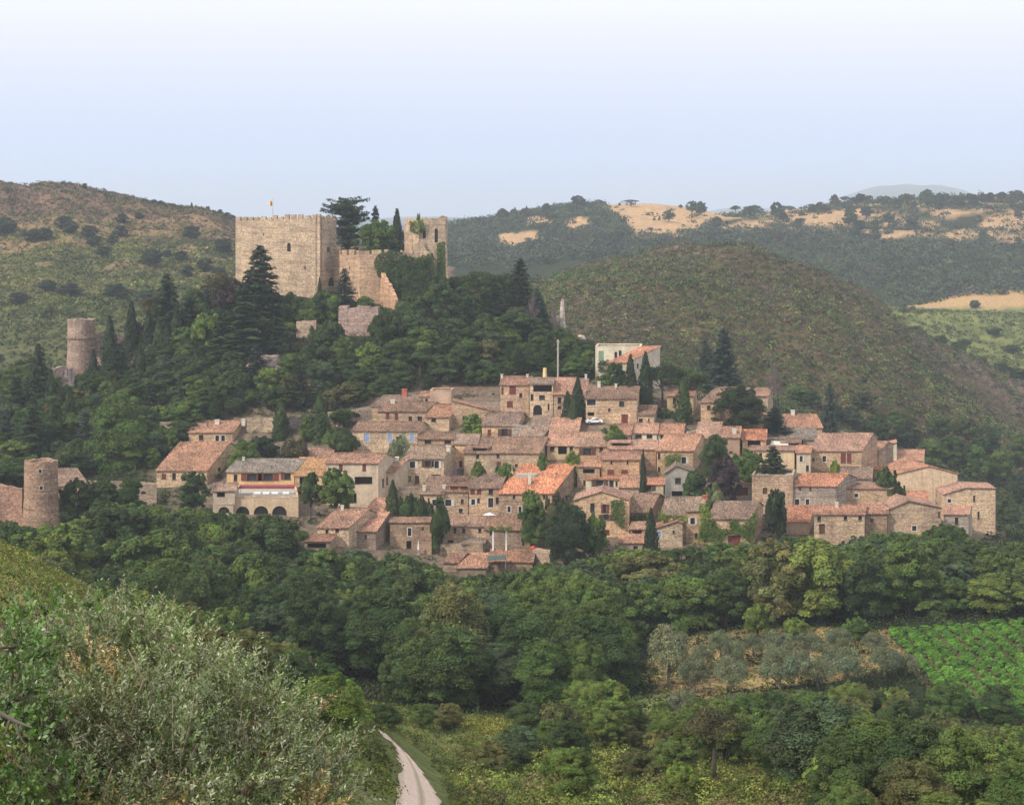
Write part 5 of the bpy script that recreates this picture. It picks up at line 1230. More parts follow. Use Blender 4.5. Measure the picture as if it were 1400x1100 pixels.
for j in range(n_q):
    for i in range(n_q):
        a = j*(n_q+1)+i; m.f.append((a, a+1, a+n_q+2, a+n_q+1)); a += (n_q+1)**2; m.f.append((a, a+n_q+1, a+n_q+2, a+1))
m.build('sail', M['lime'], ss)
for q_ in c_:
    m = MB(); m.tube([(q_[0]*1.03, q_[1]*1.03, -.6), (q_[0]*1.03, q_[1]*1.03, q_[2]+.05)], .05, 6); m.build('post', M['metal'], ss)
pg = empty('pergola', (*xy(683, 368), float(hz(xy(683, 368)[0], 368))), 'leafy pergola on two white posts below the brown roof', 'pergola')
zt = zz(726, 368)-pg.location.z
for px in (674, 692):
    m = MB(); x = (px-683)/F*368; m.box(x-.17, x+.17, -.17, .17, -1, zt); m.build('post', M['white'], pg)
m = MB(); m.box(-3.2, 3.2, -.12, .12, zt, zt+.2)
for i in range(7): m.box(-3+i*.95, -2.85+i*.95, -.6, 2.6, zt+.2, zt+.32)
m.build('beam', M['wood'], pg)
# green glass lean-to, pole and posts
gx = empty('glass_lean_to', (*xy(679, 361), zz(770, 361)), 'little green glass lean-to roof at the bottom edge of the village', 'lean-to')
m = MB(); m.hexa([(-1.9, -1, .9), (1.9, -1, 1.1), (1.9, 1, 1.5), (-1.9, 1, 1.3), (-1.9, -1, .98), (1.9, -1, 1.18), (1.9, 1, 1.58), (-1.9, 1, 1.38)]); m.build('glass_roof', M['tealglass'], gx)
m = MB()
for a in (-1.85, 1.8): m.box(a, a+.08, -.95, -.87, -1, 1.0); m.box(a, a+.08, .87, .95, -1, 1.3)
m.build('frame', M['metal'], gx)
def post(name, label, px, base, top, w, D=None, mat='slab', arms=False, cat='pole'):
    D = D or ground(px, base); x, y = xy(px, D); z = float(hz(x, y)); h = zz(top, D)-z; r = w/2/F*D
    o = empty(name, (x, y, z), label, cat); m = MB(); m.cyl(0, 0, -.5, h, r*1.15, r*.8, 8); m.build('shaft', M[mat], o)
    if arms:
        m = MB(); m.box(-.5, .5, -.06, .06, h-.6, h-.48)
        for q in (-.42, .36): m.box(q, q+.08, -.04, .04, h-.48, h-.3)
        m.build('crossarm', M['metal'], o)
    else:
        m = MB(); m.cyl(0, 0, h, h+.06, r*.9, r*.3, 8); m.build('cap', M[mat], o)
post('utility_pole', 'tall pale utility pole rising behind the wide wooden loggia house', 763, 520, 464, 2.6, arms=True)
post('mast', 'thin mast on the crest of the left hill', 107, 262, 250, 1.0, 985, 'metal', True, 'mast')
post('fence_post', 'weathered wooden fence post on the dry grass knoll above the near slope', 425, 925, 897, 3.5, None, 'bark', False, 'post')
post('stone_pillar', 'small white gate pillar above the barn at the left edge of the terrace wall', 218, 582, 571, 3, None, 'white', False, 'pillar')
post('stone_pillar', 'short ochre pillar in the bushes between the chimney house and the utility pole', 745, 520, 503, 6, None, 'yellow', False, 'pillar')
post('stone_pillar', 'left white pillar carrying the leafy garden arbour', 461, 582, 572, 3, None, 'lime', False, 'pillar')
post('stone_pillar', 'right white pillar carrying the leafy garden arbour', 468, 582, 572, 3, None, 'lime', False, 'pillar')
def car(px, base, lpx, label, D=None, rz=0.0, col='white'):
    D = D or ground(px, base); x, y = xy(px, D); s = lpx/F*D/4.2
    o = empty('parked_car', (x, y, float(hz(x, y))+.05), label, 'car', None, rz, (s, s, s))
    prof = [(-2.1, .35), (-2.08, .78), (-1.5, .92), (-1.15, .98), (-.55, 1.42), (.75, 1.45), (1.55, 1.0), (2.02, .92), (2.12, .6), (2.1, .35)]
    m = MB(); k = len(prof)
    def ring(yy, inz): return [(p[0]*(1 if p[1] < .95 else .97), yy*(1 if p[1] < 1.0 else .80), p[1]) for p in prof]
    a, b = ring(-.85, 0), ring(.85, 0)
    for i in range(k): m.poly([a[i], a[(i+1) % k], b[(i+1) % k], b[i]])
    m.poly(a); m.poly(b); m.build('body', M[col], o)
    for yy in (-1, 1):
        m = MB(); q = lambda X, Z: (X, yy*(.86-.17*(Z-.95)/.45), Z)
        m.poly([q(-.98, 1.0), q(-.5, 1.36), q(.05, 1.38), q(.05, 1.0)]); m.poly([q(.12, 1.0), q(.12, 1.38), q(.7, 1.38), q(1.3, 1.02)]); m.build('side_window', M['glass'], o)
    m = MB(); m.poly([(-1.2, -.66, 1.0), (-1.2, .66, 1.0), (-.58, .62, 1.41), (-.58, -.62, 1.41)]); m.v = [(p[0]-.03, p[1], p[2]+.02) for p in m.v]; m.build('windscreen', M['glass'], o)
    for X in (-1.35, 1.35):
        for Y in (-.8, .8):
            m = MB(); m.tube([(X, Y-.1, .33), (X, Y+.1, .33)], .33, 14); w = m.build('wheel', M['tyre'], o)
            m = MB(); m.tube([(X, Y-.12, .33), (X, Y+.12, .33)], .18, 10); m.build('rim', M['metal'], w)
    for Y in (-.6, .6): m = MB(); m.box(-2.14, -2.04, Y-.18, Y+.18, .62, .76); m.build('headlight', M['glass'], o)
car(812, 579, 23, 'white car parked in front of the long two-chimney house', None, .15)
car(949, 747, 22, 'white car half hidden by foliage below the ivy-edged narrow house', 361, .1)
car(971, 749, 18, 'second white car beside the brown arched garage door', 361, .6)
# ------------------------------------------------------------------ trees told apart one by one: kind, px, base, top, width, colour, label
T_ = tree_at
ONE = [
 ('cedar', 475, 385, 268, 68, DARK, 'broad flat-tiered dark cedar rising behind the castle wall', 524),
 ('conifer', 513, 385, 279, 30, DARK, 'dark pointed conifer right of the flat-tiered cedar', 528, 0),
 ('broad', 517, 378, 306, 74, MID, 'round green tree filling the castle yard behind the curtain wall', 512, 2),
 ('cypress', 543, 385, 286, 20, DARK, 'dark blunt cypress inside the castle beside the ruined tower', 520),
 ('bush', 573, 330, 303, 20, MID, 'green bush growing on the ruined tower top', 506),
 ('conifer', 356, 492, 332, 85, DARK, 'tallest dark conifer standing against the front of the keep', 480, 0),
 ('conifer', 341, 500, 372, 78, DARK, 'dark conifer just left of the tallest conifer at the keep', 478, 1),
 ('conifer', 333, 520, 410, 109, DEEP, 'broad dark conifer at the foot of the tallest keep conifer', 466, 1),
 ('conifer', 375, 515, 430, 72, DARK, 'dark conifer below and right of the tallest keep conifer', 466, 2),
 ('cypress', 437, 440, 379, 9, DARK, 'slim cypress at the near corner of the keep', 489),
 ('conifer', 471, 428, 365, 38, BLUEG, 'blue-grey tiered conifer below the castle curtain wall', 486, 2),
 ('broad', 443, 440, 398, 46, DEEP, 'dark green tree between the slim cypress and the blue-grey conifer', 484),
 ('broad', 455, 438, 405, 30, MID, 'small green tree left of the blue-grey conifer', 481),
 ('conifer', 229, 500, 372, 62, DARK, 'tall dark conifer standing above the left slope cypresses', 482, 1),
 ('pine', 213, 500, 388, 44, BRN, 'olive-brown pine crowded behind the tall left slope conifer', 486),
 ('pine', 300, 470, 362, 62, BRN, 'brownish dark pine left of the keep', 489),
 ('broad', 322, 455, 385, 56, PURP, 'purplish brown tree between the pine and the keep conifers', 486),
 ('cypress', 150, 530, 432, 22, DARK, 'tall cypress immediately right of the upper round tower', 479),
 ('cypress', 180, 500, 412, 19, DARK, 'pointed cypress between the upper round tower and the tall left conifer', 489),
 ('cypress', 203, 525, 424, 23, DARK, 'first of the clustered cypresses left of the tall left conifer', 476),
 ('cypress', 217, 528, 436, 20, DEEP, 'second clustered cypress, paler, in front of the tall left conifer', 474),
 ('cypress', 228, 530, 444, 21, DARK, 'third clustered cypress, lower, under the tall left conifer', 473),
 ('cypress', 241, 525, 420, 21, DARK, 'fourth clustered cypress right of the tall left conifer', 475),
 ('conifer', 163, 570, 466, 60, DARK, 'wide dark conifer in front of the pinkish wall by the upper tower', 466, 2),
 ('conifer', 53, 600, 467, 46, DARK, 'ragged dark conifer left of the upper round tower', 455, 0),
 ('cypress', 70, 610, 505, 20, DARK, 'narrow cypress below and left of the upper round tower', 450),
 ('cypress', 72, 625, 545, 14, DEEP, 'lower narrow cypress under the craggy rock face', 442),
 ('conifer', 44, 668, 552, 64, DARK, 'broad dark conifer above the lower round tower', 420, 1),
 ('conifer', 8, 650, 556, 40, BLUEG, 'grey-green conifer at the left edge above the reddish rampart', 430, 2),
 ('broad', 285, 528, 434, 66, LITE, 'bright light green tree on the slope right of the clustered cypresses', 470, 2),
 ('fine', 160, 668, 545, 112, MID, 'very large spreading tree above the long wall at the left', 418, 1),
 ('conifer', 711, 450, 351, 50, DARK, 'tall dark conifer on the hill right of the castle', 490, 0),
 ('pine', 655, 440, 363, 58, DEEP, 'broad pine between the ruined tower and the tall right conifer', 495),
 ('pine', 690, 445, 366, 46, DARK, 'dark pine touching the tall right conifer', 494),
 ('cypress', 631, 515, 454, 11, DARK, 'single slim cypress amid round trees below the ruined tower', 462),
 ('conifer', 412, 605, 488, 40, DARK, 'dark conifer above the purplish garden wall', 438, 2),
 ('cypress', 384, 618, 545, 22, DEEP, 'broad garden cypress in front of the high tan wall', 424),
 ('cypress', 437, 616, 538, 27, DEEP, 'stout cypress left of the leafy garden arbour', 422),
 ('broad', 418, 610, 566, 22, LITE, 'yellow-green tree between the dark conifer and the stout cypress', 421),
 ('bare', 728, 470, 400, 26, BRN, 'grey bare tree on the slope below the tall right conifer', 480),
 ('bare', 757, 480, 415, 22, BRN, 'leafless grey tree beside the ruined pillar', 478),
 ('cypress', 776, 582, 534, 15, DARK, 'shorter of the two cypresses in front of the orange top-row roof', 424),
 ('cypress', 790, 582, 515, 18, DARK, 'taller of the two cypresses in front of the orange top-row roof', 425),
 ('cypress', 783, 582, 545, 12, DEEP, 'low cypress wedged between the two top-row cypresses', 422),
 ('cypress', 862, 541, 484, 17, DARK, 'left cypress in front of the cream hillside house', 431),
 ('cypress', 882.5, 541, 481, 19, DARK, 'right cypress in front of the cream hillside house', 431),
 ('pine', 905, 572, 487, 54, DARK, 'left umbrella pine beside the cream hillside house', 434),
 ('pine', 944, 575, 492, 58, DEEP, 'right umbrella pine beside the cream hillside house', 435),
 ('cypress', 934, 590, 518, 22, DEEP, 'dark cypress standing in front of the right umbrella pine', 427),
 ('conifer', 989, 545, 446, 52, BLUEG, 'big grey-green conifer behind the half hidden stone house', 478, 0),
 ('conifer', 965, 530, 462, 34, BLUEG, 'smaller grey conifer left of the big grey-green one', 492, 2),
 ('bare', 1060, 572, 493, 34, BRN, 'purplish leafless tree on the slope right of the orange-brown roof', 462),
 ('fine', 1010, 590, 530, 74, DARK, 'big dark tree in front of the half hidden stone house', 424, 0),
 ('conifer', 1059, 592, 554, 42, BLUEG, 'low spreading blue-grey conifer left of the highest right house', 428, 2),
 ('conifer', 1135, 560, 520, 30, BLUEG, 'grey conifer on the scrubby slope above the highest right house', 500, 2),
 ('cypress', 879.5, 662, 614, 9, DARK, 'very thin dark cypress beside the broad red-brown-roofed house', 386),
 ('fine', 978, 652, 597, 56, DEEP, 'round dark tree in the middle of the right-hand houses', 397, 1),
 ('broad', 990, 690, 626, 48, PURP, 'purple-leaved tree below the round dark tree', 384),
 ('broad', 1022, 664, 616, 50, MID, 'green courtyard tree right of the purple-leaved tree', 393),
 ('conifer', 1057, 662, 608, 56, DARK, 'shaggy dark conifer below the white sun sail', 391, 1),
 ('broad', 951, 690, 643, 40, DEEP, 'green courtyard tree left of the purple-leaved tree', 381),
 ('broad', 838, 590, 549, 52, BRN, 'olive-brown shrubby tree in front of the long two-chimney house', 432),
 ('bush', 978, 688, 666, 28, OLV, 'pale green bush at the foot of the purple-leaved tree', 378),
 ('fine', 776, 775, 693, 72, DARK, 'big round dark tree in front of the gable-fronted house', 359, 0),
 ('broad', 812, 775, 704, 40, MID, 'mid green tree leaning out right of the big round dark tree', 361),
 ('cypress', 890, 790, 695, 20, DARK, 'tall front cypress standing at the lower edge of the village', 357),
 ('orchard', 459, 702, 646, 62, MID, 'umbrella-shaped green tree in front of the cream loggia house', 376),
 ('orchard', 425, 690, 650, 34, DEEP, 'dark leafy tree at the right end of the dining terrace', 378),
 ('cypress', 537, 690, 656, 18, DEEP, 'clipped dark cone bush against the gabled house', 379),
 ('broad', 333, 645, 602, 48, MID, 'green tree between the broad barn roof and the restaurant', 403),
 ('broad', 648, 602, 566, 38, LITE, 'light green bush-like tree below the sloping orange roof edge', 422),
 ('olive', 547, 632, 595, 34, OLV, 'grey olive tree in front of the blue-shuttered house', 405),
 ('bare', 622, 668, 622, 20, BRN, 'thin bare tree right of the white-shuttered house', 391),
 ('broad', 727, 705, 673, 46, MID, 'dense green bush under the big orange roof', 371),
 ('bush', 760, 700, 680, 34, BRN, 'dull green shrub right of the dense bush under the orange roof', 370),
 ('bush', 652, 655, 634, 28, MID, 'green shrub at the left foot of the very long stone house', 394),
 ('bush', 690, 655, 636, 32, MID, 'green shrub at the middle foot of the very long stone house', 394),
 ('bush', 742, 642, 624, 22, MID, 'green shrub at the right end of the very long stone house', 396),
 ('bush', 783, 640, 620, 26, LITE, 'bright shrub under the wide dark doorway', 398),
 ('bush', 600, 716, 688, 34, DEEP, 'dark bush right of the small cream attic house', 372),
 ('bush', 560, 698, 680, 34, DEEP, 'left part of the clipped garden hedge below the two pale chimneys', 378),
 ('bush', 578, 697, 682, 24, DEEP, 'right part of the clipped garden hedge below the two pale chimneys', 378),
 ('bush', 1061, 712, 674, 36, DARK, 'dark bush in front of the pale-capped stone house', 368),
 ('bush', 1141, 655, 634, 24, LITE, 'light green shrub before the square brown roof', 396),
 ('bush', 1213, 664, 643, 34, DEEP, 'dark green shrub left of the large grey gable', 392),
 ('bush', 1229, 690, 664, 22, DARK, 'narrow dark shrub below the large grey gable', 380),
 ('broad', 104, 702, 656, 50, DEEP, 'left bush of the dark trio beside the lower round tower', 372),
 ('broad', 138, 704, 655, 56, DEEP, 'middle bush of the dark trio beside the lower round tower', 373),
 ('broad', 173, 702, 655, 52, DEEP, 'right bush of the dark trio beside the lower round tower', 374),
 ('broad', 265, 692, 646, 52, DEEP, 'dark tree in front of the right part of the barn', 378),
 ('broad', 232, 610, 585, 30, MID, 'green tree above the left shoulder of the barn roof', 418),
 ('bush', 475, 612, 590, 40, DEEP, 'dark shrub beside the left wall of the blue-shuttered house', 414),
 ('bush', 456, 606, 588, 36, MID, 'green shrub under the leafy garden arbour', 416),
 ('bush', 360, 618, 598, 44, DARK, 'low dark hedge bush below the high tan wall', 414),
 ('bush', 402, 622, 602, 40, BRN, 'brownish shrub below the stout cypress', 410),
 ('broad', 470, 580, 559, 42, DEEP, 'flat-topped leafy arbour at the upper left garden wall', 428, 6),
 ('bush', 546, 618, 600, 30, DEEP, 'dark shrub under the blue shutters', 408),
 ('bush', 838, 602, 584, 36, MID, 'green bush beneath the parked car', 412),
 ('bush', 905, 590, 560, 40, DEEP, 'dark shrubbery at the foot of the left umbrella pine', 430),
 ('bush', 880, 560, 540, 40, BRN, 'dull shrub behind the tiny square house', 440),
 ('broad', 842, 530, 498, 34, DEEP, 'dark tree at the left corner of the cream hillside house', 436),
 ('bush', 836, 528, 512, 50, MID, 'low green bushes behind the long two-chimney house', 441),
 ('olive', 915, 932, 850, 62, OLV, 'tall grey olive tree at the left corner of the dry field', 246),
 ('pine', 978, 1078, 955, 100, BRN, 'spreading olive-brown pine in the lower right wood', 178),
 ('orchard', 930, 1120, 1045, 66, LITE, 'light green young tree at the bottom right of the near slope', 146),
 ('orchard', 1036, 882, 828, 46, LITE, 'light green fruit tree at the top left of the dry field', 287),
 ('orchard', 1088, 884, 846, 40, LITE, 'small light green fruit tree at the top middle of the dry field', 285),
 ('orchard', 1172, 886, 846, 46, MID, 'green fruit tree at the top right of the dry field', 283),
 ('broad', 398, 462, 402, 46, DEEP, 'dark tree at the foot of the keep, right of the tall conifers', 482),
 ('broad', 424, 462, 412, 44, MID, 'mid green tree at the foot of the keep near the slim cypress', 480),
 ('bush', 500, 428, 408, 40, MID, 'low green bush along the foot of the curtain wall', 484),
 ('broad', 447, 496, 440, 56, DEEP, 'large dark tree left of the tall bastion', 458),
 ('broad', 470, 505, 462, 40, MID, 'green tree overlapping the left foot of the tall bastion', 455),
 ('broad', 528, 500, 424, 52, DEEP, 'large dark tree right of the tall bastion', 459),
 ('broad', 505, 512, 470, 44, LITE, 'light green tree below the tall bastion', 453),
 ('broad', 562, 470, 402, 56, DEEP, 'dark tree under the ivy mantle of the castle', 476),
 ('broad', 600, 460, 388, 56, DEEP, 'dark tree at the foot of the ruined tower', 480),
 ('conifer', 318, 470, 392, 56, DARK, 'dark conifer at the left corner of the keep', 487, 1),
 ('broad', 268, 470, 398, 52, DEEP, 'dark green tree between the tall left conifer and the brownish pine', 484),
 ('broad', 188, 490, 442, 40, PURP, 'dull purplish tree behind the clustered cypresses', 492),
 ('conifer', 258, 500, 402, 44, DARK, 'dark conifer right of the fourth clustered cypress', 478, 0),
 ('conifer', 282, 492, 392, 40, BLUEG, 'bluish conifer behind the bright light green slope tree', 484, 1),
 ('conifer', 306, 520, 420, 50, DARK, 'dark conifer left of the broad conifer under the keep', 468, 2),
 ('conifer', 392, 545, 450, 46, DARK, 'shaggy conifer left of the short blank wall piece', 458, 1),
 ('conifer', 350, 560, 470, 52, BLUEG, 'bluish conifer low on the slope below the broad conifer', 450, 0),
 ('cypress', 192, 560, 470, 20, DARK, 'cypress standing low below the clustered cypresses', 462),
 ('cypress', 128, 560, 478, 18, DARK, 'cypress directly under the upper round tower', 466),
 ('cypress', 96, 620, 530, 18, DARK, 'cypress on the slope between the two round towers', 440),
 ('conifer', 22, 600, 512, 40, DARK, 'dark conifer at the left edge above the broad dark conifer', 452, 1),
 ('conifer', 118, 640, 560, 44, BLUEG, 'bluish conifer left of the very large spreading tree', 428, 2),
 ('conifer', 205, 600, 520, 42, DARK, 'dark conifer right of the very large spreading tree', 440, 0),
 ('cypress', 250, 590, 515, 18, DARK, 'slim cypress above the small tan house', 446),
 ('conifer', 676, 460, 384, 40, DARK, 'dark conifer among the pines right of the ruined tower', 484, 2),
 ('conifer', 735, 470, 392, 40, BLUEG, 'bluish conifer right of the tall right conifer', 484, 1),
 ('conifer', 640, 480, 404, 40, DARK, 'dark conifer below the ruined tower slope', 474, 0),
]
for e_ in ONE:
    T_(e_[0], e_[1], e_[2], e_[3], e_[4]*(1.3 if e_[0] == 'conifer' else 1.12 if e_[0] == 'cypress' else 1), e_[5], e_[6], e_[7] if len(e_) > 7 else None, variant=e_[8] if len(e_) > 8 else None)
# far ridge and skyline
k_ = 0
for (px, dy, w, kd, lab) in ((704, 14, 5, 'cypress', 'left of the two slim cypresses on the far ridge skyline'), (720, 15, 5, 'cypress', 'right of the two slim cypresses on the far ridge skyline'), (755, 9, 4, 'cypress', 'tiny lone cypress on the far ridge skyline'),
        (790, 14, 20, 'broad', 'round tree on the skyline left of the golden hilltop'), (819, 9, 16, 'broad', 'small skyline tree at the left edge of the golden hilltop'), (863, 10, 26, 'pine', 'flat-topped tree alone on the golden hilltop'),
        (847, 4, 5, 'bush', 'tiny bush left of the flat-topped hilltop tree'), (931, 5, 7, 'bush', 'left of two tiny bushes on the golden skyline'), (946, 6, 8, 'bush', 'right of two tiny bushes on the golden skyline'),
        (1032, 14, 22, 'broad', 'round dark tree on the skyline where the golden hilltop ends'), (1119, 6, 8, 'bush', 'lone little bush on the pale skyline right of centre')):
    D = 1690; x = (px-CX)/F*D; z = float(hz(x, D)); plant(kd, x, D, w/F*D, dy/F*D, DARK, lab, None, None, .2)
rr_ = random.Random(5); n_ = 0
spots = [(1140+12*i+rr_.uniform(-5, 5), 1690+rr_.uniform(-10, 5)) for i in range(23)]
spots += [(rr_.uniform(1060, 1400), rr_.uniform(1420, 1680)) for _ in range(46)]+[(rr_.uniform(900, 1060), rr_.uniform(1450, 1650)) for _ in range(10)]+[(rr_.uniform(650, 800), rr_.uniform(1500, 1690)) for _ in range(10)]
spots.sort()
def nth(n):
    return {1: 'first', 2: 'second', 3: 'third', 4: 'fourth', 5: 'fifth', 6: 'sixth', 7: 'seventh', 8: 'eighth', 9: 'ninth', 10: 'tenth', 11: 'eleventh', 12: 'twelfth'}.get(n, '%dth' % n if n % 10 not in (1, 2, 3) or n in (11, 12, 13) else '%d%s' % (n, {1: 'st', 2: 'nd', 3: 'rd'}[n % 10]))
cnt = {}
for px, D in spots:
    x = (px-CX)/F*D; sky = D > 1675; zone = ('skyline' if sky else 'golden slope') ; side = 'left part' if px < 1060 else 'right part'
    cnt[(zone, side)] = cnt.get((zone, side), 0)+1
    s = rr_.uniform(.7, 1.4); ot_ = plant('broad' if rr_.random() < .8 else 'pine', x, D, 9.5*s, 8.5*s*rr_.uniform(.8, 1.2), rr_.choice([DARK, DARK, DEEP, BRN]),
        '%s tree from the left along the far ridge %s, %s' % (nth(cnt[(zone, side)]), zone, side), 'scattered trees on the far ridge', None, .3); ot_.name = 'ridge_tree'
# skyline of the left hill and its round bushes
for i, (px, h, w, kd) in enumerate(((86, 4, 5, 'bush'), (116, 8, 9, 'broad'), (144, 4, 7, 'bush'), (155, 4, 7, 'bush'), (199, 6, 5, 'conifer'), (211, 7, 10, 'broad'), (220, 8, 9, 'broad'), (227, 5, 4, 'cypress'), (240, 5, 4, 'cypress'), (262, 9, 4, 'cypress'), (275, 6, 5, 'conifer'), (284, 8, 10, 'broad'), (292, 6, 9, 'broad'), (301, 8, 9, 'broad'), (311, 6, 10, 'broad'), (317, 5, 8, 'bush'))):
    D = 985; plant(kd, (px-CX)/F*D, D, w/F*D, h/F*D, DARK, '%s little tree from the left on the left hill skyline' % nth(i+1), 'little trees along the left hill skyline', None, .3)
LB = [(8, 312, 34, 20), (43, 324, 26, 15), (62, 322, 26, 15), (88, 306, 26, 16), (97, 313, 24, 15), (122, 320, 26, 16), (128, 332, 28, 15), (165, 318, 22, 14), (167, 300, 22, 11), (190, 296, 14, 9), (208, 356, 30, 22), (248, 352, 20, 14), (229, 348, 14, 10), (262, 320, 30, 16), (306, 338, 30, 18), (257, 372, 20, 14), (280, 364, 26, 17), (155, 330, 18, 12), (140, 345, 24, 13), (95, 398, 40, 16), (160, 400, 40, 18), (205, 408, 36, 18), (65, 392, 26, 14), (25, 410, 30, 16), (300, 372, 20, 12)]
for i, (px, py, w, h) in enumerate(LB):
    D = ground(px, py+h*.4, 560); plant('broad', (px-CX)/F*D, D, w/F*D, h/F*D*1.15, (.042, .062, .040), '%s round dark bush from the left, dotted over the left hillside' % nth(sorted(q[0] for q in LB).index(px)+1), 'round dark bushes on the left hillside', None, .5)
for i, (px, py, w, h) in enumerate([(1235, 424, 14, 12), (1248, 424, 10, 8), (1205, 432, 30, 12), (1333, 418, 18, 10), (1262, 470, 24, 12), (1285, 500, 30, 14), (1320, 470, 22, 10), (1360, 455, 26, 10), (1385, 480, 26, 12), (1228, 458, 26, 14), (1250, 520, 30, 14), (1370, 520, 30, 14), (1310, 530, 28, 14), (1390, 550, 26, 14), (1340, 495, 20, 10)]):
    D = ground(px, py+h*.3, 860); plant('broad', (px-CX)/F*D, D, w/F*D, h/F*D*1.1, DEEP, ('%s bush' % nth(i+1))+' of those dotted over the green hollow at the right edge', 'bushes in the green hollow at the right', None, .4)
# conifers and trees scattered at the foot of the right hill
for i, (px, py, w, h) in enumerate([(1165, 585, 34, 30), (1200, 600, 40, 34), (1240, 612, 42, 36), (1270, 640, 40, 40), (1300, 640, 44, 44), (1330, 655, 44, 46), (1368, 665, 46, 50), (1395, 640, 44, 46), (1350, 620, 42, 38), (1395, 690, 40, 44), (1285, 600, 36, 32), (1225, 585, 30, 26), (1378, 720, 40, 44), (1180, 560, 30, 24), (1320, 600, 34, 30), (1108, 556, 34, 24), (1090, 548, 30, 22), (1140, 575, 40, 22)]):
    D = max(ground(px, py, 470), 470); plant('broad', (px-CX)/F*D, D, w/F*D, h/F*D, rr_.choice([DARK, DEEP, DEEP, MID]), '%s of the trees climbing the foot of the right hill behind the village' % nth(i+1), 'trees at the foot of the right hill', None, .4)

# ------------------------------------------------------------------ orchard and vineyard
OV = [(986, 908, 34, 50), (948, 948, 40, 50), (1000, 950, 44, 56), (1002, 912, 30, 40), (1030, 898, 34, 34), (1062, 905, 42, 46), (1065, 945, 50, 62), (1105, 905, 38, 44), (1118, 940, 42, 46), (1147, 895, 36, 38), (1160, 935, 46, 52), (1195, 898, 34, 36), (1210, 925, 40, 44), (1090, 925, 36, 40), (935, 985, 40, 46), (1010, 985, 40, 40), (1108, 890, 26, 26), (1140, 915, 34, 36), (1238, 925, 34, 34), (960, 915, 30, 36)]
OV.sort(key=lambda q: q[0])
for i, (px, py, w, h) in enumerate(OV):
    D = ground(px, py, 200, 330); plant('olive', (px-CX)/F*D, D, w/F*D*1.15, h/F*D*1.0, (.115, .14, .078), '%s grey-green olive tree counted from the left in the dry field' % nth(i+1), 'olive trees in the dry field', None, .1)
nv = 0
for c_ in range(26):
    for r_ in range(84):
        x = 44+c_*2.6+rnd.uniform(-.12, .12); D = 200+r_*1.22+rnd.uniform(-.2, .2)
        px = CX+F*x/D
        if px > 1425 or D > 299: continue
        py = float(hpy(px, D))
        if not bool(pip(px, py, POLY_VINE)): continue
        if rnd.random() < .04 or nv >= 299: continue
        nv += 1; plant('vine', x, D, rnd.uniform(1.7, 2.5), rnd.uniform(1.1, 1.5), (.10, .21, .034), 'bushy bright green grapevine planted in the vineyard rows at the right edge', 'grapevines in the vineyard', None, .05)
print('vines', nv)

# ------------------------------------------------------------------ woods: every tree its own object
VIL_X = [-200, 0, 28, 78, 130, 200, 290, 330, 400, 415, 430, 480, 530, 590, 610, 665, 735, 760, 815, 830, 870, 900, 960, 1030, 1100, 1130, 1180, 1240, 1290, 1330, 1362, 1400, 1600]
VIL_Y = [700, 700, 722, 715, 688, 690, 694, 702, 706, 735, 752, 745, 756, 762, 782, 788, 766, 770, 760, 738, 752, 752, 742, 742, 728, 744, 728, 730, 712, 722, 745, 728, 728]
HT_X = [-200, 0, 40, 88, 130, 200, 250, 290, 322, 385, 400, 440, 465, 515, 540, 575, 612, 680, 720, 760, 800, 830, 860]
HT_Y = [520, 505, 480, 515, 505, 470, 430, 400, 405, 395, 440, 440, 478, 470, 415, 398, 378, 372, 385, 440, 462, 482, 500]
placed = [((q[0]-CX)/F*q[4], q[4], q[3]/F*q[4]/2) for q in PLACED]
LAND = [(52, 'the lower round tower'), (140, 'the long wall'), (215, 'the barn'), (300, 'the dining terrace'), (360, 'the terrace arches'), (430, 'the open-fronted shed'), (500, 'the streaky-roofed house'), (560, 'the two-storey stone house'), (630, 'the bottom roofs'), (700, 'the big orange roof'), (774, 'the big dark tree'), (830, 'the gable-fronted house'), (890, 'the tall front cypress'), (940, 'the ivy-edged narrow house'), (1000, 'the vine-covered house'), (1060, 'the pale-capped house'), (1130, 'the front-door stone house'), (1200, 'the shaded red-roofed house'), (1250, 'the wide stone gable'), (1330, 'the right end house'), (1400, 'the right picture edge')]
LANDH = [(0, 'the left edge'), (55, 'the ragged conifer'), (108, 'the upper round tower'), (160, 'the spreading tree'), (229, 'the tall left conifer'), (285, 'the bright slope tree'), (355, 'the tallest keep conifer'), (413, 'the short blank wall'), (490, 'the tall bastion'), (545, 'the ivy wall'), (596, 'the ruined tower'), (655, 'the broad hill pine'), (711, 'the tall right conifer'), (763, 'the utility pole'), (800, 'the flat pale boulder')]
seen = {}; tot = {}
NAMED = {'trees on the castle hill': {'broad': 'hillside_tree'}, 'trees and bushes on the near slope': {'fine': 'scrub_oak'}}
def kn_(rs, px, py, D): return 'fine' if rs.random() < .62 else 'bush'
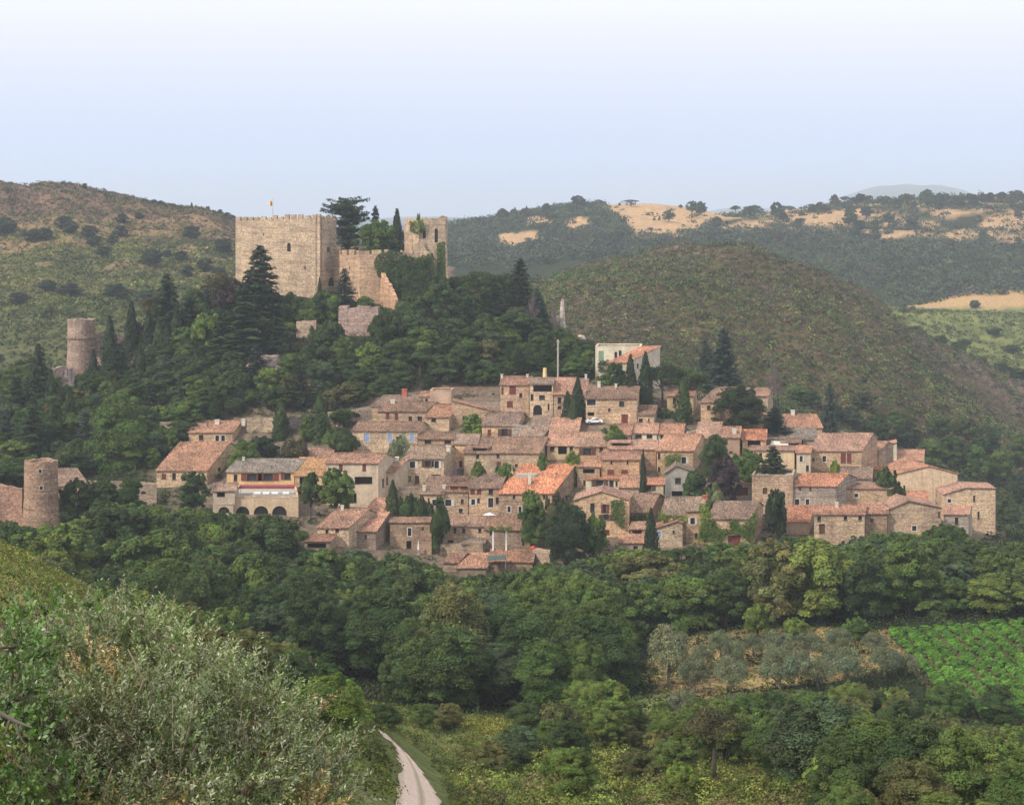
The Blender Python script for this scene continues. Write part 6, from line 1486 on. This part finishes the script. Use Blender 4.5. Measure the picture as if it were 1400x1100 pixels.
def forest(n_try, pxr, Dr, rad, okf, topf, colf, kindf, land, bands, where, seed, hr=(6, 10), limit=300, group=None, wr=(.85, 1.25)):
    rs = random.Random(seed); out = []; cell = {}
    def near(x, y, r):
        gx, gy = int(x//8), int(y//8)
        for i in range(gx-1, gx+2):
            for j in range(gy-1, gy+2):
                for (a, b, q) in cell.get((i, j), ()):
                    if (a-x)**2+(b-y)**2 < ((q+r)*.62)**2: return True
        return any((a-x)**2+(b-y)**2 < ((q+r)*.5)**2 for a, b, q in placed)
    for _ in range(n_try):
        D = math.sqrt(rs.uniform(Dr[0]**2, Dr[1]**2)); px = rs.uniform(*pxr); x = (px-CX)/F*D; r = rs.uniform(*rad)
        py = float(hpy(px, D))
        if not okf(px, py, D): continue
        if near(x, D, r): continue
        h = rs.uniform(*hr)*(r/((rad[0]+rad[1])/2))**.6
        lim = topf(px, D); lim = max(lim, topf(px-r*F/D*.6, D), topf(px+r*F/D*.6, D)) if lim else None
        if lim:
            hm = (py-lim)/F*D
            if hm < 2.2: continue
            h = min(h, hm)
        cell.setdefault((int(x//8), int(D//8)), []).append((x, D, r))
        out.append((px, py, D, x, r, h)); 
        if len(out) >= limit: break
    out.sort(key=lambda q: q[0])
    rows = []
    for q in out:
        kd = kindf(rs, q[0], q[1], q[2]) if q[4] < 2.4 or kindf is not kn_ else 'fine'
        tone, col = colf(rs, q[0], q[1], q[2]); b = bands(q[1], q[2]); lm = min(land, key=lambda v: abs(v[0]-q[0]))[1]
        kn = {'broad': 'leafy tree', 'fine': 'leafy tree', 'bush': 'bush', 'conifer': 'conifer', 'pine': 'pine', 'olive': 'silvery tree', 'cypress': 'cypress'}[kd]
        key = '%s %s %s %s' % (tone, kn, b, lm); rows.append((q, kd, col, key)); tot[key] = tot.get(key, 0)+1
    for (q, kd, col, key) in rows:
        px, py, D, x, r, h = q; seen[key] = seen.get(key, 0)+1
        lab = key if tot[key] == 1 else '%s from left, %s' % (nth(seen[key]), key)
        w = min(2*r*1.22*rs.uniform(.95, 1.1), h*1.3)
        if kd == 'conifer': w *= .75; 
        o_ = plant(kd, x, D, w, h, col, lab, group, None, .3)
        if kd in NAMED.get(group, {}): o_.name = NAMED[group][kd]
    print(group, len(out)); return out
def house_block(px, py, D, hw, top):
    """would this crown stand in front of a house?"""
    for (a, b, t, yb, Dh) in HOUSES:
        if D < Dh+2 and px+hw > a-1 and px-hw < b+1 and top < yb-6 and py > t: return True
        if Dh-2 <= D < Dh+14 and a-4 < px < b+14: return True
    return False
tones = [('dark green', DEEP), ('deep green', (.060, .094, .032)), ('mid green', MID), ('mid green', (.098, .142, .040)), ('light green', (.130, .180, .046)), ('olive green', (.125, .128, .052)), ('bluish green', (.068, .102, .054))]
def ct(ws):
    def f(rs, px, py, D): return rs.choices(tones, ws)[0]
    return f
# 1 castle hill
KEEPH = [(322, 612, 412, 498), (400, 436, 474, 466), (460, 520, 476, 472), (86, 132, 516, 480), (126, 196, 505, 480), (760, 778, 452, 497)]
def ok_hill(px, py, D):
    if px > 850 or py < np.interp(px, HT_X, HT_Y)-2 and D < 498: return False
    if D > 497 and 318 < px < 616: return False
    if px > 1440-D*1.25: return False
    if pip(px, py, [(318, 476), (412, 468), (418, 508), (328, 514)]): return False
    low = np.interp(px, [-200, 30, 120, 215, 280, 345, 440, 505, 560, 680, 700, 815, 860], [690, 672, 650, 640, 582, 568, 566, 552, 532, 532, 520, 520, 505])
    if py > low: return False
    for a, b, yb, Dk in KEEPH:
        if a-4 < px < b+4 and py < yb+6 and D > Dk-10: return False
    return True
def top_hill(px, D):
    t = float(np.interp(px, HT_X, HT_Y)); 
    if D < 440 and px > 200: t = max(t, 500)
    for a, b, yb, Dk in KEEPH:
        if a-3 < px < b+3 and D < Dk: t = max(t, yb-12)
    return t
kf = lambda rs, px, py, D: 'broad' if rs.random() < .86 else ('pine' if rs.random() < .4 else 'conifer')
h1 = forest(26000, (-60, 850), (395, 540), (2.7, 5.0), ok_hill, top_hill, ct([5, 4, 2.2, 1, .8, .7, 2]), kf, LANDH, lambda py, D: 'high on the hill near' if D > 478 else 'half-way down the hill near' if D > 445 else 'low on the hill near', '', 11, (4.6, 8.0), 270, 'trees on the castle hill')
placed += [(q[3], q[2], q[4]) for q in h1]
NAMED['oaks on the castle hill'] = {'fine': 'hillside_oak'}
forest(16000, (-60, 850), (395, 500), (1.7, 2.6), ok_hill, top_hill, ct([5, 4, 1.5, 1, .6, 1.2, 1.5]), lambda rs, px, py, D: 'fine', [(a, 'the '+b.replace('the ', '')) for a, b in LANDH], lambda py, D: 'small, high near' if D > 478 else 'small, half-way down near' if D > 445 else 'small, low near', '', 15, (3.5, 5.5), 200, 'oaks on the castle hill')
# 2 valley wood below the village
def ok_val(px, py, D):
    if pip(px, py, POLY_OLIVE) or pip(px, py, POLY_VINE): return False
    if py < float(np.interp(px, VIL_X, VIL_Y))-18: return False
    if D < 290 and 870 < px < 1440 and py < 968: return False
    if D < 268 and px < 560: return False
    return True
top_val = lambda px, D: float(np.interp(px, VIL_X, VIL_Y)) if D > 300 or px < 850 else (848 if D > 285 else 935 if px > 1225 else 925)
def kv(rs, px, py, D): return 'broad' if D > 300 else 'fine'
def bv(py, D): return 'just under' if D > 338 else 'well down the wood below' if D > 305 else 'at the valley bottom below'
forest(30000, (-60, 1460), (232, 366), (3.3, 6.4), ok_val, top_val, ct([3, 3.4, 3.6, 3.2, 1.6, .9, 1.4]), kv, LAND, bv, '', 12, (8, 14), 285, 'trees in the valley wood')
# 3 near wood and bushes on the slope this side
ROADC = [(600, 1100), (585, 1060), (565, 1035), (540, 1010)]
def ok_near(px, py, D):
    if D < 118 and px > 560: return False
    if 500 < px < 628 and D < 192 and py > 998: return False
    if D < 165 and 470 < px < 660 and abs(px-np.interp(py, [1000, 1050, 1100, 1180], [535, 565, 576, 577])) < 80: return False
    if pip(px, py, POLY_VINE) or pip(px, py, POLY_OLIVE): return False
    if pip(px, py, [(590, 972), (740, 975), (770, 1010), (640, 1015)]): return False
    if pip(px, py, [(415, 890), (485, 895), (490, 935), (415, 935)]): return False
    if pip(px, py, [(850, 1075), (1070, 1070), (1100, 1140), (830, 1140)]) and D < 180: return False
    if px < 150 and D < 140: return False
    if pip(px, py, [(560, 985), (900, 1005), (1120, 1060), (1120, 1200), (610, 1200)]) and D < 195 and float(vnoise(px/30, D/9, 4)) < .84: return False
    return True
def top_near(px, D):
    if 585 < px < 750 and D < 172: return 1012
    if 750 <= px < 900 and D < 165: return 1022
    if D > 150 and 500 < px < 760: return 960
    if px < 540: return float(np.interp(px, [0, 150, 250, 330, 400, 450, 480, 540], [770, 800, 815, 852, 875, 893, 925, 975]))
    if 1225 < px: return float(np.interp(px, [1225, 1330, 1500], [935, 985, 1000]))
    if 870 < px: return float(np.interp(px, [870, 1060, 1160, 1225], [960, 942, 930, 935]))
    return 930 if D > 190 else 975
forest(16000, (-60, 1450), (104, 238), (1.7, 4.4), ok_near, top_near, ct([2.2, 2, 3, 3, 3, 2.6, .8]), kn_, [(0, 'the left edge'), (120, 'the grassy slope'), (250, 'the foreground bush'), (400, 'the fence post'), (490, 'the track bend'), (560, 'the dirt track'), (640, 'the yellow grass patch'), (740, 'the lower wood'), (860, 'the pale young tree'), (978, 'the olive-brown pine'), (1065, 'the dry field'), (1180, 'the olive field corner'), (1300, 'the vineyard corner'), (1390, 'the vineyard edge')],
       lambda py, D: 'on the far part beside' if D > 195 else 'on the middle part beside' if D > 150 else 'on the closest part beside', '', 13, (3.0, 7.0), 270, 'trees and bushes on the near slope')
# ------------------------------------------------------------------ undergrowth (stuff)
def nohouse(px, py, D, x):
    k = np.ones(len(px))
    for (a, b, t, yb, Dh) in HOUSES:
        k[(px > a-3) & (px < b+16) & (D > Dh-2.2) & (D < Dh+14)] = 0
    k[(px > 318) & (px < 612) & (D > 492)] = 0
    return k
def kh(px, py, D, x):
    k = nohouse(px, py, D, x); inv = (px > 215) & (px < 1350) & (py > np.interp(px, [215, 440, 560, 800, 1000, 1100, 1200, 1350], [575, 565, 530, 515, 535, 565, 600, 690])) & (D > 358)
    k[inv] *= .75; k[(D > 440) & (fbm(x/9, D/9, 3, 77) > .56)] *= .25; return k
pal_u = lambda px, py, D, x, rs: mixc(rs, len(px), [(.030, .046, .020), (.045, .066, .026), (.065, .082, .030), (.060, .050, .034)], [4, 3, 1.6, 1.2])
scrub('undergrowth', 1, (-80, 1440), (352, 545), 1.9, 1.0, pal_u, 34, .34, kh, .8, 21)
def kb(px, py, D, x):
    k = np.full(len(px), .9); k[pip(px, py, POLY_VINE)] = 0; o_ = pip(px, py, POLY_OLIVE); k[o_] = .55*(fbm(x/7, D/9, 3, 88)[o_] > .47); return k
scrub('undergrowth', 1, (-80, 1440), (228, 352), 1.7, 1.15, pal_u, 34, .30, kb, .8, 22)
def kc(px, py, D, x):
    k = np.full(len(px), .78); rd = (np.abs(px-np.interp(py, [1000, 1030, 1080, 1180], [526, 553, 575, 579])) < np.interp(py, [1000, 1030, 1080, 1180], [13, 24, 38, 50])) & (py > 1000)
    k[rd] = 0; k[(px < 170) & (D < 150)] = .04; k[pip(px, py, [(870, 1086), (1010, 1084), (1040, 1140), (850, 1140)])] = .25; k[pip(px, py, POLY_VINE)] = 0
    k[pip(px, py, [(420, 897), (478, 900), (480, 928), (420, 925)])] = 0; return k
pal_n = lambda px, py, D, x, rs: mixc(rs, len(px), [(.11, .14, .036), (.16, .19, .045), (.06, .085, .028), (.22, .225, .055), (.14, .115, .055)], [4, 3, 3, 1.4, 1.0])
scrub('hillside_brush', 1, (-80, 1440), (96, 228), 1.05, .72, pal_n, 70, .14, kc, .75, 23)
scrub('hillside_brush', 1, (560, 1120), (118, 196), 2.3, 1.35, lambda px, py, D, x, rs: mixc(rs, len(px), [(.15, .19, .045), (.19, .20, .055), (.10, .13, .035), (.15, .12, .06), (.24, .25, .05)], [4, 3, 2, 1.5, 1]), 260, .19, lambda px, py, D, x: .62*(px > 634), .85, 43)
def tufts():
    pal = lambda px, py, D, x, rs: mixc(rs, len(px), [(.17, .20, .06), (.22, .22, .08), (.11, .15, .04), (.20, .15, .07)], [4, 3, 4, 1])
    scrub('dry_grass', 1, (-60, 260), (60, 150), .36, .26, pal, 34, .07, lambda px, py, D, x: .8*smooth(235, 120, px), 1.1, 24)
    scrub('field_grass', 1, (870, 1260), (228, 312), .8, .42, lambda px, py, D, x, rs: mixc(rs, len(px), [(.26, .18, .085), (.19, .13, .065), (.13, .14, .045)], [3, 2, 4]), 14, .22, lambda px, py, D, x: .6*pip(px, py, POLY_OLIVE), .7, 25)
    scrub('yellow_grass', 1, (590, 780), (150, 222), .5, .5, lambda px, py, D, x, rs: mixc(rs, len(px), [(.24, .23, .05), (.19, .20, .05)], [1, 1]), 26, .16, lambda px, py, D, x: .9*pip(px, py, [(600, 976), (720, 982), (750, 1008), (650, 1006)]), 1.0, 26)
tufts()
# ------------------------------------------------------------------ ivy
def ivy(label, poly, Df, col, dens=26, size=.26, thick=.35, seed=1):
    rs = np.random.RandomState(seed); p = np.array(poly, float); lo, hi = p.min(0), p.max(0)
    A_ = (hi-lo).prod(); n = int(A_*dens*.03*Df((lo[0]+hi[0])/2)**2/F**2*1000/30)
    px = rs.uniform(lo[0], hi[0], n); py = rs.uniform(lo[1], hi[1], n); m = pip(px, py+(vnoise(px/3, py/3)-.5)*4, poly); px, py = px[m], py[m]
    D = Df(px)-rs.rand(len(px))*thick*(.3+vnoise(px/4, py/4, 3))
    pos = np.stack([(px-CX)/F*D, D, (HY-py)/F*D], 1); c = pos.mean(0)
    tone = .7+.7*vnoise(px/2.5, py/2.5, 5)
    V = leaves(rs, pos-c, np.tile(np.array([0, -1, .35]), (len(px), 1)), size, .8, .6)
    me = quad_mesh('ivy', V, M['leaf'], np.repeat(np.stack([tone, tone, tone*.9], 1)*(.8+.4*rs.rand(len(px), 1)), 4, 0))
    o = bpy.data.objects.new('ivy', me); COL.objects.link(o); o.location = c; o.color = (*col, 1); tag(o, label, 'ivy')
GR = (.075, .125, .022)
ivy('thick dark green ivy mantle hiding the castle wall left of the ruined tower', [(517, 348), (535, 342), (550, 346), (562, 352), (584, 352), (590, 400), (575, 420), (540, 416), (530, 396), (516, 376), (511, 360)], lambda px: np.interp(px, [510, 531, 590], [494.8, 494.6, 498.6])+0*px, DEEP, 60, .34, .8, 1)
ivy('dark ivy spilling from the castle wall over the foot of the ruined tower', [(572, 372), (612, 380), (616, 402), (600, 408), (570, 404)], lambda px: 499.6+0*px, DEEP, 60, .32, .9, 12)
ivy('ivy tuft hanging from the broken top left of the ruined tower', [(560, 303), (578, 300), (582, 314), (570, 322), (560, 316)], lambda px: 500.4+0*px, MID, 60, .3, .8, 13)
ivy('narrow band of ivy climbing the face of the ruined tower', [(597, 334), (608, 330), (610, 385), (598, 385)], lambda px: 500.6+0*px, MID, 60, .3, .5, 2)
ivy('green ivy strip on the castle wall just left of the ruined tower', [(570, 350), (592, 346), (596, 395), (572, 398)], lambda px: 498.5+0*px, (.05, .085, .022), 60, .3, .4, 3)
def hD(i, off=.45): return lambda px: HOUSES[i][4]-off+0*px
def find(a): 
    return min(range(len(HOUSES)), key=lambda i: abs(HOUSES[i][0]-a[0])+abs(HOUSES[i][1]-a[1])+abs(HOUSES[i][3]-a[2]))
iv = find((968, 1026, 748)); ivy('bright green vine blanketing the front of the house above the garage door', [(966, 711), (980, 712), (981, 722), (996, 723), (997, 712), (1011, 712), (1011, 722), (1026, 706), (1034, 700), (1034, 716), (1028, 746), (1014, 730), (996, 728), (986, 742), (960, 738), (956, 728)], hD(iv), GR, 60, .28, .4, 4)
iv = find((938, 962, 742)); ivy('lime green creeper running down the narrow house between the two brown roofs', [(955, 690), (970, 686), (972, 710), (968, 740), (952, 742), (958, 715)], lambda px: 366.0+0*px, (.11, .17, .025), 60, .28, .4, 5)
iv = find((904, 938, 740)); ivy('yellow-green creeper fringing the square olive-brown roof', [(900, 700), (906, 694), (908, 703), (938, 705), (940, 712), (932, 718), (922, 708), (908, 714), (900, 712)], hD(iv, .8), (.13, .17, .03), 60, .26, .4, 6)
iv = find((785, 860, 735)); ivy('ivy curtain on the right corner of the gable-fronted house', [(835, 684), (852, 682), (855, 700), (853, 722), (840, 716), (836, 704)], hD(iv), MID, 60, .28, .4, 7)
iv = find((854, 888, 722)); ivy('dark ivy hedge along the wall below the big plain brown roof', [(853, 703), (888, 702), (890, 712), (880, 720), (856, 722)], hD(iv, .6), DEEP, 60, .28, .5, 8)
iv = find((898, 948, 648)); ivy('light green climbing vine hanging on the half orange roofed house', [(908, 622), (932, 620), (930, 632), (924, 640), (910, 638)], hD(iv, .5), (.12, .17, .04), 60, .26, .4, 9)
ivy('leafy green vine lying on top of the white-posted pergola', [(668, 719), (700, 719), (700, 726), (668, 726)], lambda px: 367.2+0*px, (.09, .13, .03), 70, .26, 2.0, 10)
# ------------------------------------------------------------------ foreground bushes, close to the lens
def m_near(name, top, under):
    t = NT(name); p = t.pos(); g = t.n('ShaderNodeNewGeometry'); at = t.n('ShaderNodeAttribute', attribute_name='tint')
    c = t.mix(g.outputs['Backfacing'], top, under)
    c = t.mix(1.0, c, at.outputs['Color'], 'MULTIPLY')
    d = t.bsdf(c, .38, None, .6); tr = t.n('ShaderNodeBsdfTranslucent'); t.l(t.mix(1.0, c, (1.1, 1.25, .6), 'MULTIPLY'), tr.inputs[0])
    mx = t.n('ShaderNodeMixShader'); mx.inputs[0].default_value = .3; t.l(d, mx.inputs[1]); t.l(tr.outputs[0], mx.inputs[2])
    return t.out(mx.outputs[0])
MO = m_near('olive_leaf', (.150, .198, .070), (.30, .335, .20)); MG = m_near('glossy_leaf', (.085, .170, .028), (.15, .22, .08))
def shoots(rs, lobes, per_m2, nl, leaf, asp, spread, L0):
    P_, T_, N_, C_, S_ = [], [], [], [], []; tw = []
    for (px, py, D, rp) in lobes:
        c = np.array([(px-CX)/F*D, D, (HY-py)/F*D]); r = rp/F*D; n = int(4*math.pi*r*r*per_m2)
        d = rng_dirs(rs, n); d[:, 1] = np.where(d[:, 1] > .5, -d[:, 1], d[:, 1])
        bump = .82+.36*vnoise(d[:, 0]*3+px, d[:, 2]*3+d[:, 1]*2)
        s = c+d*(r*bump*(.45+.5*rs.rand(n)**.6))[:, None]*np.array([1, 1, .95])
        L = L0*(.5+.9*rs.rand(n)); up = rs.rand(n) < .10; L = np.where(up, L*1.5, L)
        dr = d*.75+rng_dirs(rs, n)*.45+np.array([0, 0, .35])+np.where(up, 1.0, 0)[:, None]*np.array([0, 0, 1.0]); dr /= np.linalg.norm(dr, axis=1)[:, None]
        tone = (.55+.8*rs.rand(n))*(.30+1.45*(.6*vnoise(s[:, 0]*2.6+7, s[:, 2]*2.6+s[:, 1]*2)+.4*vnoise(s[:, 0]*7+3, s[:, 2]*7+s[:, 1]*4))**1.1); hue = rs.rand(n); ded = vnoise(s[:, 0]*4+31, s[:, 2]*4+s[:, 1]*3) > .80; hue = np.where(ded, 9, hue)
        for k in range(n):
            m = int(nl*(.6+.6*rs.rand())); t = (np.arange(m)+.5)/m
            e = s[k]+dr[k]*(t*L[k])[:, None]+np.array([0, 0, -1])*(t**2*L[k]*.15)[:, None]
            side = np.cross(np.tile(dr[k], (m, 1)), rng_dirs(rs, m)); side /= np.linalg.norm(side, axis=1)[:, None]
            ax = dr[k]*.75+side*spread; ax /= np.linalg.norm(ax, axis=1)[:, None]
            P_.append(e+ax*leaf*.45); T_.append(ax); C_.append(np.full(m, tone[k])*(.8+.4*rs.rand(m))); S_.append(leaf*(.6+.6*rs.rand(m))*(1-.3*t)); N_.append(np.full(m, hue[k]))
            if rs.rand() < .12: tw.append((s[k]-dr[k]*.12, s[k]+dr[k]*L[k]*.95))
    P_, T_, C_, S_, H_ = np.concatenate(P_), np.concatenate(T_), np.concatenate(C_), np.concatenate(S_), np.concatenate(N_)
    b = np.cross(T_, rng_dirs(rs, len(T_))); b /= np.linalg.norm(b, axis=1)[:, None]
    nn = np.cross(T_, b); flip = nn[:, 2] < 0; flip &= rs.rand(len(flip)) < .75; b[flip] *= -1
    h = (S_*.5)[:, None]; w = (S_*asp*.5)[:, None]
    V = np.stack([P_-T_*h, P_+b*w-T_*h*.1, P_+T_*h, P_-b*w-T_*h*.1], 1).reshape(-1, 3)
    yel = (rs.rand(len(C_)) < .004)[:, None]
    H1 = np.where(H_ > 5, .5, H_); dd = (H_ > 5)[:, None]
    col = np.where(dd, C_[:, None]*np.array([1.5, .95, .75]), np.where(yel, np.array([2.0, 1.2, .4]), C_[:, None]*np.stack([.9+.25*H1, np.ones_like(H1), .75+.4*H1], 1)))
    return V, np.repeat(col, 4, 0), tw
def front_bush(name, label, cat, seed, lobes, mat, per, nl, leaf, asp, spread, L0, base, bark):
    rs = np.random.RandomState(seed); V, col, tw = shoots(rs, lobes, per, nl, leaf, asp, spread, L0)
    bx, bD = (base[0]-CX)/F*base[1], base[1]; bz = float(hz(bx, bD)); L = np.array([bx, bD, bz])
    o = empty(name, tuple(L), label, cat)
    child('foliage', quad_mesh(name+'_leaves', V-L, mat, col), o)
    mb = MB(); r_ = random.Random(seed)
    for (px, py, D, rp) in lobes:
        c = Vector(P(px, py, D)); r = rp/F*D; p0 = Vector(L); mid = p0.lerp(c, .5)+Vector((r_.uniform(-.3, .3), .2, -.2))
        mb.tube([tuple(p0-Vector((0, 0, .3))), tuple(mid), tuple(c)], [.07*min(1, rp/90), .04*min(1, (rp/90)**1.5), .022*min(1, (rp/90)**1.5)], 6)
        for _ in range(11):
            v = Vector((r_.gauss(0, 1), r_.gauss(0, 1)-.5, r_.gauss(0, 1)+.3)).normalized(); q = c+v*r*1.0; m2 = c.lerp(q, .55)+Vector((r_.gauss(0, .06), r_.gauss(0, .06), r_.gauss(0, .06)))
            mb.tube([tuple(c), tuple(m2), tuple(q)], [.022*min(1, (rp/80)**1.4), .013*min(1, rp/80), .005*min(1, rp/60)], 5)
    
    for a, b in tw: mb.tube([tuple(a), tuple(b)], [.005, .0025], 3)
    mb.v = [(p[0]-L[0], p[1]-L[1], p[2]-L[2]) for p in mb.v]; mb.build('branches', M[bark], o)

front_bush('olive_tree', 'large silvery olive bush filling the lower left corner in front of the camera', 'tree', 5,
    [(40, 955, 15.5, 110), (120, 925, 15.5, 95), (205, 900, 15.9, 68), (265, 935, 15.6, 66), (170, 1010, 14.2, 120), (70, 1060, 13.8, 120), (235, 1090, 13.6, 110), (255, 1000, 14.9, 80), (95, 1150, 13, 120), (160, 850, 16.1, 34), (215, 870, 16, 30)],
    MO, 105, 28, .052, .33, .95, .25, (150, 15.5), 'twig')
front_bush('olive_tree', 'lower silvery olive bush beside the dirt track, right of the large one', 'tree', 6,
    [(330, 985, 15, 78), (385, 1005, 15, 62), (425, 1050, 14.8, 60), (340, 1075, 14, 95), (415, 1120, 14, 75), (300, 930, 15.6, 34), (440, 1110, 14.6, 38)],
    MO, 105, 28, .050, .33, .95, .25, (370, 15.2), 'twig')
front_bush('leafy_shrub', 'bright green broad-leaved shrub at the left edge in front of the olive bush', 'bush', 7,
    [(18, 885, 14.3, 46), (62, 838, 14.9, 26), (8, 965, 13.6, 56), (66, 900, 14.6, 26), (30, 1055, 12.8, 60), (70, 985, 13.4, 28), (128, 828, 15.3, 13), (-40, 1000, 13, 70), (85, 1085, 12.6, 36)],
    MG, 75, 14, .062, .55, .8, .22, (10, 14.2), 'bark')
dead = empty('dead_branch', (*xy(0, 12.4), float(hz(xy(0, 12.4)[0], 12.4))), 'bare grey forked dead branch poking in at the left edge', 'branch')
mb = MB(); q = lambda px, py, D=12.3: tuple(Vector(P(px, py, D))-dead.location)
mb.tube([q(-60, 1180), q(-40, 1010), q(-10, 968), q(20, 985), q(44, 994)], [.05, .03, .022, .014, .006], 6)
mb.tube([q(14, 981), q(8, 1000), q(-4, 1012)], [.014, .009, .004], 5); mb.tube([q(22, 985), q(26, 1004), q(34, 1016)], [.012, .008, .004], 5)
mb.tube([q(-10, 968), q(-2, 955), q(12, 948)], [.012, .008, .004], 5)
mb.build('branch', M['greybark'], dead)
scrub('hillside_brush', 1, (-200, 620), (18, 66), .9, .6, pal_n, 90, .10, lambda px, py, D, x: .45+0*px, .8, 33)
